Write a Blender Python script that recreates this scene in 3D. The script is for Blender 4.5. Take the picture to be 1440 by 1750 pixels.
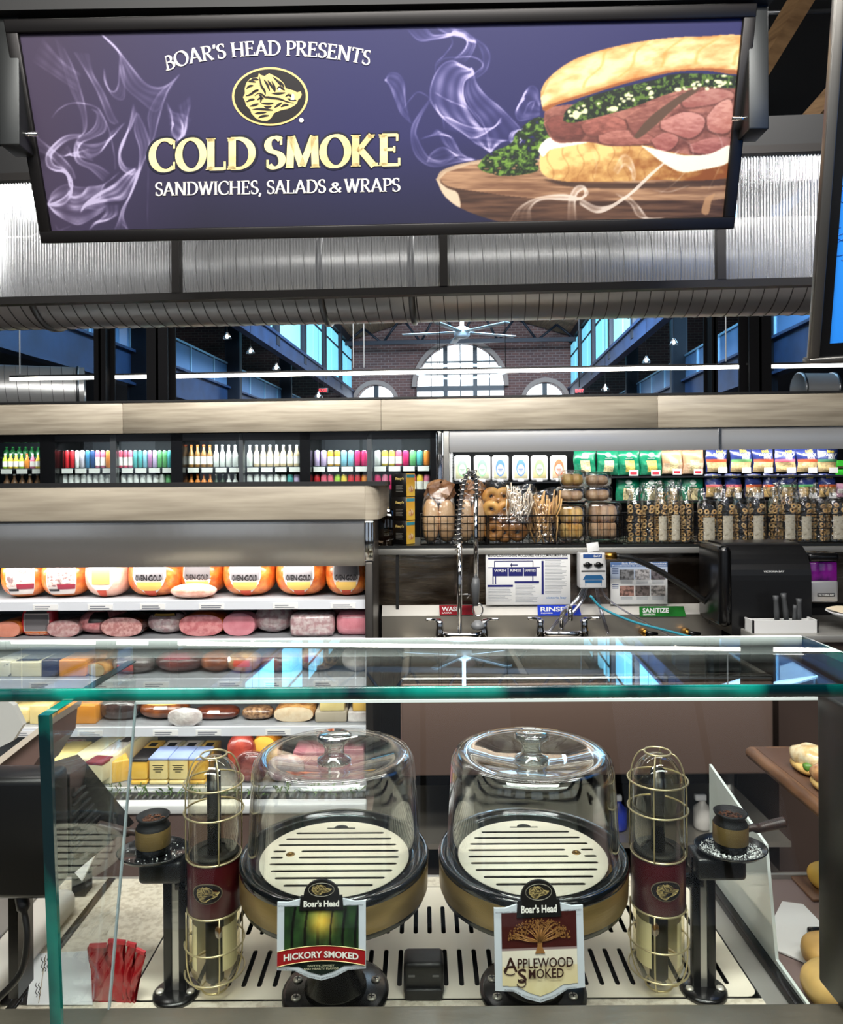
import bpy, bmesh, math, random
import numpy as np
from mathutils import Matrix, Vector
from math import sin, cos, pi, radians
SC = bpy.context.scene
COL = SC.collection
for o in list(bpy.data.objects): bpy.data.objects.remove(o)
random.seed(7); RNG = np.random.default_rng(7)

# ---------------------------------------------------------------- camera
F, CX, CY, EYE, ROLL = 1250.0, 720.0, 822.0, 1.55, .006
cam = bpy.data.cameras.new('camera')
cam.sensor_fit = 'HORIZONTAL'; cam.sensor_width = 36; cam.lens = 36*F/1440
cam.shift_y = -(875-CY)/1440; cam.clip_start = .02; cam.clip_end = 200
co = bpy.data.objects.new('camera', cam); COL.objects.link(co)
co.matrix_world = Matrix(((cos(ROLL), sin(ROLL), 0, 0), (0, 0, -1, 0), (-sin(ROLL), cos(ROLL), 0, EYE), (0, 0, 0, 1)))
SC.camera = co
TH = math.atan(88/1250)              # the hall and back wall are turned four degrees to the camera

# ---------------------------------------------------------------- world, lights, exposure
w = bpy.data.worlds.new('world'); SC.world = w; w.use_nodes = True
w.node_tree.nodes['Background'].inputs[0].default_value = (.75, .88, 1, 1)
w.node_tree.nodes['Background'].inputs[1].default_value = .3
SC.view_settings.view_transform = 'Standard'; SC.view_settings.look = 'None'
SC.view_settings.exposure = .15; SC.view_settings.gamma = 1; SC.view_settings.use_curve_mapping = False
SC.cycles.transparent_max_bounces = 32; SC.cycles.max_bounces = 6
SC.cycles.sample_clamp_indirect = 4; SC.cycles.caustics_reflective = False; SC.cycles.caustics_refractive = False
def area(name, loc, target, sx, sy, power, col=(1, .97, .92), spread=180):
    l = bpy.data.lights.new(name, 'AREA'); l.shape = 'RECTANGLE'; l.size = sx; l.size_y = sy
    l.energy = power; l.color = col; l.spread = radians(spread)
    o = bpy.data.objects.new(name, l); COL.objects.link(o); o.location = loc
    o.rotation_euler = (Vector(target)-Vector(loc)).to_track_quat('-Z', 'Y').to_euler()
    return o
area('ceiling_lamp_front', (0, .2, 3.9), (0, 1.9, 1.0), 3.0, .4, 150)
area('ceiling_lamp_shop', (-.1, -1.2, 3.85), (-.1, 2.4, 1.9), 6.0, .4, 110)
area('ceiling_lamp_aisle', (0, 2.45, 3.6), (0, 2.5, 0), 3.6, .2, 70)
area('ceiling_lamp_rear', (-.6, 3.95, 3.45), (-.3, 5.2, 1.6), 4.6, .2, 150)
area('hall_fill', (3.0, 18, 7.6), (1, 20, 2), 5, 16, 900, (.4, .7, 1))  # added blue lamp up in the hall, stands in for daylight
area('hall_fill_gable', (2.0, 15, 7.0), (2.1, 30, 4.6), 6, 1.5, 2600, (.75, .86, 1))  # added lamp aimed at the brick gable to brighten it
area('hall_fill_left', (1.0, 13, 6.4), (-6.5, 14, 4.2), 6, 1, 420, (.4, .7, 1))  # added lamp in mid hall, brightens the left gallery
area('hall_fill_right', (1.0, 13, 6.5), (7.5, 14, 4.2), 6, 1, 420, (.4, .7, 1))  # added lamp in mid hall, brightens the right gallery
area('hall_fill_near', (1.0, 8.5, 6.5), (1, 14, 3.5), 8, 2, 420, (.4, .7, 1))  # added blue lamp brightening the hall from its near end

# ---------------------------------------------------------------- pixel -> place helpers
def unroll(px, py):
    a, b = px-CX, py-CY
    return a*cos(ROLL)-b*sin(ROLL), a*sin(ROLL)+b*cos(ROLL)
def P(px, py, D):
    u, v = unroll(px, py); return Vector((D*u/F, D, EYE-D*v/F))
def PZ(px, py, z):
    u, v = unroll(px, py); D = (EYE-z)*F/v; return Vector((D*u/F, D, z))
def PB(px, py, c=5.3):               # on the turned back wall, c metres off
    u, v = unroll(px, py); return P(px, py, c/(cos(TH)+sin(TH)*u/F))
def HB(x, y, z):                     # hall coordinates -> world
    return Vector((x*cos(TH)+y*sin(TH), -x*sin(TH)+y*cos(TH), z))

# ---------------------------------------------------------------- materials
def lin(c):
    c = [x/255 for x in c[:3]]
    return tuple((x/12.92 if x <= .04045 else ((x+.055)/1.055)**2.4) for x in c)+(1,)
MATS = {}
def M(key, col=(200, 200, 200), rough=.5, metal=0, coat=0, spec=.5, noise=None, bump=None, emis=0, trans=0, aniso=None, ecol=None, alpha=1):
    """noise=(scale, second colour, lo, hi[, stretch xyz]); bump=(scale, strength[, stretch])"""
    if key in MATS: return MATS[key]
    m = bpy.data.materials.new(key); m.use_nodes = True; nt = m.node_tree; N = nt.nodes; L = nt.links
    b = N['Principled BSDF']; b.inputs['Base Color'].default_value = lin(col)
    b.inputs['Roughness'].default_value = rough; b.inputs['Metallic'].default_value = metal
    b.inputs['Coat Weight'].default_value = coat; b.inputs['Coat Roughness'].default_value = .08
    b.inputs['Specular IOR Level'].default_value = spec; b.inputs['Transmission Weight'].default_value = trans
    b.inputs['Alpha'].default_value = alpha
    if emis: b.inputs['Emission Color'].default_value = lin(ecol or col); b.inputs['Emission Strength'].default_value = emis
    def tex(sc, st=None, detail=4):
        t = N.new('ShaderNodeTexCoord'); mp = N.new('ShaderNodeMapping'); n = N.new('ShaderNodeTexNoise')
        L.new(t.outputs['Object'], mp.inputs[0]); L.new(mp.outputs[0], n.inputs['Vector'])
        if st: mp.inputs['Scale'].default_value = st
        n.inputs['Scale'].default_value = sc; n.inputs['Detail'].default_value = detail
        return n
    if noise:
        n = tex(noise[0], noise[4] if len(noise) > 4 else None); r = N.new('ShaderNodeValToRGB')
        r.color_ramp.elements[0].position = noise[2]; r.color_ramp.elements[1].position = noise[3]
        r.color_ramp.elements[0].color = lin(col); r.color_ramp.elements[1].color = lin(noise[1])
        L.new(n.outputs['Fac'], r.inputs[0]); L.new(r.outputs[0], b.inputs['Base Color'])
    if bump:
        n = tex(bump[0], bump[2] if len(bump) > 2 else None); bp = N.new('ShaderNodeBump')
        bp.inputs['Strength'].default_value = bump[1]; bp.inputs['Distance'].default_value = .01
        L.new(n.outputs['Fac'], bp.inputs['Height']); L.new(bp.outputs[0], b.inputs['Normal'])
    MATS[key] = m; return m
def GLASS(key, tint=(255, 255, 255), f0=.05, rough=0.0, power=4.0, gain=.9, gloss=(255, 255, 255), bump=None):
    if key in MATS: return MATS[key]
    m = bpy.data.materials.new(key); m.use_nodes = True; nt = m.node_tree; N = nt.nodes; L = nt.links
    N.remove(N['Principled BSDF']); out = N['Material Output']
    t = N.new('ShaderNodeBsdfTransparent'); t.inputs[0].default_value = lin(tint)
    g = N.new('ShaderNodeBsdfGlossy'); g.inputs['Roughness'].default_value = rough; g.inputs['Color'].default_value = lin(gloss)
    lw = N.new('ShaderNodeLayerWeight'); lw.inputs[0].default_value = .5
    p = N.new('ShaderNodeMath'); p.operation = 'POWER'; p.inputs[1].default_value = power
    q = N.new('ShaderNodeMath'); q.operation = 'MULTIPLY_ADD'; q.inputs[1].default_value = gain; q.inputs[2].default_value = f0
    mx = N.new('ShaderNodeMixShader')
    L.new(lw.outputs['Facing'], p.inputs[0]); L.new(p.outputs[0], q.inputs[0]); L.new(q.outputs[0], mx.inputs[0])
    L.new(t.outputs[0], mx.inputs[1]); L.new(g.outputs[0], mx.inputs[2]); L.new(mx.outputs[0], out.inputs[0])
    if bump:
        tc = N.new('ShaderNodeTexCoord'); n = N.new('ShaderNodeTexNoise'); n.inputs['Scale'].default_value = bump[0]
        bp = N.new('ShaderNodeBump'); bp.inputs['Strength'].default_value = bump[1]; bp.inputs['Distance'].default_value = .01
        L.new(tc.outputs['Object'], n.inputs['Vector']); L.new(n.outputs['Fac'], bp.inputs['Height'])
        L.new(bp.outputs[0], g.inputs['Normal']); L.new(bp.outputs[0], lw.inputs['Normal'])
    MATS[key] = m; return m
def VCOL(key, rough=.5, coat=0, emis=0):
    if key in MATS: return MATS[key]
    m = bpy.data.materials.new(key); m.use_nodes = True; N = m.node_tree.nodes; b = N['Principled BSDF']
    a = N.new('ShaderNodeAttribute'); a.attribute_name = 'Col'
    m.node_tree.links.new(a.outputs['Color'], b.inputs['Base Color'])
    b.inputs['Roughness'].default_value = rough; b.inputs['Coat Weight'].default_value = coat
    if emis:
        m.node_tree.links.new(a.outputs['Color'], b.inputs['Emission Color']); b.inputs['Emission Strength'].default_value = emis
    MATS[key] = m; return m
def flat(col, rough=.5, **k):
    return M('paint_%d_%d_%d_%d' % (*[int(c) for c in col], int(rough*100)), col, rough, **k)

steel = M('brushed_steel', (190, 188, 184), .3, .8, bump=(8, .05, (1, 1, 30)))
steel_dull = M('dull_steel', (176, 174, 168), .42, .65, bump=(14, .12))
chrome = M('chrome', (225, 225, 225), .08, 1)
black = M('black_gloss', (12, 12, 13), .22)
black_matt = M('black_matt', (14, 14, 15), .6)
dark_metal = M('dark_metal', (48, 46, 45), .45, .7)
gold = M('brushed_gold', (150, 126, 78), .36, .6, bump=(10, .08, (1, 1, 40)))
brass = M('brass_wire', (206, 192, 150), .3, .7)
white = M('white_enamel', (232, 234, 236), .35)
white_mat = M('white_paper', (238, 238, 236), .8)
wood_pale = M('pale_wood_laminate', (176, 166, 148), .5, noise=(2.2, (140, 130, 114), .35, .7, (1, 1, 14)))
clear = GLASS('clear_glass')
pane_glass = GLASS('pane_glass', (250, 254, 253), f0=.03, gain=.75)
front_glass = GLASS('coated_glass', (252, 254, 253), f0=.008, gain=.35)
film = GLASS('clear_film', (250, 250, 250), f0=.1, rough=.12, power=2.2, gain=.8, bump=(45, .8))
edge_glass = M('green_glass_edge', (18, 146, 130), .1, 0, 1, .8, noise=(8, (0, 40, 46), .38, .56, (1, 1, .5)))
led = M('led_tube', (255, 250, 240), .5, emis=9)

# ---------------------------------------------------------------- mesh builder
class MB:
    def __init__(s): s.v = []; s.f = []; s.s = []
    def add(s, vs, fs, smooth=False, mat=None):
        k = len(s.v)
        for p in vs: s.v.append(tuple(mat @ Vector(p)) if mat else tuple(p))
        for f in fs: s.f.append(tuple(i+k for i in f)); s.s.append(smooth)
        return s
    def box(s, x0, x1, y0, y1, z0, z1, mat=None):
        return s.add([(x0, y0, z0), (x1, y0, z0), (x1, y1, z0), (x0, y1, z0), (x0, y0, z1), (x1, y0, z1), (x1, y1, z1), (x0, y1, z1)],
                     [(0, 3, 2, 1), (4, 5, 6, 7), (0, 1, 5, 4), (1, 2, 6, 5), (2, 3, 7, 6), (3, 0, 4, 7)], False, mat)
    def rbox(s, x0, x1, y0, y1, z0, z1, r=.005, seg=2, mat=None):
        bm = bmesh.new(); bmesh.ops.create_cube(bm, size=1)
        for v in bm.verts: v.co = Vector(((x0+x1)/2+v.co.x*(x1-x0), (y0+y1)/2+v.co.y*(y1-y0), (z0+z1)/2+v.co.z*(z1-z0)))
        bmesh.ops.bevel(bm, geom=list(bm.edges), offset=min(r, .49*min(x1-x0, y1-y0, z1-z0)), segments=seg, profile=.5, affect='EDGES')
        bm.verts.index_update()
        s.add([v.co.copy() for v in bm.verts], [[v.index for v in f.verts] for f in bm.faces], True, mat); bm.free(); return s
    def lathe(s, prof, n=24, c=(0, 0, 0), cap=True, smooth=True, mat=None, a0=0, a1=2*pi):
        full = abs(a1-a0-2*pi) < 1e-6; m = n if full else n+1
        vs = []; fs = []
        for r, z in prof:
            for i in range(m):
                a = a0+(a1-a0)*i/n; vs.append((c[0]+r*cos(a), c[1]+r*sin(a), c[2]+z))
        for j in range(len(prof)-1):
            for i in range(n):
                k = (i+1) % m; fs.append((j*m+i, j*m+k, (j+1)*m+k, (j+1)*m+i))
        if cap and full:
            if prof[0][0] > 1e-6: fs.append(tuple(range(m-1, -1, -1)))
            if prof[-1][0] > 1e-6: fs.append(tuple((len(prof)-1)*m+i for i in range(m)))
        return s.add(vs, fs, smooth, mat)
    def tube(s, path, r, n=8, closed=False, cap=True, mat=None):
        path = [Vector(p) for p in path]; m = len(path); vs = []; fs = []; prev = None
        for i, p in enumerate(path):
            if closed: t = path[(i+1) % m]-path[i-1]
            else: t = path[min(i+1, m-1)]-path[max(i-1, 0)]
            t.normalize()
            if prev is None:
                a = Vector((0, 0, 1)) if abs(t.z) < .9 else Vector((1, 0, 0)); u = t.cross(a).normalized()
            else: u = (prev-t*prev.dot(t)).normalized()
            prev = u; q = t.cross(u); rr = r[i] if isinstance(r, (list, tuple)) else r
            for k in range(n): vs.append(p+u*rr*cos(2*pi*k/n)+q*rr*sin(2*pi*k/n))
        for i in range(m if closed else m-1):
            j = (i+1) % m
            for k in range(n): l = (k+1) % n; fs.append((i*n+k, i*n+l, j*n+l, j*n+k))
        if cap and not closed: fs.append(tuple(range(n-1, -1, -1))); fs.append(tuple((m-1)*n+k for k in range(n)))
        return s.add(vs, fs, True, mat)
    def prism(s, poly, y0, y1, mat=None):          # polygon in x,z pushed along y
        n = len(poly); vs = [(x, y0, z) for x, z in poly]+[(x, y1, z) for x, z in poly]
        return s.add(vs, [tuple(range(n)), tuple(range(2*n-1, n-1, -1))]+[(i, i+n, (i+1) % n+n, (i+1) % n) for i in range(n)], False, mat)
    def grid(s, fn, nu, nv, smooth=True, mat=None, wrapu=False):
        vs = [fn(i/nu, j/nv) for j in range(nv+1) for i in range(nu+1)]
        return s.add(vs, [(j*(nu+1)+i, j*(nu+1)+i+1, (j+1)*(nu+1)+i+1, (j+1)*(nu+1)+i) for j in range(nv) for i in range(nu)], smooth, mat)
    def ellipsoid(s, c, a, b, h, e=1, nu=20, nv=12, wob=0, seed=0, mat=None):
        def sp(x): return math.copysign(abs(x)**e, x)
        r = random.Random(seed); ph = [r.uniform(0, 6) for _ in range(6)]
        def fn(u, v):
            A = 2*pi*u; B = pi*(v-.5); q = 1+wob*(sin(3*A*1+ph[0])*sin(2*B+ph[1])+.6*sin(5*A+ph[2])*cos(3*B+ph[3]))*cos(B)
            return (c[0]+a*sp(cos(B))*sp(sin(A))*q, c[1]-b*sp(cos(B))*sp(cos(A))*q, c[2]+h*sp(sin(B))*q)
        return s.grid(fn, nu, nv, True, mat)
    def holed(s, outer, holes, z0, z1, mat=None):  # flat plate in x,y with real holes
        bm = bmesh.new(); loops = []
        for lp in [outer]+holes:
            vs = [bm.verts.new((x, y, z1)) for x, y in lp]; loops.append(vs)
            for i in range(len(vs)): bm.edges.new((vs[i], vs[(i+1) % len(vs)]))
        bmesh.ops.triangle_fill(bm, use_beauty=True, use_dissolve=False, edges=list(bm.edges), normal=(0, 0, 1))
        bm.verts.index_update()
        vs = [v.co.copy() for v in bm.verts]; fs = []
        for f in bm.faces:
            ids = [v.index for v in f.verts]
            fs.append(ids if f.normal.z > 0 or True else ids[::-1])
        n = len(vs); k = 0; low = [(v.x, v.y, z0) for v in vs]
        for lp in loops:
            m = len(lp); idx = [v.index for v in lp]
            for i in range(m): fs.append((idx[i], idx[(i+1) % m], idx[(i+1) % m]+n, idx[i]+n))
        bm.free(); return s.add(vs+low, fs, False, mat)
def build(name, mb, mat, parent=None, loc=None, rot=None, label=None, sharp=None):
    me = bpy.data.meshes.new(name); me.from_pydata(mb.v, [], mb.f)
    if any(mb.s): me.polygons.foreach_set('use_smooth', mb.s)
    if sharp: 
        try: me.set_sharp_from_angle(angle=radians(sharp))
        except Exception: pass
    me.materials.append(mat); me.update()
    o = bpy.data.objects.new(name, me); COL.objects.link(o)
    if parent: o.parent = parent
    if loc is not None: o.location = loc
    if rot is not None: o.rotation_euler = rot
    if label: o['label'] = label
    return o
def tag(o, label, cat, group=None, kind=None):
    if label: o['label'] = label
    if cat: o['category'] = cat
    if group: o['group'] = group
    if kind: o['kind'] = kind
    return o
def thing(name, label, cat, loc=(0, 0, 0), rotz=0, group=None):
    o = bpy.data.objects.new(name, None); COL.objects.link(o); o.empty_display_size = .05
    o.location = loc; o.rotation_euler = (0, 0, rotz); return tag(o, label, cat, group)
def struct(name, mb, mat, parent=None, loc=None, rot=None):
    o = build(name, mb, mat, parent, loc, rot)
    if not parent: o['kind'] = 'structure'
    return o
def dup(root, loc, rotz, label=None, group=None):
    r = root.copy(); COL.objects.link(r); r.location = loc; r.rotation_euler = (0, 0, rotz)
    if label: r['label'] = label
    if group: r['group'] = group
    for ch in list(root.children):
        c = ch.copy(); COL.objects.link(c); c.parent = r
        for g in list(ch.children):
            d = g.copy(); COL.objects.link(d); d.parent = c
    return r
def rename_mesh_copy(o, parent, loc=None):
    c = o.copy(); COL.objects.link(c); c.parent = parent
    if loc is not None: c.location = loc
    return c
# ---------------------------------------------------------------- lettering
_tc = {}
def sans(txt, bold=0.0):                 # outline of a line of plain lettering, cap height about .7, as (verts, faces)
    if (txt, bold) in _tc: return _tc[(txt, bold)]
    cu = bpy.data.curves.new('t', 'FONT'); cu.body = txt; cu.offset = bold; cu.resolution_u = 3
    ob = bpy.data.objects.new('t', cu); COL.objects.link(ob)
    dg = bpy.context.evaluated_depsgraph_get(); me = bpy.data.meshes.new_from_object(ob.evaluated_get(dg))
    r = [(v.co.x, v.co.y) for v in me.vertices], [tuple(p.vertices) for p in me.polygons]
    bpy.data.objects.remove(ob); bpy.data.curves.remove(cu); bpy.data.meshes.remove(me)
    _tc[(txt, bold)] = r; return r
def letters(mb, txt, x0, x1, zc, h, y, bold=.01, fn=None, mat=None, slant=0):
    """fit lettering between x0 and x1, cap height h, vertical centre zc, on plane y (facing -y)"""
    vs, fs = sans(txt, bold)
    a = min(v[0] for v in vs); b = max(v[0] for v in vs); lo = min(v[1] for v in vs); hi = max(v[1] for v in vs)
    sx = (x1-x0)/(b-a); sz = h/(hi-lo)
    pts = []
    for vx, vy in vs:
        X = x0+(vx-a)*sx; Z = zc+(vy-(lo+hi)/2)*sz; X += slant*(Z-zc)
        pts.append(fn(X, Z) if fn else (X, y, Z))
    mb.add(pts, fs, False, mat); return mb
def arc(cx, cy, rx, ry, a0, a1, n=14): return [(cx+rx*cos(radians(a0+(a1-a0)*i/n)), cy+ry*sin(radians(a0+(a1-a0)*i/n))) for i in range(n+1)]
# roman capitals as pen strokes: (advance, strokes, foot serifs (x, y, half width), beak serifs (x, y0, y1))
ROMAN = {
 'A': (.74, [[(.07, 0), (.36, 1)], [(.35, 1), (.66, 0)], [(.18, .34), (.54, .34)]], [(.07, 0, .1), (.66, 0, .12)], []),
 'B': (.62, [[(.14, 0), (.14, 1)], [(.1, .97), (.3, .97)]+arc(.3, .75, .2, .22, 90, -90), [(.14, .53), (.3, .53)]+arc(.3, .28, .25, .25, 90, -90)+[(.1, .03)]], [(.1, 0, .1), (.1, 1, .1)], []),
 'C': (.72, [arc(.42, .5, .35, .49, 50, 310, 24)], [], [(.66, .7, .95), (.66, .05, .28)]),
 'D': (.76, [[(.14, 0), (.14, 1)], [(.1, .97), (.3, .97)]+arc(.3, .5, .38, .47, 90, -90, 20)+[(.1, .03)]], [(.1, 0, .1), (.1, 1, .1)], []),
 'E': (.6, [[(.14, 0), (.14, 1)], [(.1, .97), (.5, .97)], [(.14, .52), (.42, .52)], [(.1, .03), (.54, .03)]], [(.1, 0, .1), (.1, 1, .1)], [(.5, .78, 1), (.55, 0, .24), (.42, .42, .62)]),
 'H': (.8, [[(.14, 0), (.14, 1)], [(.64, 0), (.64, 1)], [(.14, .52), (.64, .52)]], [(.14, 0, .13), (.14, 1, .13), (.64, 0, .13), (.64, 1, .13)], []),
 'I': (.3, [[(.15, 0), (.15, 1)]], [(.15, 0, .13), (.15, 1, .13)], []),
 'K': (.74, [[(.14, 0), (.14, 1)], [(.2, .48), (.55, 1)], [(.25, .55), (.63, 0)]], [(.14, 0, .13), (.14, 1, .13), (.54, 1, .11), (.65, 0, .11)], []),
 'L': (.58, [[(.14, 0), (.14, 1)], [(.1, .03), (.5, .03)]], [(.1, 0, .1), (.14, 1, .13)], [(.52, 0, .26)]),
 'M': (.94, [[(.13, 0), (.17, 1)], [(.17, 1), (.46, .05)], [(.46, .05), (.76, 1)], [(.78, 1), (.81, 0)]], [(.12, 0, .1), (.15, 1, .08), (.81, 0, .13), (.79, 1, .08)], []),
 'N': (.8, [[(.14, 0), (.14, 1)], [(.14, 1), (.65, .02)], [(.65, 0), (.65, 1)]], [(.14, 0, .11), (.1, 1, .1), (.65, 1, .11)], []),
 'O': (.8, [arc(.4, .5, .33, .49, 0, 360, 32)], [], []),
 'P': (.58, [[(.14, 0), (.14, 1)], [(.1, .97), (.3, .97)]+arc(.3, .72, .22, .25, 90, -90)+[(.14, .47)]], [(.14, 0, .13), (.1, 1, .1)], []),
 'R': (.68, [[(.14, 0), (.14, 1)], [(.1, .97), (.3, .97)]+arc(.3, .74, .21, .23, 90, -90)+[(.14, .51)], [(.3, .5), (.6, 0)]], [(.14, 0, .13), (.1, 1, .1), (.63, 0, .08)], []),
 'S': (.54, [arc(.28, .75, .19, .23, 40, 255, 16)+arc(.27, .26, .2, .24, 75, -140, 16)], [], [(.44, .74, .97), (.08, .04, .28)]),
 'T': (.64, [[(.32, 0), (.32, 1)], [(.04, .97), (.6, .97)]], [(.32, 0, .13)], [(.05, .76, 1), (.59, .76, 1)]),
 'W': (1.0, [[(.08, 1), (.3, 0)], [(.3, 0), (.5, .9)], [(.48, 1), (.7, 0)], [(.7, 0), (.92, 1)]], [(.08, 1, .11), (.48, 1, .1), (.92, 1, .1)], []),
 '&': (.74, [[(.66, .4), (.5, .1)]+arc(.28, .24, .2, .23, -40, -250, 14)+arc(.36, .8, .13, .18, -60, 200, 14)+[(.28, .62), (.66, .02)]], [(.64, .42, .08)], []),
 "'": (.2, [[(.1, 1), (.1, .84), (.05, .74)]], [], []),
 ',': (.22, [[(.1, .08), (.1, -.06), (.04, -.18)]], [], []),
 ' ': (.3, [], [], [])}
def roman(mb, txt, x0, x1, h, fn, thick=.13, thin=.05):
    """capitals set along u from x0 to x1 with height h; fn(u, v) -> 3D point"""
    total = sum(ROMAN[c][0] for c in txt); k = (x1-x0)/total; x = x0
    def q(poly): mb.add([fn(x+px*k, py*h) for px, py in poly], [tuple(range(len(poly)))])
    for ch in txt:
        adv, st, ft, bk = ROMAN[ch]
        for s in st:
            L = []; R = []; n = len(s); cl = n > 3 and abs(s[0][0]-s[-1][0])+abs(s[0][1]-s[-1][1]) < 1e-6
            for i, (px, py) in enumerate(s):
                a = s[i-1] if i else (s[-2] if cl else s[0]); b = s[(i+1) % n] if i < n-1 else (s[1] if cl else s[-1])
                dx, dy = b[0]-a[0], b[1]-a[1]; d = math.hypot(dx, dy) or 1; dx /= d; dy /= d
                wd = thin+(thick-thin)*abs(dy*cos(.22)-dx*sin(.22))**1.6
                L.append((px-dy*wd/2, py+dx*wd/2)); R.append((px+dy*wd/2, py-dx*wd/2))
            for i in range(n-1): q([R[i], R[i+1], L[i+1], L[i]])
        for sx, sy, hw in ft:
            yy = .045 if sy < .5 else -.045; q([(sx-hw, sy), (sx+hw, sy), (sx+hw, sy+yy*.7), (sx-hw, sy+yy*.7)][::1 if yy > 0 else -1])
            q([(sx-hw*.7, sy+yy*.5), (sx+hw*.7, sy+yy*.5), (sx+thick*.4, sy+yy*2.4), (sx-thick*.4, sy+yy*2.4)][::1 if yy > 0 else -1])
        for bx, b0, b1 in bk: q([(bx-.03, b0), (bx+.03, b0), (bx+.03, b1), (bx-.03, b1)])
        x += adv*k
    return mb
def paint(o, fn):                         # per-vertex print colours; fn(points Nx3 local) -> Nx3 sRGB 0..1
    me = o.data; n = len(me.vertices); co_ = np.empty(n*3, np.float32); me.vertices.foreach_get('co', co_)
    c = np.clip(fn(co_.reshape(-1, 3)), 0, 1); c = np.where(c <= .04045, c/12.92, ((c+.055)/1.055)**2.4)
    at = me.color_attributes.new('Col', 'FLOAT_COLOR', 'POINT'); at.data.foreach_set('color', np.c_[c, np.ones(n)].astype(np.float32).ravel())
def gridmesh(name, xs, zs, y, mat, parent):
    nx, nz = len(xs), len(zs); X, Z = np.meshgrid(xs, zs); v = np.c_[X.ravel(), np.full(X.size, y), Z.ravel()]
    i = np.arange(nx*nz).reshape(nz, nx); f = np.stack([i[:-1, :-1], i[:-1, 1:], i[1:, 1:], i[1:, :-1]], -1).reshape(-1, 4)
    me = bpy.data.meshes.new(name); me.vertices.add(len(v)); me.vertices.foreach_set('co', v.astype(np.float32).ravel())
    me.loops.add(f.size); me.loops.foreach_set('vertex_index', f.astype(np.int32).ravel())
    me.polygons.add(len(f)); me.polygons.foreach_set('loop_start', np.arange(0, f.size, 4, dtype=np.int32))
    me.update(calc_edges=True); me.materials.append(mat)
    o = bpy.data.objects.new(name, me); COL.objects.link(o); o.parent = parent; return o
def vnoise(x, y, seed=0):                 # smooth value noise on arrays
    r = np.random.default_rng(seed).random((64, 64)); xi = np.floor(x).astype(int); yi = np.floor(y).astype(int)
    fx = x-xi; fy = y-yi; fx = fx*fx*(3-2*fx); fy = fy*fy*(3-2*fy); g = lambda a, b: r[a % 64, b % 64]
    return (g(xi, yi)*(1-fx)+g(xi+1, yi)*fx)*(1-fy)+(g(xi, yi+1)*(1-fx)+g(xi+1, yi+1)*fx)*fy
def fbm(x, y, seed=0, o=4): return sum(vnoise(x*2**k, y*2**k, seed+k)*.5**k for k in range(o))/sum(.5**k for k in range(o))
def inpoly(X, Y, poly):
    r = np.zeros(X.shape, bool); n = len(poly)
    for i in range(n):
        (x1, y1), (x2, y2) = poly[i], poly[(i+1) % n]
        if y1 == y2: continue
        r ^= ((y1 > Y) != (y2 > Y)) & (X < (x2-x1)*(Y-y1)/(y2-y1)+x1)
    return r
def spline(pts, n=12):                    # Catmull-Rom through the points
    p = [np.array(q, float) for q in pts]; p = [2*p[0]-p[1]]+p+[2*p[-1]-p[-2]]; out = []
    for i in range(1, len(p)-2):
        for k in range(n):
            t = k/n; out.append(.5*((2*p[i])+(-p[i-1]+p[i+1])*t+(2*p[i-1]-5*p[i]+4*p[i+1]-p[i+2])*t*t+(-p[i-1]+3*p[i]-3*p[i+1]+p[i+2])*t**3))
    out.append(p[-2]); return np.array(out)

# ================================================================ the building
floor_m = M('dark_concrete', (92, 82, 76), .35, noise=(3, (70, 62, 58), .3, .7))
struct('floor', MB().box(-14, 14, -6, 34, -.1, 0), floor_m)
struct('ceiling', MB().box(-14, 14, -6, 34, 9.0, 9.1), M('dark_ceiling', (22, 22, 24), .9))
struct('wall_left', MB().box(-14.1, -14, -6, 34, 0, 9), M('dark_wall', (40, 42, 46), .9))
struct('wall_right', MB().box(14, 14.1, -6, 34, 0, 9), MATS['dark_wall'])
rear = struct('wall_rear', MB().box(-14, 14, -6.1, -6, 0, 9), M('shop_wall', (120, 112, 104), .8))
for i in range(7):                    # unseen bright window panes added behind the viewer for the steel to reflect
    x = -9+i*3
    o = struct('window_%d' % (i+3), MB().box(x-.95, x+.95, -6, -5.97, .6, 4.2), M('added_bright_pane', (225, 238, 255), .3, emis=.5))
    build('window_frame', MB().box(x-1.0, x-.95, -6, -5.9, .55, 4.25).box(x+.95, x+1.0, -6, -5.9, .55, 4.25).box(x-.03, x+.03, -5.97, -5.92, .6, 4.2), black_matt, o)
# brick gable wall with one large and two small arched windows (hall coordinates)
brick = M('far_brick', (104, 76, 72), .85, noise=(1.6, (84, 60, 60), .35, .65))
_n = brick.node_tree.nodes; _l = brick.node_tree.links; _b = _n['Principled BSDF']
_t = _n.new('ShaderNodeTexBrick'); _t.inputs['Scale'].default_value = 1; _t.inputs['Color1'].default_value = lin((112, 80, 74)); _t.inputs['Color2'].default_value = lin((92, 68, 66))
_t.inputs['Mortar'].default_value = lin((128, 112, 108)); _t.inputs['Brick Width'].default_value = .3; _t.inputs['Row Height'].default_value = .11; _t.inputs['Mortar Size'].default_value = .014
_c = _n.new('ShaderNodeTexCoord'); _m = _n.new('ShaderNodeMapping'); _m.inputs['Rotation'].default_value = (pi/2, 0, 0)
_l.new(_c.outputs['Object'], _m.inputs[0]); _l.new(_m.outputs[0], _t.inputs['Vector']); _l.new(_t.outputs[0], _b.inputs['Base Color'])
YW = 30
def arch(cx, cz, r, z0, n=24): return [(cx-r, z0)]+[(cx-r*cos(pi*i/n), cz+r*sin(pi*i/n)) for i in range(n+1)]+[(cx+r, z0)]
arches = [(-.5, 5.42, 1.8, 2.6), (-4.0, 4.72, .82, 3.2), (2.95, 4.72, .82, 3.2)]
rz = Matrix.Rotation(-TH, 4, 'Z')
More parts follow.
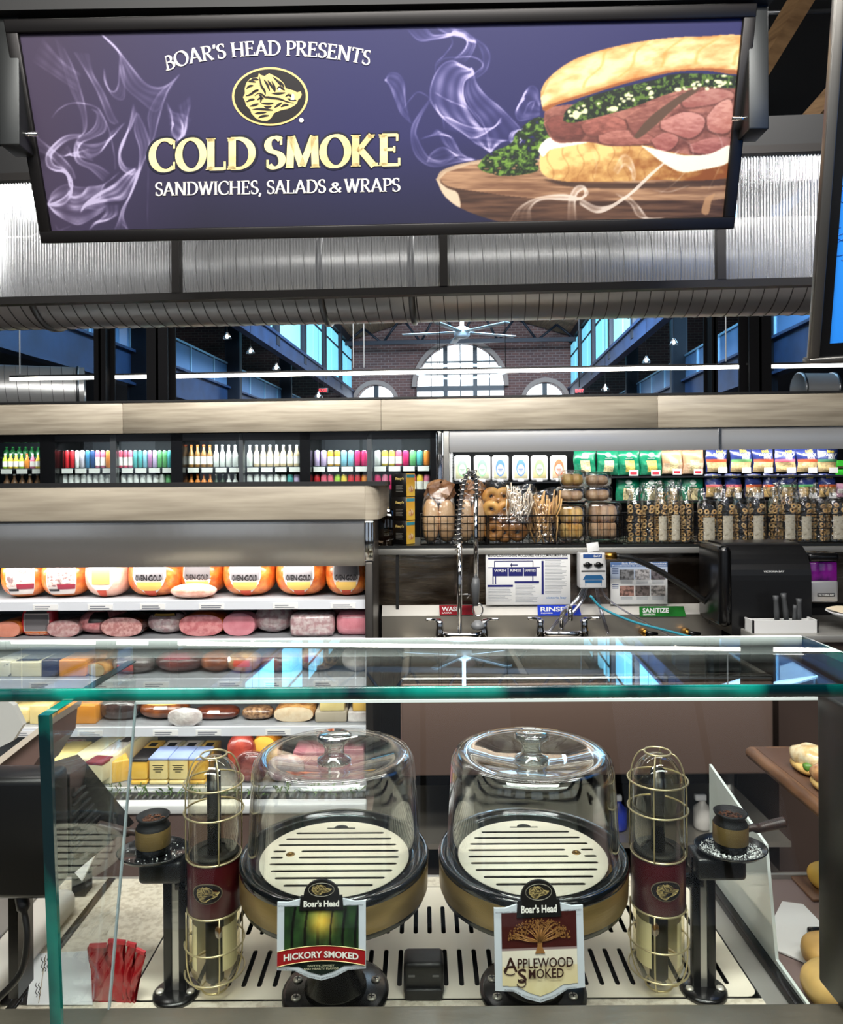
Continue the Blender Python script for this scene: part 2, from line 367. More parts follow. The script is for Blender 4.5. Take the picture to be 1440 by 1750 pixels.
stand = Matrix(((1, 0, 0, 0), (0, 0, 1, YW), (0, 1, 0, 0), (0, 0, 0, 1)))
wall_hall = struct('wall_back', MB().holed([(-13, 0), (13, 0), (13, 8.9), (-13, 8.9)], [arch(*a) for a in arches], 0, .35, rz @ stand), brick)
sky_m = M('window_sky', (240, 250, 255), .5, emis=2.6)
frame_m = M('window_steel', (28, 40, 48), .5)
stone_m = M('arch_stone', (150, 136, 128), .8)
for k, (cx, cz, r, z0) in enumerate(arches):
    o = struct('window_%d' % (k+10), MB().prism(arch(cx, cz, r, z0), YW+.5, YW+.52, rz), sky_m)
    fr = MB()
    bars = (-.34, .34) if r > 1 else (0,)
    for b in bars: fr.box(cx+b*r*1.0-.09, cx+b*r+.09, YW+.2, YW+.45, z0, cz+math.sqrt(1-b*b)*r, rz)
    if r > 1:
        for z, t in ((cz-.05, .1), (cz-.95, .03), (cz+.55, .025), (cz+1.05, .025), (cz-.5, .025)):
            h = math.sqrt(max(.05, 1-max(0, (z-cz)/r)**2))*r; fr.box(cx-h, cx+h, YW+.22, YW+.4, z-t, z+t, rz)
        for b in (-.67, 0, .67): fr.box(cx+b*r-.02, cx+b*r+.02, YW+.25, YW+.4, z0, cz+math.sqrt(1-b*b)*r, rz)
    build('window_frame', fr, frame_m, o)
    tr = MB(); A = arch(cx, cz, r, z0); B = arch(cx, cz, r+.18, z0)
    for i in range(1, len(A)-2): tr.add([(A[i][0], YW-.06, A[i][1]), (A[i+1][0], YW-.06, A[i+1][1]), (B[i+1][0], YW-.06, B[i+1][1]), (B[i][0], YW-.06, B[i][1])], [(0, 1, 2, 3)], False, rz)
    build('arch_trim', tr, stone_m, o)
blue_steel = M('blue_painted_steel', (30, 56, 92), .5, .2, noise=(2, (20, 38, 66), .3, .7))
blue_dark = M('dark_blue_steel', (18, 26, 38), .55, .2)
rail_m = M('rail_steel', (150, 190, 215), .4, .6)
cyan_win = M('clerestory_glass', (120, 205, 235), .3, emis=.8)
mesh_m = M('rail_mesh', (120, 160, 205), .4, .3, alpha=.5)
wood_beam = M('glulam', (150, 118, 82), .6, noise=(5, (112, 84, 56), .35, .7, (1, 1, 8)))
roof_m = M('roof_planks', (150, 120, 92), .7, noise=(3, (120, 94, 72), .4, .6, (8, .4, 1)))
def hbox(mb, x0, x1, y0, y1, z0, z1): return mb.box(min(x0, x1), max(x0, x1), y0, y1, z0, z1, rz)
for side, X, zr, lab in ((-1, -6.5, 4.73, 'left'), (1, 5.4, 4.72, 'right')):
    g = thing('gallery_balcony', 'blue steel gallery with glazed railing along the %s side of the far hall' % lab, 'balcony', HB(X, 8, 3.3))
    def gp(name, mb, m, par=g):
        o = build(name, mb, m, par); o.matrix_parent_inverse = Matrix.Translation(-Vector(HB(X, 8, 3.3))); return o
    gp('floor_slab', hbox(MB(), X, X+side*5, 5.5, YW, 3.45, 3.6), blue_dark)
    bm_ = hbox(hbox(hbox(MB(), X-.02, X+.02, 5.5, YW, 3.42, 4.06), X-.12, X+.12, 5.5, YW, 4.03, 4.08), X-.12, X+.12, 5.5, YW, 3.4, 3.45)
    gp('edge_beam', bm_, blue_steel)
    gp('handrail', hbox(MB(), X-.03, X+.03, 5.5, YW, zr-.05, zr), rail_m)
    for k in range(16): 
        y = 6+k*1.5
        pst = hbox(MB(), X-.025, X+.025, y-.03, y+.03, 4.06, zr); gp('post', pst, rail_m)
        gp('railing_panel', hbox(MB(), X-.006, X+.006, y+.05, y+1.45, 4.12, zr-.07), mesh_m)
    for k in range(4):
        c = build('steel_column', hbox(hbox(MB(), X-side*.15-.16, X-side*.15+.16, 8+k*5.5, 8.32+k*5.5, 0, 8.8), X-side*.15-.2, X-side*.15+.2, 8+k*5.5, 8.04+k*5.5, 0, 8.8), blue_dark)
        tag(c, 'dark steel column of the %s gallery, %s from the near end' % (lab, ('first', 'second', 'third', 'fourth')[k]), 'column', 'gallery columns')
    Xc = -5.0 if side < 0 else 4.0; zb = 5.0
    c = thing('clerestory', 'band of bright blue upper windows above the %s gallery' % lab, 'window band', HB(Xc, 10, zb))
    inv = Matrix.Translation(-Vector(HB(Xc, 10, zb)))
    def cp(name, mb, m):
        o = build(name, mb, m, c); o.matrix_parent_inverse = inv; return o
    cp('sill_beam', hbox(hbox(MB(), Xc-.1, Xc+.1, 9, YW, zb-.15, zb+.25), Xc-.16, Xc+.16, 9, YW, zb+.22, zb+.3), blue_steel)
    cp('head_beam', hbox(MB(), Xc-.1, Xc+.1, 9, YW, 7.1, 7.6), blue_dark)
    for k in range(7):
        y = 9.2+k*3
        cp('mullion', hbox(MB(), Xc-.12, Xc+.12, y-.14, y+.14, zb, 7.4), blue_dark)
        for j in range(2):
            cp('pane', hbox(MB(), Xc-.02, Xc+.02, y+.2+j*1.35, y+1.4+j*1.35, zb+.4, 7.0), cyan_win)
            cp('glazing_bar', hbox(MB(), Xc-.05, Xc+.05, y+.2+j*1.35, y+1.4+j*1.35, zb+1.5, zb+1.56), blue_dark)
for k in range(4):                    # roof trusses
    y = 12+k*5.5; t = MB(); hbox(t, -5, 4, y-.08, y+.08, 6.9, 7.05)
    for i in range(6):
        a = HB(-5+i*1.5, y, 6.95); b = HB(-5+i*1.5+.75, y, 8.6-abs(-.5-(-5+i*1.5+.75))*.28); c2 = HB(-5+(i+1)*1.5, y, 6.95)
        t.tube([a, b], .05, 6); t.tube([b, c2], .05, 6)
    tag(build('roof_truss', t, blue_dark), 'dark steel roof truss across the hall, %s from the viewer' % ('nearest', 'second', 'third', 'farthest')[k], 'truss', 'roof trusses')
rf = MB(); rf.add([HB(-5, 9, 7.4), HB(-.5, 9, 8.8), HB(-.5, YW, 8.8), HB(-5, YW, 7.4), HB(4, 9, 7.4), HB(4, YW, 7.4)], [(0, 3, 2, 1), (1, 2, 5, 4)])
struct('roof', rf, roof_m)
# bell pendants
def bell(loc, r):
    t = thing('pendant_lamp', '', 'lamp', loc, 0, 'bell pendants in the far hall')
    build('shade', MB().lathe([(r*.25, r*1.5), (r*.35, r*1.2), (r*.8, r*.6), (r, 0), (r*.96, 0), (r*.75, r*.6), (r*.3, r*1.1)], 16, cap=False), GLASS('bell_glass', (235, 235, 235), f0=.25, rough=.1), t)
    build('bulb', MB().ellipsoid((0, 0, r*.5), r*.35, r*.35, r*.4, 1, 10, 8), M('warm_bulb', (255, 238, 215), .5, emis=14), t)
    build('stem', MB().tube([(0, 0, r*1.5), (0, 0, 8.99-loc[2])], r*.05, 6), black_matt, t); return t
for (x, y, D, lab) in ((388, 573, 12, 'topmost on the left side'), (428, 598, 13.5, 'second from the top on the left side'), (472, 626, 15, 'third from the top on the left side'), (544, 674, 19, 'lowest on the left side'), (1151, 583, 12, 'topmost on the right side'), (1104, 614, 14, 'second from the top on the right side'), (1034, 662, 18, 'lowest on the right side')):
    bell(P(x, y+6, D), 7.5*D/F)['label'] = 'clear bell pendant lamp in the dark hall, '+lab
# big ceiling fan
fan = thing('ceiling_fan', 'large white five-bladed ceiling fan in front of the brick gable', 'fan', P(789, 566, 15))
hub = build('hub', MB().lathe([(.1, -.14), (.16, -.1), (.16, .05), (.06, .1), (.04, .1), (.04, 4.0)], 16), white, fan)
for k in range(5):
    a = 2*pi*k/5+.42; mt = Matrix.Rotation(a, 4, 'Z')
    bl = MB().rbox(.12, 1.25, -.075, .075, -.03, -.008, .01, 1, mt); build('blade', bl, M('fan_blade', (205, 222, 228), .4), fan)
rl = thing('ring_light', 'thin glowing ring lamp hanging in front of the arched window', 'lamp', P(787, 636, 9))
build('ring', MB().tube([(.55*cos(a), .55*sin(a), 0) for a in np.linspace(0, 2*pi, 40, endpoint=False)], .016, 8, True), M('ring_glow', (215, 235, 245), .4, emis=1.2), rl)
for k in range(3): build('wire', MB().tube([(.55*cos(k*2.1), .55*sin(k*2.1), 0), (.55*cos(k*2.1), .55*sin(k*2.1), 9-P(787, 636, 9).z)], .004, 4), black_matt, rl)
for x, y, D, s in ((552, 667, 20, 'left'), (990, 668, 20, 'right')):
    e = thing('exit_sign', 'small glowing red exit sign in the far hall, %s of the arched window' % s, 'sign', P(x, y, D))
    build('housing', MB().rbox(-.13, .13, .0, .06, -.07, .07, .01), black_matt, e); build('rod', MB().tube([(0, .03, .1), (0, .03, 8.99-P(x, y, D).z)], .012, 6), black_matt, e)
    build('lettering', letters(MB(), 'EXIT', -.11, .11, 0, .09, -.004), M('exit_red', (255, 30, 30), .5, emis=2.5), e)
# columns in front of the linear lights
for x0, x1, D, lab in ((250, 286, 6.2, 'wide black steel column standing in front of the linear lamp on the left'), (1280, 1318, 6.2, 'wide black steel column standing in front of the linear lamp on the right'), (160, 180, 6.6, 'narrow dark column at far left above the coolers'), (1216, 1226, 7.2, 'thin dark post left of the right black column')):
    a = P(x0, 600, D); b = P(x1, 600, D); c = MB().box(a.x, b.x, D, D+.02, 0, 8).box(a.x, b.x, D+.2, D+.22, 0, 8).box((a.x+b.x)/2-.01, (a.x+b.x)/2+.01, D, D+.22, 0, 8)
    tag(build('steel_column', c, M('black_column', (3, 3, 5), .85, spec=.15)), lab, 'column', 'black steel columns')
# linear pendant light behind the columns
lp = thing('linear_lamp', 'long thin white linear lamp running across behind the columns', 'lamp', PB(720, 636, 6.6), -TH)
def lbar(mb, x0, x1, z0, z1, d=.03): return mb.box(x0, x1, -d, d, z0, z1)
for x0, x1 in ((18, 252), (284, 1282), (1316, 1500)):
    a = (PB(x0, 636, 6.6)-PB(720, 636, 6.6)).length*(-1 if x0 < 720 else 1); b = (PB(x1, 636, 6.6)-PB(720, 636, 6.6)).length*(-1 if x1 < 720 else 1)
    build('diffuser', lbar(MB(), a, b, -.015, .013, .014), led, lp); build('housing', lbar(MB(), a, b, .013, .03, .016), black_matt, lp)
for px in (34, 604, 622, 1240): 
    q = PB(px, 636, 6.6)-PB(720, 636, 6.6); s = -1 if px < 720 else 1
    build('hanger', MB().tube([(s*q.length, 0, .05), (s*q.length, 0, 1.6)], .006, 6), M('hanger_white', (200, 205, 210), .4), lp)
# ducts
duct_m = M('galvanised', (205, 206, 206), .34, .72, bump=(30, .06))
def duct(name, label, a, b, r, pitch, seam=True, flange=()):
    a = Vector(a); b = Vector(b); L = (b-a).length; t = thing(name, label, 'duct', a)
    rot = (b-a).to_track_quat('Z', 'Y').to_euler()
    build('shell', MB().lathe([(r, 0), (r, L)], 48, cap=False), duct_m, t, rot=rot)
    if seam:
        n = int(L/pitch*48); build('spiral_seam', MB().tube([((r+.001)*cos(2*pi*i/48), (r+.001)*sin(2*pi*i/48), i*pitch/48) for i in range(n)], .0024, 4), M('seam', (96, 96, 96), .4, .8), t, rot=rot)
    for f in flange: build('flange', MB().lathe([(r+.001, -.015), (r+.014, -.01), (r+.014, .01), (r+.001, .015)], 48, (0, 0, f*L), cap=False), M('flange', (120, 122, 124), .35, 1), t, rot=rot)
    return t
a = P(-90, 488, 3.62); b = P(1560, 451, 3.38)
duct('spiral_duct', 'long silver spiral air duct running below the ribbed panels', a, b, .222, .062, True, (.115, .41, .5))
duct('air_duct', 'large bluish round air duct at far left above the coolers', P(-140, 662, 7.6), P(145, 668, 8.2), .26, .11, True, (.96,))
duct('air_duct', 'short bluish round air duct at far right above the coolers', P(1362, 664, 8.2), P(1424, 664, 8.2), .17, .11, False, (.05, .95))
# ribbed translucent panels in a dark steel frame
DPN = 2.92
rib_m = M('ribbed_sheet', (206, 208, 212), .14, .6, .4, alpha=.55)
zt = PB(720, 286, DPN).z; zb = PB(720, 492, DPN).z
fr = thing('ribbed_screen', 'dark steel frame holding ribbed translucent sheets behind the hanging sign', 'frame', PB(720, 492, DPN), -TH)
o0 = PB(720, 492, DPN)
def fx(px): d = PB(px, 492, DPN)-o0; return d.x*cos(TH)-d.y*sin(TH)
build('bottom_rail', MB().box(fx(-100), fx(1560), -.02, .02, -.03, .0), dark_metal, fr)
build('top_rail', MB().box(fx(-100), fx(1560), -.02, .02, zt-zb, zt-zb+.03), dark_metal, fr)
build('soffit_beam', MB().box(fx(-100), fx(1560), .02, .22, zt-zb+.03, zt-zb+.16), black_matt, fr)
seps = (-157, 303, 758, 1230, 1690)
for s in seps[1:4]: build('upright', MB().box(fx(s)-.016, fx(s)+.016, -.022, .02, 0, zt-zb), dark_metal, fr)
for s0, s1 in zip(seps[:-1], seps[1:]):
    x0 = max(fx(s0)+.018, fx(-100)); x1 = min(fx(s1)-.018, fx(1560)); n = int((x1-x0)/.0118)*4; mb = MB(); vs = []; 
    for i in range(n+1):
        x = x0+(x1-x0)*i/n; y = .005*sin(pi*i/2+pi/4); vs += [(x, y, .002), (x, y, zt-zb-.002)]
    mb.add(vs, [(2*i, 2*i+2, 2*i+3, 2*i+1) for i in range(n)], True); build('ribbed_sheet', mb, rib_m, fr)
# glulam beams high above
for (x0, y0, D0, x1, y1, D1, wd, lab) in ((1296, 120, 4.6, 1392, -40, 4.2, .05, 'raking glulam timber beam above the right end of the sign'), (1366, 225, 5.2, 1450, 130, 5.0, .05, 'glulam timber brace beside the blue screen'), (60, 12, 4.4, 480, -25, 4.0, .06, 'glulam timber beam peeking above the sign at the top left')):
    a = P(x0, y0, D0); b = P(x1, y1, D1); d = b-a; q = d.to_track_quat('X', 'Z').to_matrix().to_4x4(); q.translation = a
    tag(build('timber_beam', MB().box(0, d.length, -wd, wd, -wd, wd, q), wood_beam), lab, 'beam', 'timber roof beams')
for i, (y, D) in enumerate(((22, 4.5), (130, 6), (160, 6.4))):
    tag(build('ceiling_conduit', MB().tube([P(1290, y, D), P(1430, y-4, D)], .012, 8), M('conduit', (130, 132, 135), .4, .8)), ('metal conduit at the top right beside the timber beam', 'upper of two dim conduits right of the sign', 'lower of two dim conduits right of the sign')[i], 'conduit')
tag(build('ceiling_track', MB().tube([P(-60, 4, 4.6), P(130, 8, 4.6)], .03, 8), M('track', (190, 195, 198), .35, .8)), 'pale metal pipe above the top left corner of the sign', 'pipe')

struct('view_baffle', MB().box(-4, 4, 3.5, 8.2, 4.62, 4.7), M('dark_ceiling', (22, 22, 24), .9))  # dark slab added to block the bright clerestory from view

# ================================================================ hanging sign
SW, SH = 2.157, .5604
s_c = Vector((-.26847, 2.25, 2.6404))
# the fit was made in a frame turned by TH; turn it into this one
_y = .0724; _t = .3081; _r = .01468
ex = Vector((cos(_y), sin(_y), 0)); n0 = Vector((sin(_y), -cos(_y), 0)); eu = Vector((0, 0, 1))*cos(_t)+n0*sin(_t)
sa = ex*cos(_r)+eu*sin(_r); sb = -ex*sin(_r)+eu*cos(_r)
Rz = Matrix.Rotation(-TH, 4, 'Z').to_3x3()
sa = Rz @ sa; sb = Rz @ sb; s_c = Rz @ s_c; sn = sa.cross(sb)      # sn points to the viewer when reversed
sy = -(sa.cross(sb)) 
MS = Matrix(((sa.x, sy.x, sb.x, s_c.x), (sa.y, sy.y, sb.y, s_c.y), (sa.z, sy.z, sb.z, s_c.z), (0, 0, 0, 1)))
def make_sign_root(name, label, cat):
    o = thing(name, label, cat); o.matrix_world = MS; return o
sign = make_sign_root('hanging_sign', 'large navy hanging sign with smoke and sandwich picture in a black frame', 'sign')
MSi = MS.inverted()
def s2l(px, py):                      # photo position -> sign-local x, z
    u, v = unroll(px, py); d = Vector((u/F, 1, -v/F)); o = Vector((0, 0, EYE))
    t = (s_c-o).dot(sy)/d.dot(sy); q = MSi @ (o+d*t); return q.x, q.z
def l2s(X, Z):                        # arrays
    w_ = np.array(MS)[:3]; p = np.stack([X, np.zeros_like(X), Z, np.ones_like(X)], 0).reshape(4, -1); p = w_ @ p
    u = F*p[0]/p[1]; v = -F*(p[2]-EYE)/p[1]
    return CX+u*cos(ROLL)+v*sin(ROLL), CY-u*sin(ROLL)+v*cos(ROLL)
W2, H2 = SW/2, SH/2
build('back_panel', MB().box(-W2, W2, .004, .05, -H2, H2), black_matt, sign)
sf = M('sign_frame', (30, 28, 28), .4, .5)
build('frame_top', MB().rbox(-W2-.035, W2+.035, -.012, .06, H2-.002, H2+.035, .004), sf, sign)
build('frame_bottom', MB().rbox(-W2-.035, W2+.035, -.012, .06, -H2-.035, -H2+.002, .004), sf, sign)
for s in (-1, 1): build('frame_side', MB().rbox(min(s*(W2-.002), s*(W2+.035)), max(s*(W2-.002), s*(W2+.035)), -.012, .06, -H2, H2, .004), sf, sign)
# ---- printed picture
AX0, AY0, AX1, AY1 = 15, 15, 1290, 412
gx, gy = np.meshgrid(np.arange(AX0, AX1), np.arange(AY0, AY1)); gx = gx.astype(float); gy = gy.astype(float)
def c3(*c): return np.array(c, float)/255
art = np.empty(gx.shape+(3,)); k = np.clip((gx-80)/520, 0, 1)[..., None]
art[:] = c3(78, 66, 92)*(1-k)+c3(43, 43, 102)*k
art *= (1-.32*np.clip((gy-230)/170, 0, 1)*np.clip((gx-150)/200, 0, 1))[..., None]
def blend(mask, col):
    global art
    m = mask[..., None]; art = art*(1-m)+col*m
def soft(mask, it=1):
    m = mask.astype(float)
    for _ in range(it): m = (m+np.roll(m, 1, 0)+np.roll(m, -1, 0)+np.roll(m, 1, 1)+np.roll(m, -1, 1))/5
    return m
def poly(pts, sm=4): return inpoly(gx, gy, [tuple(q) for q in spline(list(pts)+[pts[0]], sm)] if sm else pts)
smoke = np.zeros(gx.shape)
def wisp(pts, tr, amp=1., other=None, veil=.5, wd=1.1):
    A = np.array([tr(*q) for q in pts]); A = spline(A, 40)
    def put(C, amp, sig):
        for dx in (-1, 0, 1):
            for dy in (-1, 0, 1):
                ix = np.round(C[:, 0]-AX0).astype(int)+dx; iy = np.round(C[:, 1]-AY0).astype(int)+dy
                ok = (ix >= 0) & (iy >= 0) & (ix < smoke.shape[1]) & (iy < smoke.shape[0])
                dd = (ix+AX0-C[:, 0])**2+(iy+AY0-C[:, 1])**2
                np.add.at(smoke, (iy[ok], ix[ok]), (amp*np.exp(-dd/(2*sig*sig)))[ok])
    seg = np.hypot(*np.diff(A, axis=0).T); t = np.r_[0, np.cumsum(seg)]; n = max(20, int(t[-1]*1.3)); tt = np.linspace(0, t[-1], n)
    A = np.c_[np.interp(tt, t, A[:, 0]), np.interp(tt, t, A[:, 1])]
    fade = np.sin(np.linspace(.12, pi-.12, n))**.5*(.55+.45*np.sin(np.linspace(0, 9, n)+len(pts))**2)
    put(A, amp*.2*fade, wd*.8)
    if other is not None:
        B = spline(np.array([tr(*q) for q in other]), 40); sB = np.hypot(*np.diff(B, axis=0).T); tB = np.r_[0, np.cumsum(sB)]; t2 = np.linspace(0, tB[-1], n)
        B = np.c_[np.interp(t2, tB, B[:, 0]), np.interp(t2, tB, B[:, 1])]; put(B, amp*.11*fade, wd*.8)
        wid = np.hypot(*(A-B).T).mean(); m = max(3, int(wid*1.2))
        for i in range(1, m):
            q = i/m; put(A*(1-q)+B*q, veil*.1*fade*(.45+.55*abs(2*q-1)**1.5)*(1+.5*sin(q*19+len(pts))), 1.0)
t2 = lambda x, y: (x/4.645+30, y/4.645+40)
t3 = lambda x, y: (x/5.143+650, y/5.143+30)
t4 = lambda x, y: (x/2.769+730, y/2.769+190)
wisp([(370, 200), (450, 370), (510, 560), (545, 720), (540, 850), (480, 900)], t2, .8, [(300, 120), (360, 330), (420, 520), (500, 700), (520, 860), (460, 930)], .35)
wisp([(450, 230), (560, 410), (640, 560), (720, 760), (770, 800)], t2, 1, [(560, 240), (600, 400), (680, 540), (760, 720), (800, 790)], .5)
wisp([(680, 100), (780, 190), (900, 340), (1010, 470), (1110, 510), (1200, 480), (1285, 405)], t2, .9, [(660, 80), (800, 230), (810, 340), (850, 500), (980, 620), (1090, 700), (1150, 640)], .55)
wisp([(685, 360), (690, 450), (720, 520), (770, 540), (800, 480), (810, 330)], t2, 1.2, [(690, 380), (710, 480), (760, 580), (840, 600), (850, 480), (840, 330)], .4)
wisp([(1285, 405), (1190, 540), (1130, 720), (1090, 880), (1060, 980), (1040, 1060)], t2, 1.3, [(1250, 440), (1120, 560), (1040, 720), (1050, 860), (1045, 960), (1010, 1090)], .35)
wisp([(270, 750), (330, 680), (420, 635), (520, 635), (630, 670), (690, 750)], t2, 1.3)
wisp([(590, 680), (630, 720), (620, 800), (570, 860), (480, 920), (450, 1000), (470, 1100), (580, 1160), (680, 1250)], t2, 1.4, [(640, 690), (700, 780), (690, 860), (600, 910), (510, 950), (480, 1020), (520, 1090), (640, 1130), (730, 1190)], .8)
wisp([(145, 895), (250, 980), (350, 1060), (430, 1150), (460, 1230)], t2, 1.2, [(170, 1010), (260, 1060), (320, 1120), (390, 1180), (420, 1260)], .5)
wisp([(500, 880), (390, 890), (300, 950), (230, 1040), (235, 1130), (300, 1170), (370, 1170), (420, 1220), (435, 1290), (390, 1360), (320, 1410), (240, 1440)], t2, 1.8, [(500, 900), (400, 930), (330, 980), (270, 1050), (290, 1120), (360, 1150), (400, 1200), (410, 1280), (430, 1350), (380, 1430), (310, 1450), (240, 1440)], 1.6)
wisp([(240, 1440), (300, 1510), (400, 1570), (490, 1595), (600, 1540), (690, 1480)], t2, 1.2, [(240, 1430), (280, 1340), (380, 1280), (480, 1300), (590, 1300), (690, 1280)], .75)
wisp([(945, 710), (900, 830), (830, 940), (800, 1050), (820, 1150), (900, 1200), (960, 1180)], t2, 1, [(920, 640), (880, 830), (850, 940), (815, 1040), (850, 1130), (900, 1150), (940, 1140)], .9)
wisp([(945, 710), (930, 850), (970, 1000), (960, 1150), (930, 1260), (880, 1380), (830, 1470), (800, 1570), (770, 1640)], t2, 1.6, [(960, 720), (1020, 850), (1050, 980), (1000, 1100), (940, 1260), (900, 1360), (860, 1450), (840, 1540), (880, 1640)], 1.3)
wisp([(500, 1500), (540, 1430), (640, 1350), (760, 1280), (850, 1200), (930, 1150)], t2, 1.2, [(530, 1440), (650, 1420), (760, 1410), (850, 1390), (910, 1290), (960, 1180)], 1.8)
wisp([(640, 670), (700, 780), (740, 900), (770, 1060), (775, 1160)], t2, .9)
wisp([(470, 940), (560, 960), (660, 950), (760, 890), (850, 790)], t2, .9, [(470, 960), (560, 1060), (640, 1040), (700, 960), (740, 860)], .6)
wisp([(320, 1050), (370, 1055), (420, 1035), (480, 1020), (560, 1000)], t2, 1.6, [(390, 970), (415, 1000), (430, 1050), (500, 1060), (600, 1090)], .7)
wisp([(400, 1310), (430, 1370), (500, 1360), (560, 1300), (640, 1290), (690, 1270)], t2, .9, [(380, 1480), (480, 1480), (560, 1470), (650, 1480), (700, 1450), (720, 1440)], .7)
wisp([(690, 1450), (700, 1500), (650, 1560), (600, 1590), (570, 1640)], t2, .8, [(800, 1440), (790, 1520), (720, 1560), (680, 1570), (640, 1560)], .8)
wisp([(650, 1390), (680, 1290), (740, 1240), (810, 1180)], t2, 1.2)
wisp([(830, 1590), (860, 1620), (880, 1650)], t2, 1.2); wisp([(300, 1600), (330, 1640), (420, 1610)], t2, .6)
wisp([(1210, 810), (1240, 800), (1220, 860), (1260, 930), (1300, 900), (1310, 800), (1270, 710)], t2, .7, [(1180, 620), (1230, 700), (1340, 740), (1330, 880), (1290, 940), (1240, 960), (1200, 900)], .7)
wisp([(1365, 580), (1370, 660), (1350, 740), (1380, 760)], t2, .35, [(1280, 650), (1300, 740), (1330, 800), (1340, 860)], .4)
wisp([(1040, 1000), (1035, 1300), (1030, 1500), (1035, 1640)], t2, .35); wisp([(120, 300), (300, 420), (480, 540)], t2, .3, [(200, 120), (360, 300), (500, 400)], .3)
# middle plume
wisp([(480, 60), (520, 110), (610, 150), (700, 170), (760, 200), (830, 220)], t3, .9, [(620, 60), (660, 100), (720, 110), (780, 150), (820, 180), (840, 220)], .6)
wisp([(240, 110), (340, 200), (480, 190), (610, 160), (640, 120), (720, 140), (790, 190), (835, 225), (800, 320), (740, 390)], t3, 1.3, [(400, 90), (460, 150), (540, 150), (620, 140), (680, 150), (740, 180), (760, 230), (720, 300), (640, 370)], .6)
wisp([(610, 150), (630, 230), (560, 330), (490, 400), (480, 470)], t3, 1)
wisp([(840, 190), (920, 250), (960, 340), (930, 460), (850, 530)], t3, .8, [(820, 180), (880, 280), (900, 360), (890, 450), (800, 540)], .35)
wisp([(490, 420), (560, 360), (680, 350), (800, 345), (880, 380), (895, 430), (830, 490), (740, 560), (725, 660), (740, 740), (780, 800), (850, 890), (920, 980), (960, 1150), (1020, 1210)], t3, 1.4)
wisp([(780, 460), (700, 410), (630, 380), (550, 410), (480, 500), (440, 620), (440, 720), (480, 800), (540, 880), (560, 980)], t3, 1.4, [(800, 440), (820, 500), (740, 560), (725, 660), (740, 740), (760, 800), (800, 860), (850, 930), (900, 990), (940, 1080)], .75)
wisp([(820, 500), (850, 590), (930, 690), (1050, 790), (1150, 890), (1250, 1000)], t3, 1.5, [(760, 560), (745, 680), (800, 800), (880, 900), (930, 1000), (980, 1150)], .55)
wisp([(480, 660), (580, 720), (700, 770), (770, 800)], t3, 1.3); wisp([(480, 760), (520, 850), (620, 890), (720, 940), (830, 970), (920, 975), (1000, 960), (1060, 880)], t3, 1.8, [(520, 850), (600, 930), (700, 1000), (800, 1060), (900, 1030), (960, 990), (1060, 920)], .8)
wisp([(40, 550), (80, 600), (130, 720), (180, 840), (270, 930)], t3, .9, [(40, 550), (80, 490), (160, 500), (210, 590), (215, 750)], .4)
wisp([(200, 800), (260, 720), (330, 655), (420, 700), (440, 760)], t3, .8); wisp([(430, 720), (350, 830), (280, 950), (270, 1080), (310, 1210), (400, 1290), (500, 1310), (640, 1280), (800, 1250)], t3, .9, [(420, 760), (350, 880), (310, 1000), (330, 1070), (380, 1170), (430, 1230), (520, 1260), (640, 1240), (840, 1260)], .6)
wisp([(410, 1265), (450, 1190), (550, 1140), (640, 1190), (700, 1240), (820, 1250)], t3, 1, [(410, 1265), (480, 1275), (560, 1280), (640, 1230), (700, 1210), (840, 1250)], .7)
wisp([(500, 1000), (560, 1030), (630, 1060), (700, 1180), (760, 1230)], t3, .9, [(350, 1070), (450, 1030), (500, 990), (560, 1110), (680, 1200)], .5)
wisp([(720, 1010), (830, 1100), (950, 1170)], t3, .8, [(1140, 1080), (1060, 1100), (960, 1190)], .6); wisp([(1250, 980), (1150, 1010), (1140, 1090), (1230, 1100)], t3, 1.5, [(1250, 990), (1260, 1030), (1240, 1080), (1200, 1110)], 2)
wisp([(1270, 700), (1190, 820), (1210, 900), (1270, 900), (1400, 860)], t3, .8, [(1240, 740), (1280, 640), (1330, 600), (1380, 640), (1400, 760)], .6); wisp([(1260, 850), (1300, 760), (1350, 740), (1320, 830)], t3, 1)
art = art+np.clip(soft(smoke*1.15, 1), 0, 1.15)[..., None]*(c3(214, 206, 232)-art)*.74
# board, sandwich, parsley
def tone(mask, a, b, n, sm=1): blend(soft(mask, sm), a*(1-n[..., None])+b*n[..., None])
nz1 = fbm(gx/60, gy/5, 3); nz2 = fbm(gx/9, gy/9, 5); nz3 = fbm(gx/22, gy/14, 9)
board = poly([(745, 306), (757, 290), (800, 277), (860, 270), (1000, 275), (1245, 285), (1243, 340), (1238, 374), (1100, 381), (950, 383), (870, 382), (800, 362), (762, 338)])
tone(board, c3(118, 88, 70), c3(70, 46, 36), np.clip((nz1-.3)*2, 0, 1))
top = poly([(750, 304), (762, 292), (802, 280), (860, 273), (1000, 278), (1245, 290), (1243, 338), (1120, 342), (1000, 343), (900, 338), (820, 328), (765, 318)])
tone(top, c3(186, 152, 122), c3(132, 98, 76), np.clip((nz1-.32)*2.4, 0, 1))
blend(soft(board & poly([(742, 300), (752, 312), (765, 322), (782, 330), (786, 357), (764, 342), (748, 322)], 3)), c3(214, 196, 174))
blend(soft(board & ~poly([(752, 306), (764, 294), (802, 282), (860, 276), (1245, 280), (1245, 420), (760, 420)], 0))*.8, c3(206, 186, 162))
blend(soft(poly([(1205, 338), (1222, 330), (1215, 345), (1210, 366), (1198, 362)], 3))*.8, c3(198, 160, 122))
blend(soft(poly([(925, 306), (1000, 312), (1120, 312), (1243, 304), (1243, 316), (1100, 322), (980, 320)]), 3)*.75, c3(66, 44, 34))
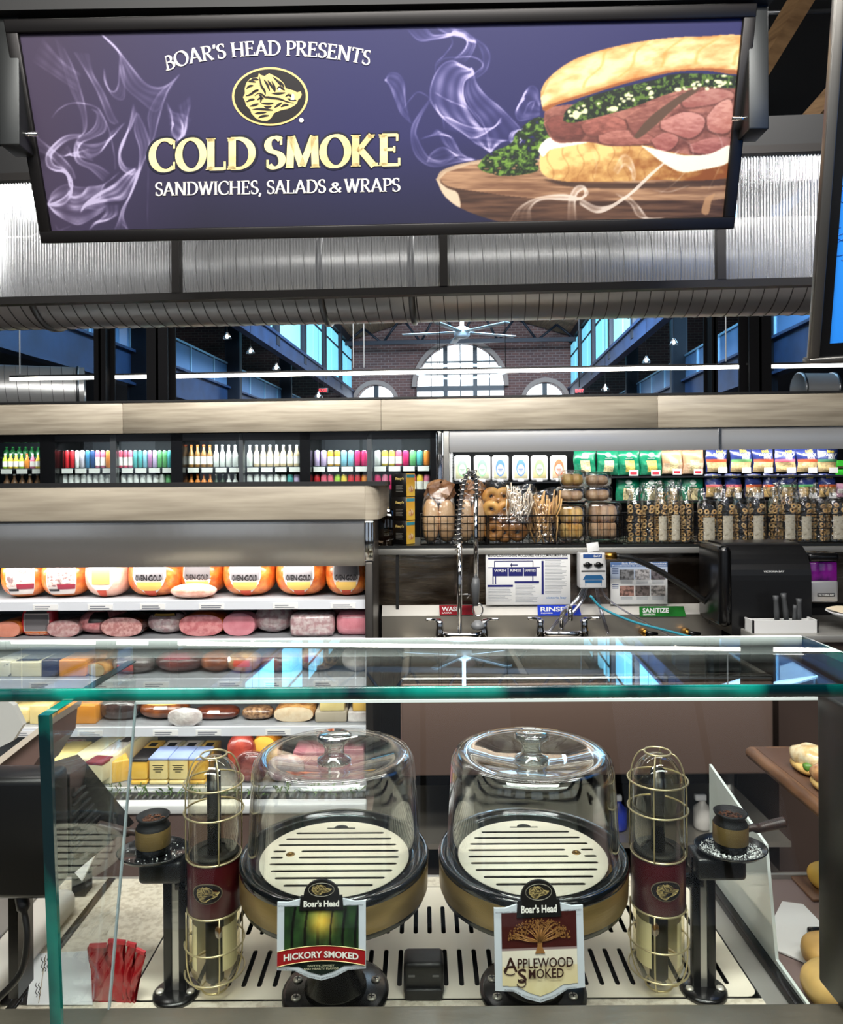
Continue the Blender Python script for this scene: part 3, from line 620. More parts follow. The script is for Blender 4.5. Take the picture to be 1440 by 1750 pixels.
bun_b = poly([(921, 268), (930, 250), (960, 244), (1010, 242), (1100, 247), (1170, 262), (1246, 262), (1243, 304), (1110, 308), (985, 311), (938, 304), (923, 290)])
nb = np.clip((gx-930)/300+(nz3-.5)*1.3+(gy-290)/90*.5, 0, 1)
tone(bun_b, c3(234, 204, 142), c3(148, 90, 42), nb)
for i in range(9): blend(soft(bun_b & (np.abs(gx-(940+i*26)-6*np.sin(gy/9+i)) < 1.0))*.35, c3(150, 96, 50))
herb = poly([(816, 284), (832, 264), (872, 246), (880, 230), (898, 212), (922, 200), (944, 214), (950, 236), (926, 250), (918, 276), (918, 292), (880, 300), (852, 300), (824, 292)], 3)
hb = fbm(gx/7, gy/6, 21); herb = herb & (hb > .28)
tone(herb, c3(26, 48, 24), c3(126, 158, 74), np.clip((hb-.42)*4, 0, 1))
mayo = poly([(919, 258), (926, 244), (944, 234), (984, 238), (1004, 243), (970, 250), (940, 256), (928, 268)], 4); blend(soft(mayo), c3(244, 236, 220))
meat = poly([(929, 212), (930, 194), (940, 184), (985, 178), (1060, 184), (1120, 164), (1180, 150), (1258, 146), (1254, 258), (1205, 266), (1150, 260), (1100, 247), (1050, 250), (1000, 242), (955, 244), (938, 232)], 4)
tone(meat, c3(196, 138, 126), c3(112, 62, 58), np.clip((fbm(gx/18, gy/10, 31)-.3)*2.2, 0, 1))
def fold(pts, a, b, edge=c3(86, 44, 40)):
    m = poly(pts, 5); cy = np.mean([p[1] for p in pts]); h = max(p[1] for p in pts)-min(p[1] for p in pts)
    blend(soft(m, 2)*.7, edge); sh = [(p[0]*.94+np.mean([q[0] for q in pts])*.06, p[1]*.9+cy*.1-1.5) for p in pts]
    n = np.clip((gy-cy)/h+.5+(fbm(gx/11+gy/14, gy/4-gx/30, 41)-.5)*1.6, 0, 1); tone(poly(sh, 5), a, b, n)
fold([(930, 210), (950, 196), (992, 206), (1000, 230), (985, 242), (948, 240)], c3(150, 86, 80), c3(92, 46, 44))
fold([(990, 214), (1030, 196), (1068, 206), (1070, 226), (1030, 236), (1000, 232)], c3(196, 128, 118), c3(130, 74, 68))
fold([(1020, 232), (1060, 222), (1110, 230), (1118, 246), (1060, 250), (1024, 246)], c3(206, 146, 136), c3(150, 90, 82))
fold([(1066, 204), (1100, 184), (1150, 164), (1168, 160), (1130, 190), (1090, 232), (1076, 226)], c3(190, 134, 122), c3(140, 84, 78))
fold([(1160, 172), (1210, 152), (1250, 156), (1252, 172), (1200, 184), (1168, 186)], c3(206, 156, 146), c3(168, 104, 98))
fold([(1126, 208), (1170, 190), (1204, 200), (1202, 224), (1180, 240), (1150, 232), (1128, 222)], c3(226, 172, 164), c3(178, 112, 108))
fold([(1110, 240), (1136, 226), (1160, 236), (1150, 256), (1126, 262)], c3(208, 146, 140), c3(160, 92, 90))
fold([(1206, 200), (1226, 176), (1250, 170), (1252, 214), (1240, 232), (1210, 226)], c3(232, 182, 170), c3(190, 124, 116))
fold([(1176, 248), (1210, 236), (1250, 236), (1250, 260), (1210, 266), (1180, 262)], c3(206, 144, 138), c3(156, 88, 86))
blend(soft(poly([(1082, 234), (1110, 200), (1160, 164), (1188, 150), (1196, 152), (1160, 178), (1120, 214), (1092, 236)], 4)), c3(92, 74, 58))
mm = soft(meat, 2)[..., None]*.3; art = art*(1-mm)+c3(138, 100, 84)*mm
mayo2 = poly([(1094, 248), (1118, 254), (1150, 262), (1180, 266), (1215, 262), (1248, 248), (1244, 278), (1200, 290), (1165, 294), (1135, 280)], 4); blend(soft(mayo2), c3(240, 232, 214))
green = poly([(962, 206), (968, 188), (1000, 168), (1060, 150), (1120, 136), (1160, 126), (1258, 130), (1256, 150), (1190, 148), (1130, 164), (1085, 182), (1050, 192), (1005, 204), (975, 210)], 3)
hb2 = fbm(gx/5, gy/4.5, 51); tone(green, c3(24, 40, 22), c3(104, 130, 60), np.clip((hb2-.45)*5, 0, 1))
rr = np.random.default_rng(4)
for i in range(46):
    x = rr.uniform(970, 1256); y = np.interp(x, [970, 1060, 1160, 1256], [196, 172, 145, 139])+rr.uniform(-11, 10); a = rr.uniform(2, 4.5); b = rr.uniform(1.6, 3.2)
    if i < 5: x, y, a, b = ((984, 196, 6, 8), (1048, 186, 8, 5), (1000, 190, 4, 5), (1158, 153, 6, 4), (1228, 140, 6, 4))[i]
    blend(soft((((gx-x)/a)**2+((gy-y)/b)**2 < 1) & (gx < 1262)), c3(230, 226, 190))
bun_t = poly([(925, 178), (924, 156), (938, 132), (980, 102), (1040, 82), (1120, 67), (1200, 62), (1275, 64), (1272, 124), (1200, 120), (1140, 125), (1060, 145), (1000, 164), (950, 180), (930, 190)], 5)
lo = np.interp(gx, [925, 1000, 1060, 1140, 1200, 1270], [186, 164, 145, 125, 120, 124]); hi = np.interp(gx, [925, 940, 980, 1040, 1120, 1200, 1270], [165, 130, 102, 82, 67, 62, 64])
q = np.clip((gy-hi)/(lo-hi+1e-6), 0, 1)
crust = .18+.5*np.clip((q-.72)*3.2, 0, 1)+.5*np.clip(.16-q, 0, 1)*4+(fbm(gx/26+gy/40, gy/12, 61)-.5)*1.0
tone(bun_t, c3(244, 222, 174), c3(178, 112, 48), np.clip(crust, 0, 1)); blend(soft(bun_t & (q > .93), 2)*.8, c3(150, 88, 44))
for x in (985, 1050, 1112, 1172, 1236): 
    ln = np.abs((gx-x)-(gy-lo)*-.85-6*np.sin(gy/8)); blend(soft(bun_t & (ln < 3) & (q < .8), 2)*.55, c3(214, 164, 92))
smoke[:] = 0
wisp([(385, 530), (430, 460), (520, 410), (640, 395), (720, 410), (760, 390), (740, 355), (700, 360), (670, 420), (665, 520)], t4, 1.6, [(490, 520), (490, 460), (540, 420), (650, 420), (710, 420), (740, 400), (740, 370), (710, 390), (700, 430), (705, 520)], 1.2)
wisp([(720, 410), (800, 450), (870, 445), (930, 410), (990, 370), (1060, 300), (1150, 220), (1190, 185)], t4, 1.5, [(720, 440), (800, 480), (880, 450), (960, 390), (1000, 350), (1060, 290)], 1)
wisp([(950, 400), (1000, 450), (1050, 510), (1120, 505)], t4, 1.8, [(890, 390), (960, 440), (1000, 500), (1100, 510)], 1)
wisp([(1100, 390), (1180, 330), (1250, 240), (1245, 160), (1160, 110)], t4, .9); wisp([(1330, 370), (1370, 290), (1400, 210), (1380, 120), (1320, 80)], t4, .9)
wisp([(880, 280), (920, 210), (960, 220), (985, 290), (980, 330)], t4, .8, [(900, 300), (930, 260), (960, 280), (970, 320)], .9); wisp([(780, 180), (800, 260), (785, 330)], t4, .6); wisp([(1070, 375), (1150, 380), (1240, 350)], t4, 1.2)
art = art+np.clip(soft(smoke, 1), 0, 1)[..., None]*(c3(236, 226, 216)-art)*.8
art = np.clip(art, 0, 1)**1.28
xs = np.linspace(-W2, W2, 1150); zs = np.linspace(-H2, H2, 310)
pic = gridmesh('printed_picture', xs, zs, 0, VCOL('sign_print', .62), sign); pic['label'] = 'navy print with white smoke, wooden board and roast beef sandwich'
def sample(p):
    px, py = l2s(p[:, 0].astype(float), p[:, 2].astype(float)); x = np.clip(px-AX0, 0, art.shape[1]-1.01); y = np.clip(py-AY0, 0, art.shape[0]-1.01)
    xi = x.astype(int); yi = y.astype(int); fx_ = (x-xi)[:, None]; fy = (y-yi)[:, None]
    return (art[yi, xi]*(1-fx_)+art[yi, xi+1]*fx_)*(1-fy)+(art[yi+1, xi]*(1-fx_)+art[yi+1, xi+1]*fx_)*fy
paint(pic, sample)
# ---- lettering
def sl(px, py, y=-.0025): x, z = s2l(px, py); return (x, y, z)
cream = M('cream_ink', (244, 240, 232), .5); goldink = M('gold_ink', (246, 230, 168), .5, noise=(7, (226, 192, 124), .48, .75, (.6, 1, 2.5)))
def base(x, pts): return np.interp(x, [p[0] for p in pts], [p[1] for p in pts])
arcb = [(tuple(q)) for q in spline([(287, 121), (330, 108), (400, 98), (460, 95), (530, 97), (590, 104), (630, 112)], 8)]
def on_arc(u, v):
    y = base(u, arcb); d = (base(u+2, arcb)-base(u-2, arcb))/4; n = math.hypot(1, d); return sl(u+v*d/n, y-v/n)
build('headline', roman(MB(), "BOAR'S HEAD PRESENTS", 284, 632, 25, on_arc, .15, .07), cream, sign)
big = lambda u, v: sl(u, 293-(u-256)*.0235-v)
outl = lambda u, v: sl(u, 294-(u-256)*.0235-v, -.0015)
for wd_, a_, b_ in (('COLD', 256, 436), ('SMOKE', 452, 685)):
    build('title_shadow', roman(MB(), wd_, a_-2, b_+2, 57, outl, .27, .16), M('ink_dark', (20, 20, 44), .5), sign)
    build('title', roman(MB(), wd_, a_, b_, 54, big, .2, .09), goldink, sign)
build('strapline', roman(MB(), 'SANDWICHES, SALADS', 265, 557, 23, lambda u, v: sl(u, 335-(u-256)*.018-v), .15, .07), cream, sign)
build('strapline', roman(MB(), '&', 562, 584, 17, lambda u, v: sl(u, 329-v), .15, .08), cream, sign)
build('strapline', roman(MB(), 'WRAPS', 588, 684, 23, lambda u, v: sl(u, 335-(u-256)*.018-v), .15, .07), cream, sign)
# ---- oval emblem with a boar's head
BOAR = [(320, 600), (350, 540), (345, 470), (370, 380), (430, 310), (550, 290), (565, 225), (590, 255), (650, 275), (720, 230), (790, 265), (870, 310), (950, 390), (975, 460), (1040, 480), (1110, 500), (1150, 525), (1205, 508), (1222, 560), (1200, 610), (1165, 640), (1150, 690), (1100, 735), (1000, 780), (900, 800), (800, 840), (750, 920), (690, 962), (610, 960), (520, 925), (450, 850), (430, 790), (370, 730), (350, 660)]
FUR = [((570, 280), (600, 420), (650, 500), (665, 560)), ((640, 330), (690, 400), (730, 500)), ((700, 340), (740, 400), (800, 500)), ((760, 350), (800, 440), (810, 520)), ((780, 290), (860, 360), (900, 420)), ((370, 470), (420, 430), (480, 420)), ((360, 580), (430, 560), (500, 510), (560, 480)), ((500, 580), (560, 540), (620, 560), (660, 600), (700, 600), (760, 610), (850, 620), (920, 640), (1000, 670), (1100, 690)), ((540, 640), (590, 610), (640, 620)), ((600, 690), (700, 700), (790, 690)), ((370, 670), (440, 640), (500, 630)), ((420, 740), (500, 720), (560, 700)), ((460, 790), (560, 780), (700, 790), (780, 800)), ((500, 850), (580, 840), (680, 830)), ((550, 920), (620, 890), (720, 880)), ((800, 760), (860, 720), (920, 680)), ((900, 750), (960, 720), (1020, 720)), ((760, 540), (830, 545), (900, 540), (970, 530)), ((840, 480), (880, 440), (930, 470), (960, 495)), ((970, 590), (1030, 560), (1060, 600)), ((560, 560), (600, 590), (590, 680)), ((440, 330), (500, 320), (560, 330)), ((1000, 620), (1060, 640), (1140, 650)), ((640, 740), (700, 750), (760, 740)), ((400, 360), (440, 350), (520, 370)), ((460, 520), (520, 500), (560, 500)), ((880, 350), (920, 400), (950, 450))]
def boar(mbh, mbf, fn, wd=16):
    mbh.add([fn(x, y, 0) for x, y in BOAR], [tuple(range(len(BOAR)))[::-1]])
    for s in FUR:
        C = spline(s, 5); n = len(C)
        for i in range(n-1):
            d = C[i+1]-C[i]; d = d/(np.hypot(*d)+1e-9); nn = np.array((-d[1], d[0])); w0 = wd*sin(pi*(i+.2)/n)+3; w1 = wd*sin(pi*min(i+1.2, n-.1)/n)+3
            mbf.add([fn(*(C[i]+nn*w0), 1), fn(*(C[i+1]+nn*w1), 1), fn(*(C[i+1]-nn*w1), 1), fn(*(C[i]-nn*w0), 1)], [(0, 1, 2, 3)])
te = lambda x, y: (x/9+380, y/9+100)
def em(x, y, lay): return sl(*te(x, y), -.0035-.0006*lay)
gi = M('emblem_gold', (226, 200, 128), .5); bi = M('emblem_black', (20, 14, 16), .5)
oval = build('emblem', MB().add([sl(461.5+65*cos(a), 165+50*sin(a), -.002) for a in np.linspace(2*pi, 0, 48, endpoint=False)], [tuple(range(48))]), gi, sign)
build('emblem_ground', MB().add([sl(461.5+61*cos(a), 165+46.5*sin(a), -.0028) for a in np.linspace(2*pi, 0, 48, endpoint=False)], [tuple(range(48))]), bi, oval)
bh, bf = MB(), MB(); boar(bh, bf, em); build('boar_head', bh, gi, oval); build('fur_strokes', bf, bi, oval)
build('tusk', MB().add([em(x, y, 2) for x, y in ((1050, 640), (1110, 640), (1105, 560), (1080, 545))], [(0, 1, 2, 3)]).add([em(880+22*cos(a), 478+20*sin(a), 2) for a in np.linspace(2*pi, 0, 10, endpoint=False)], [tuple(range(10))]), cream, oval)
build('registered_mark', MB().add([sl(515+4*cos(a), 205.5+4*sin(a), -.003) for a in np.linspace(2*pi, 0, 16, endpoint=False)], [tuple(range(16))]), cream, sign)
# ---- hangers of the sign
hang = thing('sign_bracket', 'black steel rail and two arms carrying the hanging sign', 'bracket', P(650, 20, 2.2))
hb0 = P(650, 20, 2.2)
def hp(px, py, D): return P(px, py, D)-hb0
a = hp(-10, 22, 2.2); b = hp(1312, 2, 2.2)
q = (b-a).to_track_quat('X', 'Z').to_matrix().to_4x4(); q.translation = a
build('rail', MB().box(0, (b-a).length, -.04, .04, -.018, .022, q), black_matt, hang)
for x0, x1, y1 in ((6, 42, 255), (1270, 1306, 228)):
    t = hp((x0+x1)/2, 30, 2.22); e = hp((x0+x1)/2, y1, 2.22); hw = (x1-x0)/2*2.22/F
    arm = build('arm', MB().rbox(t.x-hw*.95, t.x+hw*.95, t.y-.03, t.y+.06, e.z, t.z+.05, .004), M('arm_steel', (58, 60, 60), .4, .6), hang)
    build('bolt', MB().tube([(t.x, t.y, e.z+.045), (t.x+(-.07 if x0 > 700 else .07), t.y, e.z+.045)], .007, 8), chrome, arm)
# ================================================================ blue screen at the right edge
SB = thing('menu_screen', 'bright blue hanging screen with dark silver frame at the right edge', 'screen')
c0 = P(1377, 612, 1.95); c1 = P(1420, 0, 1.72)
up = (c1-c0).normalized(); rt_ = Vector((1, -.0, 0)); rt_ = (rt_-up*rt_.dot(up)).normalized(); by = up.cross(rt_)
if by.y < 0: by = -by
MBs = Matrix(((rt_.x, by.x, up.x, c0.x), (rt_.y, by.y, up.y, c0.y), (rt_.z, by.z, up.z, c0.z), (0, 0, 0, 1))); SB.matrix_world = MBs
Ls = (c1-c0).length+.12
build('frame_side', MB().rbox(0, .026, -.02, .0, 0, Ls, .003), M('screen_frame', (120, 118, 114), .35, .9), SB)
build('bezel', MB().box(.026, .058, -.004, .02, 0, Ls).box(.058, .7, -.004, .02, 0, .034), black, SB)
build('frame_bottom', MB().rbox(.0, .72, -.02, .02, -.014, 0, .003), MATS['screen_frame'], SB)
build('screen_face', MB().box(.05, .7, .004, .02, .03, Ls), M('screen_blue', (40, 128, 220), .3, emis=.2, ecol=(30, 120, 225)), SB)
sk = MB(); r0 = random.Random(3)
for i in range(70):
    cx, cz = r0.uniform(.062, .16) if i < 26 else r0.uniform(.16, .64), r0.uniform(.25, Ls-.03); R0 = r0.uniform(.006, .05); e = r0.uniform(.3, 1); a0 = r0.uniform(0, 6); sp = r0.uniform(2, 6.2)
    sk.tube([(max(.06, cx+R0*cos(a0+sp*k/14)), .0035, cz+e*R0*sin(a0+sp*k/14)) for k in range(15)], .0011, 4)
build('line_drawing', sk, M('screen_line', (24, 92, 180), .4), SB)

# ================================================================ open meat and cheese case
DC = 2.92
mc0 = Vector((P(627, 1390, DC).x, DC, 0))
case = thing('deli_case', 'long open refrigerated case of meats and cheeses with pale wood canopy', 'display case', mc0)
def cx_(px, D=DC): return P(px, 900, D).x-mc0.x
def cz_(py, D=DC, px=320): return P(px, py, D).z
XL = cx_(-230); XR = 0.0
fasc_top = cz_(832); fasc_bot = cz_(890); val_bot = cz_(968)
seam = cx_(300)
build('wood_panel', MB().rbox(XL, XR-.0, -.0, .03, fasc_bot, fasc_top, .003), wood_pale, case)
# rounded end of the canopy, going back
pts = [(0, .0)]+[(.055*sin(a), .055*(1-cos(a))) for a in np.linspace(.15, pi/2, 8)]+[(.075, .5)]
ends = MB(); vs = []
for x, y in pts: vs += [(x, y, fasc_bot), (x, y, fasc_top)]
ends.add(vs, [(2*i, 2*i+2, 2*i+3, 2*i+1) for i in range(len(pts)-1)], True); build('wood_end', ends, wood_pale, case)
build('canopy_top', MB().box(XL, .08, .0, .5, fasc_top, fasc_top+.018), black_matt, case)
build('canopy_underside', MB().box(XL, .05, .03, .7, val_bot+.2, val_bot+.215), M('case_inside', (200, 204, 206), .4), case)
dent = M('dented_steel', (196, 192, 186), .2, .85, bump=(2.2, .35, (1, 1, .35)))
build('steel_valance', MB().grid(lambda u, v: (XL+(XR-.004-XL)*u, .006-.03*v*(1-v)+.012*v, fasc_bot-.004+(val_bot-fasc_bot)*v), 60, 8), dent, case)
build('valance_lip', MB().box(XL, XR, -.006, .004, fasc_bot-.006, fasc_bot), black_matt, case)
build('back_wall', MB().box(XL, 0, .62, .64, .1, fasc_bot), M('case_back', (70, 74, 78), .35, .5), case)
endm = M('end_panel', (88, 84, 80), .35, .6)
build('end_panel', MB().box(0.002, .03, .0, .66, .0, fasc_bot), endm, case)
build('corner_post', MB().rbox(-.004, .036, -.02, .012, cz_(960), fasc_bot-.004, .006), chrome, case)
build('corner_post', MB().rbox(-.002, .03, -.012, .01, .25, cz_(962), .004), M('post_steel', (96, 92, 88), .35, .9), case)
build('base_panel', MB().box(XL, .03, -.16, .62, .0, cz_(1392, 2.76)), M('brown_panel', (112, 94, 88), .35, noise=(4, (98, 80, 74), .3, .7)), case)
shelves = [(1027, 2.95), (1092, 2.95), (1160, 2.94), (1242, 2.93), (1345, 2.88)]
SZ = []
for i, (py, D) in enumerate(shelves):
    z = cz_(py, D); y0 = D-DC; SZ.append((z, D))
    build('shelf', MB().box(XL, 0, y0, .62, z-.012, z), M('shelf_grey', (150, 154, 158), .4), case)
    rail = build('price_rail', MB().box(XL, -.001, y0-.012, y0, z-.034, z+.002), M('price_rail', (222, 226, 232), .3), case)
    r0 = random.Random(i)
    for k in range(9):
        x = XL+.15+k*.24+r0.uniform(-.05, .05)
        if x < -.1:
            tg = build('shelf_label', MB().box(x, x+.1, y0-.0145, y0-.0125, z-.031, z-.008), white_mat, rail)
            for j in range(2): build('print_line', MB().box(x+.008, x+r0.uniform(.05, .09), y0-.0152, y0-.0146, z-.027+j*.008, z-.0235+j*.008), M('grey_ink', (120, 124, 134), .7), rail)
    area('case_strip_light', (mc0.x+(XL+XR)/2, D+.02, z-.036 if i else val_bot+.16), (mc0.x+(XL+XR)/2, D+.42, z-.6 if i else val_bot-.3), 1.6, .03, 1.5 if i else 2.0)
area('case_canopy_light', (mc0.x+(XL+XR)/2, DC+.05, val_bot-.005), (mc0.x+(XL+XR)/2, DC+.2, .9), 1.6, .04, 3.5)
build('bottom_grille', MB().box(XL, 0, -.12, .02, cz_(1366, 2.8)-.02, cz_(1366, 2.8)), M('grille_dark', (30, 32, 32), .5), case)
for k in range(140):
    x = XL+.02+k*(-XL-.03)/140; build('grille_slot', MB().box(x, x+.008, -.121, -.09, cz_(1366, 2.8), cz_(1366, 2.8)+.006), M('slot_grey', (90, 92, 92), .5), case) if k % 2 == 0 else None
build('bumper', MB().rbox(XL, .01, -.17, -.12, cz_(1391, 2.76), cz_(1373, 2.76), .008), M('bumper_white', (214, 216, 216), .4), case)
gr = MB(); r0 = random.Random(11)
for k in range(420):                   # strip of decorative greens
    x = r0.uniform(XL, -.01); y = r0.uniform(-.115, -.03); z = cz_(1366, 2.8)+.004; l = r0.uniform(.02, .05); a = r0.uniform(0, 6.3); h = r0.uniform(.0, .03); w0 = r0.uniform(.002, .005)
    dx, dy = cos(a)*l, sin(a)*l*.5; gr.add([(x-dy*.1, y, z), (x+dx*.5+w0, y+dy*.5, z+h), (x+dx, y+dy, z+h*.8), (x+dx*.5-w0, y+dy*.5+w0, z+h*.9)], [(0, 1, 2, 3)])
g = build('garnish_greens', gr, M('garnish', (62, 96, 44), .5, noise=(30, (120, 150, 84), .4, .7)), None, mc0)
tag(g, 'strip of loose green garnish leaves along the bottom grille of the deli case', 'garnish', kind='stuff')

# ---- the goods
def meat_m(key, c1, c2, scale=26, lo=.38, hi=.62, rough=.3, coat=.7, bump=.25, bs=60): return M(key, c1, rough, 0, coat, noise=(scale, c2, lo, hi), bump=(bs, bump))
turkey = meat_m('golden_turkey', (228, 130, 52), (196, 88, 30), 34)
turkey_p = meat_m('pale_turkey', (232, 190, 170), (214, 160, 140), 20)
ham_pink = meat_m('pink_ham', (222, 146, 156), (204, 120, 132), 14)
ham_cut = meat_m('ham_cut', (222, 150, 150), (196, 112, 116), 40, .42, .6)
ham_grey = meat_m('grey_ham', (206, 172, 168), (180, 132, 130), 60, .4, .6)
wrapped = meat_m('wrapped_ham', (216, 200, 198), (186, 150, 152), 46, .4, .6, .18, 1, .9, 30)
brown_m = meat_m('smoked_brown', (128, 62, 34), (78, 32, 20), 22)
redbrown = meat_m('red_brown', (120, 52, 44), (78, 30, 28), 20)
tan_m = meat_m('roast_tan', (206, 158, 96), (150, 92, 48), 26)
crust_m = meat_m('peppered', (168, 132, 96), (92, 62, 44), 70, .4, .6)
plastic_w = meat_m('white_wrap', (222, 218, 212), (196, 186, 182), 18, .4, .6, .2, 1, .8, 26)
darkbag = meat_m('dark_bag', (62, 44, 42), (28, 20, 22), 18, .4, .6, .15, 1, .8, 26)
label_w = M('label_white', (216, 206, 200), .45); label_y = M('label_yellow', (230, 188, 96), .45); label_r = M('label_red', (206, 72, 44), .45)
label_k = M('label_black', (24, 20, 22), .4); label_g = M('label_grey', (120, 116, 118), .5)
label_b = M('label_blue', (150, 168, 214), .5); label_m = M('label_maroon', (132, 34, 52), .45)
def seat(x0, x1, ytop, s, dy):         # footprint on shelf s, dy behind the lip -> base point, width, height
    z, D = SZ[s]; d = D+dy; a = P(x0, ytop, d); b = P(x1, ytop, d); return Vector(((a.x+b.x)/2, d, z)), b.x-a.x, a.z-z
def sp_(x, e): return math.copysign(abs(x)**e, x)
def patch(w, d, h, e, u0, u1, v0, v1, off=1.015, nu=8, nv=8, shape=None):
    def fn(u, v):
        if shape: u, v = shape(u, v)
        A = u0+(u1-u0)*u; B = v0+(v1-v0)*v
        return (w*off*sp_(cos(B), e)*sp_(sin(A), e), -d*off*sp_(cos(B), e)*sp_(cos(A), e), h+h*off*sp_(sin(B), e))
    return MB().grid(fn, nu, nv)
def shield(u, v): return (.5+(u-.5)*(1 if v > .35 else (.35+v/.35*.65)), v)
def lump(name, label, cat, x0, x1, ytop, s, mat, dy=.06, depth=1.0, e=.75, wob=.02, lab=None, tagm=None, text=None, grp=None, seed=0, rz_=0):
    b, w, h = seat(x0-2, x1+2, ytop-3, s, dy); t = thing(name, label, cat, b, rz_, grp); d = w*.5*depth; b.y += d; t.location = b
    build('body', MB().ellipsoid((0, 0, h/2), w/2, d, h/2, e, 26, 16, wob, seed), mat, t)
    for i, (m, u0, u1, v0, v1, shp) in enumerate(lab or []):
        o = build('label', patch(w/2, d, h/2, e, u0, u1, v0, v1, 1.02+.006*i, shape=shield if shp else None), m, t)
    if tagm: build('tag', patch(w/2, d, h/2, e, -.14, .14, -1.15, -.55, 1.03), tagm, t)
    if text:
        B0, B1, U = text[1], text[2], text[3]; vs, fs = sans(text[0], .02); a = min(v[0] for v in vs); c = max(v[0] for v in vs); lo = min(v[1] for v in vs); hi = max(v[1] for v in vs); q = []
        for vx, vy in vs:
            A = -U+2*U*(vx-a)/(c-a)+text[4]; Bv = B0+(B1-B0)*(vy-lo)/(hi-lo); q.append((w/2*1.045*sp_(cos(Bv), e)*sp_(sin(A), e), -d*1.045*sp_(cos(Bv), e)*sp_(cos(A), e), h/2+h/2*1.045*sp_(sin(Bv), e)))
        build('lettering', MB().add(q, fs), text[5], t)
    return t
def loaf(name, label, cat, x0, x1, ytop, s, skin, face, dy=.05, depth=.16, e=.8, rz_=0, ring=None, sheet=None):
    b, w, h = seat(x0, x1, ytop, s, dy); t = thing(name, label, cat, b, rz_); n = 28
    prof = [(w/2*sp_(sin(2*pi*i/n), e), h/2+h/2*sp_(cos(2*pi*i/n), e)) for i in range(n)]
    mb = MB(); vs = []
    for y, k in ((0, .97), (.006, 1), (depth*.5, 1.02), (depth*.85, .96), (depth*.97, .7), (depth, .3)): vs += [(x*k, y, h/2+(z-h/2)*k if k < .99 else z) for x, z in prof]
    mb.add(vs, [(j*n+i, j*n+(i+1) % n, (j+1)*n+(i+1) % n, (j+1)*n+i) for j in range(5) for i in range(n)]+[tuple(5*n+i for i in range(n))], True); build('body', mb, skin, t)
    def fn(u, v): k = v*.97; A = 2*pi*u; return (w/2*k*sp_(sin(A), e), -.002-.004*(1-v*v), h/2+h/2*k*sp_(cos(A), e))
    build('cut_face', MB().grid(fn, n, 5), face, t)
    if ring: build('label', MB().grid(lambda u, v: (w/2*1.025*sp_(sin(-1.0+2*u), e), depth*(.3+.4*v), h/2+h/2*1.025*sp_(cos(-1.0+2*u), e)), 12, 3), ring, t)
    if sheet: build('film', MB().grid(lambda u, v: (w/2*1.03*sp_(sin(2*pi*u), e), -.01+depth*.7*v, h/2+h/2*1.03*sp_(cos(2*pi*u), e)), 28, 6), film, t)
    return t
def block(name, label, cat, x0, x1, ytop, s, mat, dy=.04, depth=.14, rz_=0, band=None, top=None, r=.006, ybot=None, text=None):
    b, w, h = seat(x0, x1, ytop, s, dy)
    if ybot: zb_ = P(x0, ybot, b.y).z; h = h+b.z-zb_; b.z = zb_
    t = thing(name, label, cat, b, rz_)
    build('body', MB().rbox(-w/2, w/2, 0, depth, 0, h, r, 2), mat, t)
    if band: build('label', MB().rbox(-w/2-.001, w/2+.001, -.0015, depth+.001, h*band[1], h*band[2], .001, 1), band[0], t)
    if top: build('label', MB().box(-w*.36, w*.36, depth*.08, depth*.92, h, h+.0012), top, t); build('emblem', MB().box(-w*.22, w*.22, depth*.45, depth*.72, h+.0012, h+.002), label_k, t)
    if text: [build('print_line', MB().box(-w*.3*q, w*.3*q, -.0012, 0, h*(.66-.1*k), h*(.69-.1*k)), label_k, t) for k, q in enumerate((1, .7, .9, .5))]
    return t
og = [(label_w, -.5, .5, -.75, 1.2, True), (label_g, -.42, .42, -.1, 1.15, False), (label_y, -.34, .34, -.6, -.18, True)]
ogt = ('OVENGOLD', -.12, .02, .34, 0, label_k)
wh = [(label_w, -.55, .45, -.8, 1.2, False), (M('label_pinkish', (206, 170, 164), .5, noise=(60, (120, 96, 96), .5, .6)), -.48, .36, -.3, .75, False), (label_m, -.1, .42, -.45, -.2, False), (label_k, -.45, -.05, -.55, -.42, False)]
T = 'turkey breast'
lump('turkey_breast', 'orange roasted turkey breast with white label, leftmost on the top case shelf', T, -12, 62, 952, 0, turkey, lab=wh, seed=1, rz_=.25)
lump('turkey_breast', 'orange netted turkey breast with crumpled white and maroon label on the top shelf', T, 57, 136, 954, 0, turkey, lab=wh, seed=2, rz_=.2)
lump('turkey_breast', 'pale skinned turkey breast with white label and red tag on the top shelf', T, 136, 207, 950, 0, turkey_p, lab=[(label_w, -.62, .62, -.55, 1.2, True), (label_b, -.45, .45, .3, 1.1, False), (label_y, -.3, .3, -.25, .2, False)], tagm=label_r, seed=3)
lump('turkey_breast', 'orange turkey breast with grey label, standing just right of the pale one', T, 207, 300, 948, 0, turkey, lab=og, tagm=label_r, text=ogt, seed=4)
lump('turkey_breast', 'orange turkey breast partly behind a small pale cut piece on the top shelf', T, 296, 376, 950, 0, turkey, dy=.11, lab=og, text=ogt, seed=5)
lump('turkey_piece', 'small pale pink cut turkey piece lying on the top case shelf', 'meat', 286, 362, 1003, 0, meat_m('pale_cut', (232, 190, 172), (210, 150, 128), 30), dy=.02, depth=.55, e=.95, seed=6)
lump('turkey_breast', 'orange turkey breast with grey label, third from the right on the top shelf', T, 373, 462, 949, 0, turkey, lab=og, tagm=label_r, text=ogt, seed=7)
lump('turkey_breast', 'orange turkey breast with grey label, second from the right on the top shelf', T, 466, 553, 949, 0, turkey, lab=og, tagm=label_r, text=ogt, seed=8)
lump('turkey_breast', 'orange turkey breast with grey label, rightmost on the top case shelf', T, 553, 628, 949, 0, turkey, lab=og, tagm=label_r, text=ogt, seed=9)
H = 'meat'
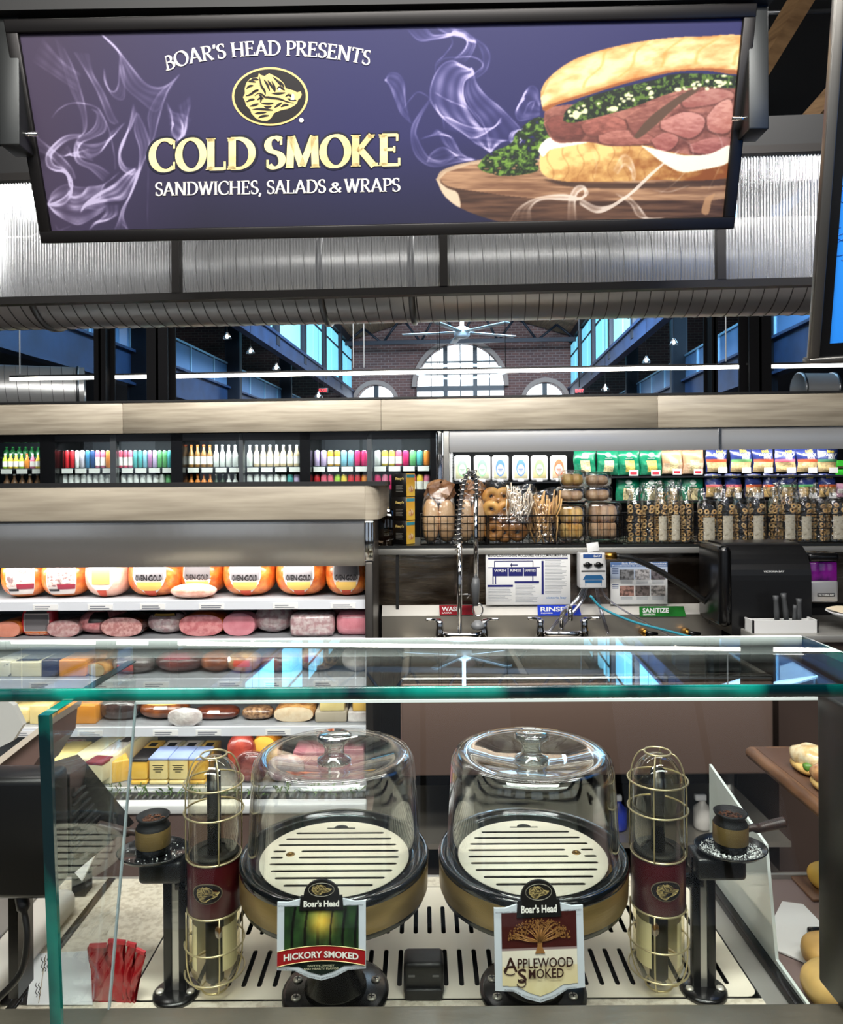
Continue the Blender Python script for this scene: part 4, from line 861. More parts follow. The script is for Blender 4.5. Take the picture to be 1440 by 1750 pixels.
loaf('bologna_roll', 'orange pink meat roll end at far left of the second case shelf', H, -10, 35, 1062, 1, turkey, meat_m('peach_cut', (226, 150, 124), (214, 132, 108), 12))
bo = lump('bologna_roll', 'upright red wrapped beef bologna with black and orange label', H, 35, 88, 1042, 1, M('red_wrap', (206, 44, 62), .25, 0, .6), depth=.5, e=.5, wob=0, lab=[(label_k, -.45, .45, .35, .95, False), (label_w, -.6, .6, -.85, .35, True), (label_g, -.5, .5, -.35, .25, False), (M('label_orange', (222, 110, 40), .45), -.48, .48, -.75, -.38, False)], text=('BOLOGNA', -.66, -.5, .4, 0, label_w))
loaf('sausage', 'grey pink speckled sausage cut end beside the red bologna', H, 80, 137, 1060, 1, ham_grey, ham_grey, sheet=True)
lump('ham', 'tied ham with a dark end between two sausages on the second shelf', H, 128, 190, 1050, 1, ham_cut, dy=.05, depth=1.3, e=.85, lab=[(label_k, .2, 1.2, .1, 1.0, False)], seed=12, rz_=-.4)
loaf('ham', 'large pale pink mottled ham with its cut face forward on the second shelf', H, 172, 244, 1055, 1, brown_m, meat_m('mottled', (216, 168, 162), (186, 128, 124), 70, .42, .58), sheet=True)
lump('ham', 'ham in a white crinkled wrap with black netted top on the second shelf', H, 245, 310, 1049, 1, wrapped, e=.85, wob=.04, lab=[(label_k, -1.3, 1.3, .55, 1.1, False), (label_y, -.6, .6, .6, .8, False)], seed=13)
loaf('ham', 'pink ham with orange glazed rim and a wide cut face on the second shelf', H, 305, 382, 1050, 1, turkey, ham_cut, depth=.18)
loaf('ham', 'smooth pink ham with a small black label on top on the second shelf', H, 380, 436, 1048, 1, ham_pink, ham_pink, depth=.18, ring=label_k)
lump('ham', 'round ham tightly wrapped in cloudy film in the middle of the second shelf', H, 428, 495, 1041, 1, wrapped, e=.9, wob=.03, seed=14)
block('ham', 'square ham block wrapped in cloudy film beside a pink ham on the second shelf', H, 494, 570, 1050, 1, wrapped, r=.02, dy=.02)
block('ham', 'large smooth pink ham block at the right end of the second shelf', H, 573, 634, 1046, 1, ham_pink, r=.03, dy=.03)
block('ham', 'pink ham block at the back behind the film wrapped block, left one', H, 476, 522, 1037, 1, ham_pink, r=.02, dy=.2)
block('ham', 'pink ham block at the back of the second shelf, right one', H, 526, 590, 1036, 1, ham_pink, r=.02, dy=.2)
ch = lambda k, a, b, **q: meat_m(k, a, b, 12, .4, .7, .35, .5, .08)
ch_white = ch('cheese_white', (230, 222, 184), (220, 208, 166)); ch_cream = ch('cheese_cream', (234, 216, 150), (224, 200, 130)); ch_yel = ch('cheese_yellow', (240, 196, 84), (230, 176, 62))
ch_or = ch('cheese_orange', (226, 148, 44), (212, 130, 34)); speck = meat_m('cheese_speckled', (226, 220, 190), (88, 84, 60), 50, .6, .68, .35, .5, .08)
C = 'cheese'
block('cheese_block', 'speckled white cheese block at far left of the third case shelf', C, -14, 18, 1130, 2, speck)
block('cheese_block', 'large white cheese block with dark label on top on the third shelf', C, 18, 70, 1131, 2, ch_white, top=label_k)
block('cheese_block', 'black wrapped cheese block between white and orange cheeses', C, 70, 99, 1128, 2, darkbag)
block('cheese_block', 'orange cheese block with wrinkled film on the third shelf', C, 100, 146, 1128, 2, ch_or)
block('cheese_block', 'small orange cheese block behind the wrinkled orange one', C, 138, 180, 1119, 2, ch_or, dy=.18)
loaf('cheese_roll', 'round beige cheese roll with cut face beside the orange cheese', C, 144, 182, 1134, 2, tan_m, meat_m('beige_cut', (206, 190, 150), (180, 160, 118), 30), rz_=-.3)
lump('bagged_meat', 'slices of meat in a clear crumpled bag on the third shelf', H, 186, 256, 1128, 2, meat_m('clear_bag', (136, 128, 124), (82, 66, 62), 20, .4, .6, .12, 1, 1, 24), depth=.6, lab=[(label_r, -.5, .1, -.5, .1, False)], seed=15)
lump('ham', 'dark red brown smoked ham with maroon rind, widest on the third shelf', H, 257, 341, 1122, 2, redbrown, depth=.8, e=.9, lab=[(label_m, -.5, .6, .4, 1.1, False)], seed=16)
lump('ham', 'amber brown smoked ham leaning to the right on the third shelf', H, 337, 394, 1122, 2, meat_m('amber', (170, 92, 40), (110, 52, 24), 18), depth=1.1, e=.9, seed=17, rz_=-.4)
lump('turkey_breast', 'yellowish turkey breast with a red label on the third shelf', H, 383, 441, 1122, 2, tan_m, depth=.8, e=.85, lab=[(label_r, -.4, .4, -.2, .35, False)], seed=18)
lump('roast_beef', 'dark brown roast beef in clear film on the third shelf', H, 440, 506, 1122, 2, brown_m, depth=.8, e=.85, wob=.04, seed=19)
lump('roast', 'round herb speckled roast with a dark red label on the third shelf', H, 506, 573, 1110, 2, crust_m, depth=.8, e=.95, lab=[(label_m, -.6, .1, -.1, .4, False)], seed=20)
lump('wrapped_meat', 'large round meat in white wrap at the right end of the third shelf', H, 583, 634, 1108, 2, plastic_w, depth=.8, e=.9, seed=21)
for i, (a, b, m, l) in enumerate(((-16, 12, ch_white, 'white cheese block cut by the left edge on the fourth shelf'), (13, 50, ch_cream, 'cream cheese block with rounded top on the fourth shelf'), (50, 84, ch_cream, 'cream cheese block with a square top beside the glass edge'), (98, 126, ch_or, 'orange cheese block just right of the glass edge'), (127, 163, ch_or, 'darker orange cheese block, right of the two on the fourth shelf'))):
    block('cheese_block', l, C, a, b, 1206 if i != 1 else 1210, 3, m, r=.004 if i != 1 else .015)
lump('bagged_meat', 'dark purple meat in film left of the brown roasts on the fourth shelf', H, 166, 232, 1200, 3, darkbag, depth=.7, seed=22)
lump('roast', 'brown roast with yellow top and white label on the fourth shelf', H, 230, 312, 1206, 3, meat_m('glazed', (150, 84, 34), (92, 44, 20), 20), depth=.7, e=.9, lab=[(label_w, -.2, .3, .3, .6, False), (label_y, -1.2, 1.2, .7, 1.1, False)], seed=23)
lump('plastic_bag', 'crumpled clear plastic bag hanging over the fourth shelf edge', 'bag', 286, 341, 1216, 3, plastic_w, dy=-.01, depth=.3, wob=.1, seed=24)
lump('roast', 'flat brown glazed roast behind a white tag on the fourth shelf', H, 326, 402, 1218, 3, brown_m, depth=.6, lab=[(label_w, -.2, .2, .3, .9, False)], seed=25)
lump('roast', 'small grey seeded roast on the fourth shelf left of the cut loaf', H, 412, 462, 1215, 3, crust_m, depth=.7, seed=26)
loaf('roast_loaf', 'pale cut loaf with golden brown crust on the fourth shelf', H, 467, 536, 1208, 3, tan_m, meat_m('loaf_white', (232, 214, 182), (220, 196, 160), 40), e=.8)
for i, (a, b, m, l) in enumerate(((538, 592, M('kraft_grey', (176, 166, 146), .6), 'grey paper wrapped packet right of the cut loaf'), (594, 632, plastic_w, 'clear packet with orange label at the right end of the fourth shelf'))):
    block('packet', l, 'packet', a, b, 1216, 3, m); block('packet', ('pale sliced packet on top of the grey wrapped one', 'small orange labelled packet on top at the right end')[i], 'packet', a+8, b-(0 if i else 4), 1198, 3, (ch_cream, label_y)[i], ybot=1216)
# bottom shelf: cheese bricks in labelled wrappers
block('cheese_loaf', 'long pale yellow sliced cheese loaf left of the glass edge on the bottom shelf', C, 34, 76, 1300, 4, ch_cream, dy=.02, depth=.2)
block('cheese_loaf', 'pale yellow sliced cheese loaf behind the green glass edge', C, 76, 116, 1300, 4, ch_cream, dy=.02, depth=.22)
block('cheese_packet', 'white cheese packet with pink print at the back left of the bottom shelf', C, 70, 122, 1282, 4, M('pink_print', (226, 214, 210), .4, noise=(40, (190, 80, 100), .56, .6)), dy=.2, depth=.14)
block('cheese_loaf', 'long film wrapped white cheese loaf, left of two long ones on the bottom shelf', C, 116, 152, 1296, 4, ch_white, dy=.03, depth=.4, rz_=-.12)
block('cheese_loaf', 'long white cheese loaf with dark label on top, right of two long ones', C, 152, 190, 1296, 4, ch_white, dy=.03, depth=.4, rz_=-.12, top=label_w)
block('cheese_block', 'small white cheese block with dark red wrapper hanging at the shelf front', C, 145, 176, 1303, 4, ch_white, dy=-.015, depth=.07, rz_=-.2, ybot=1337, band=(label_m, .86, 1.01))
block('cheese_block', 'folded orange cheese wedge wrapped in film on the bottom shelf', C, 192, 220, 1300, 4, ch_yel, dy=.05, depth=.14, rz_=.5)
for i, (a, b, m, tm, l) in enumerate(((223, 251, ch_yel, label_k, 'yellow cheese brick with black top label, left end of the labelled row'), (254, 286, ch_cream, label_b, 'cream cheese brick with blue top label, left of two in the labelled row'), (288, 320, ch_cream, label_b, 'cream cheese brick with blue top label, right of two in the labelled row'), (322, 350, ch_yel, label_b, 'yellow cheese brick with blue top label behind the left torch'))):
    block('cheese_brick', l, C, a, b, 1296 if i else 1299, 4, m, dy=.02, depth=.13, band=(tm, .9, 1.005), text=True if i in (1, 2) else None, ybot=1333)
    block('cheese_brick', l.replace('brick', 'brick in the lower layer, below the', 1) if False else ('lower layer cheese brick, '+('first', 'second', 'third', 'fourth')[i]+' of the row under the labelled bricks'), C, a, b, 1334, 4, m, dy=.02, depth=.13)
    block('cheese_brick', ('cheese brick with black emblem in the rear row, '+('first', 'second', 'third', 'fourth')[i]+' from the left'), C, a+12, b+12, 1286, 4, (ch_yel, ch_white, ch_white, ch_yel)[i], dy=.19, depth=.15, top=(label_y, label_w, label_w, label_y)[i])
lump('sausage_ring', 'shiny red sausage ring beside the yellow cheese bricks', H, 386, 434, 1262, 4, meat_m('red_sausage', (176, 74, 58), (130, 44, 38), 20), dy=.1, depth=.7, e=.9, wob=.05, seed=31)
loaf('cheese_half', 'orange edged cheese wheel half above the red sausage ring', C, 428, 474, 1258, 4, ch_or, ch_yel, dy=.14)
lump('bagged_meat', 'dark pink meat in glossy film behind the left glass dome', H, 400, 452, 1292, 4, meat_m('film_meat', (150, 90, 84), (96, 50, 48), 20, .4, .6, .12, 1, .9, 24), dy=.02, depth=.5, seed=32)
block('ham', 'pink ham packet seen through the left glass dome, left one', H, 500, 560, 1285, 4, ham_pink, dy=.06); block('ham', 'pink ham packet seen through the left glass dome, right one', H, 564, 622, 1280, 4, ham_pink, dy=.06)
lump('bagged_meat', 'grey film wrapped packet seen through the left glass dome', H, 456, 516, 1300, 4, wrapped, dy=.02, depth=.5, seed=33)

# ================================================================ back wall: fascia, drinks coolers, dairy case
CB = 5.3
def bw(px, py, back=0):                # back-wall local: along-wall x, z (from the wall origin)
    q = PB(px, py, CB+back); o = PB(720, CY, CB+back); d = q-o; return (d.x*cos(TH)-d.y*sin(TH)), q.z
WO = PB(720, CY, CB); WO.z = 0
fas = thing('wood_fascia', 'long pale wood fascia running across above the coolers', 'fascia', WO, -TH)
zt_ = bw(720, 682)[1]; zb_ = bw(720, 736)[1]
for a, b in ((-300, 213), (213, 652), (652, 1122), (1122, 1700)):
    build('wood_panel', MB().rbox(bw(a, 700)[0], bw(b, 700)[0]-.002, -.03, .0, zb_, zt_, .002, 1), wood_pale, fas)
build('top_trim', MB().box(bw(-300, 700)[0], bw(1700, 700)[0], -.035, .3, zt_, zt_+.015), black_matt, fas)
build('backing', MB().box(bw(-300, 700)[0], bw(1700, 700)[0], .002, .3, zb_, zt_), black_matt, fas)
cool = thing('drinks_cooler', 'black framed glass door drinks cooler behind the deli case', 'cooler', WO, -TH)
xl = bw(-300, 760)[0]; xr = bw(745, 760)[0]; zc0 = .9; zc1 = zb_-.004
z_hi = bw(360, 753)[1]; sh1 = bw(360, 798)[1]; sh2 = bw(360, 843)[1]; sh0 = bw(360, 776)[1]
build('header', MB().box(xl, xr, .0, .06, z_hi, zc1), black, cool)
build('back_panel', MB().box(xl, xr, .55, .57, zc0, zc1), M('cooler_back', (52, 60, 66), .5), cool)
build('roof', MB().box(xl, xr, .06, .55, zc1-.02, zc1), black_matt, cool)
doors = [(-40, 68), (94, 188), (198, 292), (312, 408), (415, 512), (530, 627), (635, 735)]
for i in range(len(doors)-1):
    a = bw(doors[i][1], 780)[0]; b = bw(doors[i+1][0], 780)[0]; wide = doors[i+1][0]-doors[i][1] > 14
    build('mullion', MB().box(a, b, .0, .55 if wide else .05, zc0, zc1), black if wide else M('mullion_grey', (120, 124, 126), .3, .8), cool)
build('end_jamb', MB().box(bw(735, 780)[0], xr, 0, .55, zc0, zc1), black, cool)
build('bottom_jamb', MB().box(xl, xr, 0, .06, zc0-.2, bw(360, 838)[1]), black, cool)
for z in (sh1, sh2):
    build('shelf', MB().box(xl, xr, .08, .5, z-.012, z), M('wire_shelf', (70, 78, 88), .4, .5), cool)
for d in doors:
    a, b = bw(d[0], 780)[0], bw(d[1], 780)[0]; build('glass_door', MB().box(a, b, .02, .026, zc0, z_hi), pane_glass, cool)
    n = 3 if d[0] > 0 else 3
    for k in range(4):
        x = a+(b-a)*(k+.5)/4-.045; tg = build('price_tag', MB().box(x, x+.085, .074, .078, sh1-.04, sh1-.004), white_mat, cool)
    area('cooler_light', WO+Matrix.Rotation(-TH, 3, 'Z') @ Vector(((a+b)/2, .07, z_hi-.01)), WO+Matrix.Rotation(-TH, 3, 'Z') @ Vector(((a+b)/2, .25, 1.6)), .38, .03, 1.6, (.95, .98, 1))
canm = M('can_top', (200, 204, 208), .25, 1)
def can_mesh(kind, r, h):
    mb = MB()
    if kind == 'can': mb.lathe([(r*.8, 0), (r, h*.04), (r, h*.9), (r*.82, h*.97), (r*.82, h)], 14)
    else: mb.lathe([(r*.9, 0), (r, h*.03), (r, h*.55), (r*.8, h*.66), (r*.42, h*.78), (r*.4, h*.97)], 14)
    return mb
ORD = ['first', 'second', 'third', 'fourth', 'fifth', 'sixth', 'seventh', 'eighth', 'ninth', 'tenth', 'eleventh', 'twelfth']
def drink(px, py_top, zs, kind, col, label, band=None, cap=None, wpx=11.2, dy=.1):
    x, _ = bw(px, 790, dy); ztop = bw(px, py_top, dy)[1]; h = ztop-zs; r = wpx*CB/F/2
    loc = WO+Matrix.Rotation(-TH, 3, 'Z') @ Vector((x, dy+r, zs))
    t = thing('drink_can' if kind == 'can' else 'drink_bottle', label, 'can' if kind == 'can' else 'bottle', loc, 0, 'drinks in the glass door cooler')
    build('body', can_mesh(kind, r, h), flat(col, .3), t)
    if kind == 'can': build('lid', MB().lathe([(r*.8, 0), (r*.83, .003), (r*.7, .002)], 14, (0, 0, h-.001)), canm, t)
    else: build('cap', MB().lathe([(r*.46, 0), (r*.46, h*.07), (r*.4, h*.075)], 12, (0, 0, h*.95)), flat(cap or (230, 230, 230), .4), t)
    if band: build('label', MB().lathe([(r*1.02, h*.14), (r*1.02, h*.5 if kind != 'can' else h*.62)], 14, cap=False), flat(band, .5), t)
cn = lambda n: {'r': ((196, 44, 52), 'red'), 'd': ((120, 30, 34), 'dark red'), 'w': ((226, 228, 228), 'white'), 'l': ((196, 190, 202), 'lilac grey'), 'b': ((60, 120, 160), 'blue'), 'n': ((36, 70, 120), 'navy'), 'p': ((214, 120, 150), 'pink'), 'o': ((230, 140, 60), 'orange'), 'k': ((228, 96, 122), 'rose'), 't': ((86, 170, 170), 'teal'), 'm': ((170, 120, 160), 'mauve'), 'g': ((110, 180, 120), 'green'), 'y': ((226, 196, 70), 'yellow'), 'u': ((196, 176, 214), 'lavender'), 'a': ((224, 168, 50), 'gold'), 's': ((130, 186, 206), 'light blue'), 'x': ((214, 50, 110), 'magenta'), 'e': ((206, 210, 206), 'pale grey'), 'f': ((150, 110, 60), 'amber'), 'c': ((222, 200, 160), 'cream'), 'i': ((40, 60, 44), 'dark green'), 'z': ((120, 86, 60), 'brown'), 'j': ((160, 200, 60), 'lime')}[n]
rows = [  # door, top row (kind:colours), second row
 (0, 'bottle', 'jyyjopy', (0, 66), 'bottle', 'zzzzz', (0, 66)),
 (1, 'can', 'drrwlbnppo', (98, 186), 'can', 'wwwwwwww', (102, 186)),
 (2, 'can', 'kkpttsmuggt', (199, 291), 'can', 'wwwwwweg', (202, 290)),
 (3, 'bottle', 'ffffeeee', (318, 404), 'bottle', 'ooooiiww', (318, 404)),
 (4, 'bottle', 'eccccccc', (418, 510), 'can', 'wwwwwwtu', (418, 510)),
 (5, 'can', 'uuaassxx', (533, 626), 'can', 'rkkjyrro', (533, 626)),
 (6, 'can', 'eyykxgto', (637, 733), 'can', 'xpxrpkyp', (637, 733))]
DN = ['door at the left edge', 'first full door from the left', 'second full door from the left', 'third full door from the left', 'fourth full door from the left', 'fifth full door from the left', 'last door before the steel post']
for d, k1, c1, r1, k2, c2, r2 in rows:
    for (kk, cs, rg, zs, yt, rn) in ((k1, c1, r1, sh1, 770, 'top'), (k2, c2, r2, sh2, 811, 'lower')):
        n = len(cs); step = (rg[1]-rg[0])/n
        for i, ch_ in enumerate(cs):
            col, nm = cn(ch_); tall = yt-(9 if kk == 'bottle' and rn == 'top' and d in (3, 4) else 0)+(6 if d == 0 and rn == 'top' else 0)
            drink(rg[0]+step*(i+.5), tall, zs, kk, col, '%s %s, %s in the %s row behind the %s cooler door' % (nm, kk, ORD[i], rn, ('leftmost', 'second', 'third', 'fourth', 'fifth', 'sixth', 'rightmost')[d]), band=(236, 232, 226) if ch_ in 'fcyajpk' else ((60, 60, 64) if kk == 'can' and rn == 'lower' and ch_ == 'w' and d == 4 else None), cap=(222, 96, 40) if ch_ in 'fo' else None, wpx=min(step*.94, 11.6))
for i in range(6): drink(4+i*11, 764, sh0+.0, 'bottle', (40, 110, 60), 'green capped bottle, %s at the back of the leftmost cooler bay' % ORD[i], cap=(60, 160, 80), dy=.3)
build('shelf', MB().box(bw(-40, 780)[0], bw(68, 780)[0], .28, .5, sh0-.01, sh0), MATS['wire_shelf'], cool)
# ---- dairy case on the right
dair = thing('dairy_case', 'open steel topped chilled case with pasta bags and tubs on the back wall', 'display case', WO, -TH)
dxl = bw(757, 760)[0]; dxr = bw(1700, 760)[0]; hz0 = bw(1100, 770)[1]; hz1 = zb_-.004
dsteel = M('dented_steel_far', (204, 204, 204), .28, .6, bump=(1.6, .3, (1, 1, .4)))
for a, b in ((757, 1226), (1230, 1700)): build('steel_header', MB().grid(lambda u, v, a=a, b=b: (bw(a, 750)[0]+(bw(b, 750)[0]-bw(a, 750)[0])*u, -.01-.03*v*(1-v), hz1+(hz0-hz1)*v), 30, 6), dsteel, dair)
build('header_joint', MB().box(bw(1226, 750)[0], bw(1231, 750)[0], -.02, 0, hz0, hz1), chrome, dair)
build('header_underside', MB().box(dxl, dxr, -.01, .6, hz0+.03, hz0+.04), white, dair)
build('back_wall', MB().box(dxl, dxr, .6, .62, .5, hz1), M('dairy_back', (40, 44, 48), .5), dair)
build('end_post', MB().rbox(bw(747, 780)[0], bw(756, 780)[0], -.03, .02, .8, hz1, .01), chrome, dair); build('end_post', MB().rbox(bw(757, 780)[0], bw(768, 780)[0], -.02, .3, .8, hz1, .006), M('end_steel', (170, 168, 162), .3, .9), dair)
build('side_liner', MB().box(bw(768, 780)[0], bw(772, 780)[0], .0, .6, .8, hz0), white, dair)
d1 = bw(1100, 821)[1]; d2 = bw(1100, 862)[1]; d1r = bw(1300, 808)[1]; d2r = bw(1300, 851)[1]
for z, yy in ((d1r-.012, .05), (d2r-.012, .05), (bw(860, 824)[1], .05)):
    pass
build('shelf', MB().box(bw(974, 800)[0], dxr, .06, .6, d1r-.03, d1r-.018), M('peg_dark', (30, 32, 36), .4), dair)
build('shelf', MB().box(bw(974, 800)[0], dxr, .06, .6, d2r-.03, d2r-.018), MATS['peg_dark'], dair)
build('shelf', MB().box(dxl, bw(974, 800)[0], .06, .6, bw(860, 823)[1]-.012, bw(860, 823)[1]), MATS['peg_dark'], dair)
for k in range(14): build('wire', MB().tube([(dxl+.02, .04, hz0-.02-k*.02), (dxl+.07, .04, hz0-.02-k*.02)], .0035, 5), M('wire_grey', (180, 184, 188), .3, .9), dair)
for k in range(3): area('dairy_light', WO+Matrix.Rotation(-TH, 3, 'Z') @ Vector((bw(870+k*220, 780)[0], .02, hz0+.02)), WO+Matrix.Rotation(-TH, 3, 'Z') @ Vector((bw(870+k*220, 780)[0], .16, 1.4)), .9, .04, 2.6, (1, .99, .96))
Rw = Matrix.Rotation(-TH, 3, 'Z')
def on_wall(px, dy, z): return WO+Rw @ Vector((bw(px, 790, dy)[0], dy, z))
tubcols = [((150, 214, 160), 'pale green', (206, 212, 120)), ((140, 210, 156), 'green', (196, 214, 130)), ((90, 136, 206), 'blue', (226, 214, 120)), ((96, 142, 212), 'bright blue', (232, 216, 120)), ((150, 176, 132), 'olive', (238, 212, 80)), ((240, 120, 84), 'coral', (246, 170, 90))]
for i, (px, (c, nm, c2)) in enumerate(zip((788, 822, 853, 888, 920, 953), tubcols)):
    z0 = bw(860, 823)[1]; h = bw(px, 778, .1)[1]-z0; wd = 29*CB/F/2
    t = thing('deli_tub', 'white rectangular tub with %s oval label standing in the dairy case' % nm, 'tub', on_wall(px, .1, z0), -TH, 'white tubs in the dairy case')
    build('body', MB().rbox(-wd, wd, 0, .07, 0, h, .02, 3), M('tub_white', (240, 240, 240), .3), t)
    build('label', MB().rbox(-wd*.78, wd*.78, -.0015, .002, h*.12, h*.9, .001, 1), flat(tuple(int(.45*x+.55*240) for x in c2), .5), t)
    e = build('oval', MB().add([(wd*.55*cos(a), -.0025, h*.52+h*.32*sin(a)) for a in np.linspace(0, 2*pi, 24, endpoint=False)], [tuple(range(24))]), flat(c, .5), t)
    build('oval_centre', MB().add([(wd*.42*cos(a), -.0035, h*.46+h*.2*sin(a)) for a in np.linspace(0, 2*pi, 24, endpoint=False)], [tuple(range(24))]), flat(tuple(int(.3*x+.7*250) for x in c), .5), e)
    build('print_line', MB().box(-wd*.3, wd*.3, -.0045, -.0036, h*.45, h*.48).box(-wd*.2, wd*.2, -.0045, -.0036, h*.4, h*.42), flat(tuple(int(x*.7) for x in c), .5), e)
    build('price_tag', MB().box(-wd*.35, wd*.35, -.004, -.002, .0, h*.1), white_mat, t)
def bag(px0, px1, yt, yb, dy, name, label, c_top, c_low, stripe=None, logo=None, lc=(255, 214, 60), txt=None, price=True, rr=0, window=None, tagc=None, blob=None):
    x0, x1 = bw(px0, 790, dy)[0], bw(px1, 790, dy)[0]; zb0 = bw((px0+px1)/2, yb, dy)[1]; h = bw((px0+px1)/2, yt, dy)[1]-zb0; wd = (x1-x0)/2
    t = thing(name, label, 'bag', on_wall((px0+px1)/2, dy, zb0), -TH+rr, 'bags hung in the dairy case'); s_ = random.Random(px0)
    ph = [s_.uniform(0, 6) for _ in range(4)]
    def srf(u, v, off=0.):
        bulge = (max(0, sin(pi*u))**.5)*(max(0, sin(pi*min(1, v*1.0)))**.45); cr = .004*(sin(9*u+ph[0]+5*v)+sin(14*v+ph[1]+3*u))*bulge
        return (-wd+2*wd*u*(1)+.004*sin(7*v+ph[2]), -.03*bulge+cr-off, h*v+.004*sin(6*u+ph[3])*(v > .9))
    bk = MB().grid(lambda u, v: srf(u, v), 12, 14); bk.grid(lambda u, v: (-wd+2*wd*(1-u), .03*max(0, sin(pi*u))**.5*max(0, sin(pi*v))**.5, h*v), 8, 8)
    build('body', bk, flat(c_top, .25, coat=.6), t)
    sub = lambda u0, u1, v0, v1, off=.0018: MB().grid(lambda u, v: srf(u0+(u1-u0)*u, v0+(v1-v0)*v, off), 8, 8)
    lw = build('lower_print', sub(.03, .97, .02, .46), flat(c_low, .35, noise=(40, tuple(int(x*.8) for x in c_low), .45, .62), bump=(50, .4)), t)
    if stripe: build('stripe', sub(.02, .98, .44, .55, .003), flat(stripe, .35), t)
    if window: build('window', sub(.3, .74, .12, .58, .0035), flat(window, .35, noise=(70, tuple(int(x*.8) for x in window), .45, .6)), t)
    def tx(s, u0, u1, v0, v1, c):
        vs, fs = sans(s, .03); a = min(v[0] for v in vs); b = max(v[0] for v in vs); lo = min(v[1] for v in vs); hi = max(v[1] for v in vs)
        build('lettering', MB().add([srf(u0+(u1-u0)*(p[0]-a)/(b-a), v0+(v1-v0)*(p[1]-lo)/(hi-lo), .0045) for p in vs], fs), flat(c, .4), t)
    if blob: build('emblem', MB().grid(lambda u, v: srf(.5+.14*v*cos(2*pi*u), .8+.09*v*sin(2*pi*u), .004), 16, 2), flat(blob, .4), t); build('print_line', sub(.34, .66, .645, .675, .004), flat(blob, .4), t)
    if logo: tx(logo, .42, .78, .82, .95, lc)
    if txt:
        tx(txt[0], .28, .92, .68, .8, (240, 240, 245)); tx(txt[1], .45, .8, .56, .66, (240, 240, 245))
    if price: build('price_tag', MB().box(-wd*.1, wd*.75, -.048, -.046, -.005, h*.2), white_mat, t); 
    if price and tagc: build('price_print', MB().box(-wd*.0, wd*.62, -.0495, -.0481, h*.03, h*.12), flat(tagc, .6), t)
    return t
grn = (20, 128, 92); pas = (236, 222, 170)
for i, (a, b) in enumerate(((978, 1015), (1018, 1054), (1054, 1090), (1091, 1128))):
    bag(a, b, 769, 812, .12, 'pasta_bag', 'green pasta bag, %s from the left in the upper row' % ORD[i], grn, (40, 140, 104), window=pas if i < 2 else (238, 220, 120), price=i > 1, tagc=(196, 40, 60), blob=(206, 230, 218))
for i, (a, b) in enumerate(((1129, 1163), (1164, 1199))):
    bag(a, b, 769, 810, .12, 'pasta_bag', '%s of two tan ravioli bags in the upper row' % ('left', 'right')[i], (206, 158, 122), (222, 190, 158), window=(238, 222, 170), tagc=(196, 40, 60))
st = [(226, 96, 60), (120, 180, 110), (226, 96, 60), (222, 110, 130), (230, 104, 66), (90, 150, 110)]
for i, (a, b) in enumerate(((1203, 1240), (1245, 1281), (1283, 1318), (1321, 1357), (1358, 1393), (1393, 1428))):
    bag(a, b, 767, 807, .12, 'pasta_bag', 'large navy family size pasta bag, %s from the left in the upper row' % ORD[i], (48, 62, 128), (234, 206, 150), st[i], 'RANA', (250, 222, 70), ('FAMILY', 'SIZE'), rr=.1 if i == 0 else 0)
for i, (a, b) in enumerate(((1050, 1089), (1091, 1128), (1129, 1160), (1160, 1198))):
    bag(a, b, 815, 860, .12, 'pasta_bag', 'green pasta bag, %s from the left in the lower row' % ORD[i], grn, (40, 140, 104), window=pas, price=False, blob=(206, 230, 218))
st2 = [(226, 120, 120), (210, 100, 110), (230, 110, 60), (226, 96, 50), (120, 190, 120), (110, 190, 120), (236, 120, 60)]
for i, (a, b) in enumerate(((1202, 1231), (1236, 1264), (1268, 1300), (1301, 1328), (1328, 1359), (1361, 1392), (1395, 1425))):
    bag(a, b, 810, 850, .1, 'pasta_bag', 'small navy pasta bag, %s from the left in the lower row' % ORD[i], (44, 56, 112), (236, 200, 130), st2[i], 'RANA', (250, 222, 70), rr=.25 if i == 2 else 0)
for i, (z, c) in enumerate(((786, (70, 214, 60)), (801, (60, 200, 54)))):
    x0 = on_wall(1436, .1, bw(1436, z+14, .1)[1]); t = thing('snack_pack', '%s bright green pack at the right edge of the dairy case' % ('upper', 'lower')[i], 'pack', x0, -TH)
    build('body', MB().rbox(-.035, .05, 0, .08, 0, .055, .008), flat(c, .3), t); build('print', MB().box(-.03, .05, -.0015, 0, .0, .014), flat((70, 60, 40), .5), t)
t = thing('snack_pack', 'pink snack pack at the right edge below the green packs', 'pack', on_wall(1436, .1, bw(1436, 850, .1)[1]), -TH); build('body', MB().rbox(-.035, .05, 0, .08, 0, .1, .008), flat((224, 170, 196), .3), t); build('print', MB().box(-.03, .05, -.0015, 0, .03, .06), flat((240, 236, 230), .5), t)

# ================================================================ sink wall, bread shelf and what stands on it
DS = 3.3
sx0 = P(640, 940, DS).x; sx1 = P(1640, 940, DS).x; zsh = P(1000, 931, DS).z
shelf = thing('bread_shelf', 'stainless shelf carrying the bread baskets above the sink wall', 'shelf', (sx0, DS, zsh))
Ls_ = sx1-sx0
build('shelf_top', MB().box(0, Ls_, .0, .5, -.012, 0), M('shelf_dark', (34, 36, 36), .3), shelf)
build('front_lip', MB().rbox(0, Ls_, -.012, .0, -.04, -.012, .003), steel_dull, shelf)
build('support_wall', MB().box(0, Ls_, .1, .14, -zsh+.0, -.012), M('sink_wall_dark', (54, 50, 48), .3, .6), shelf)
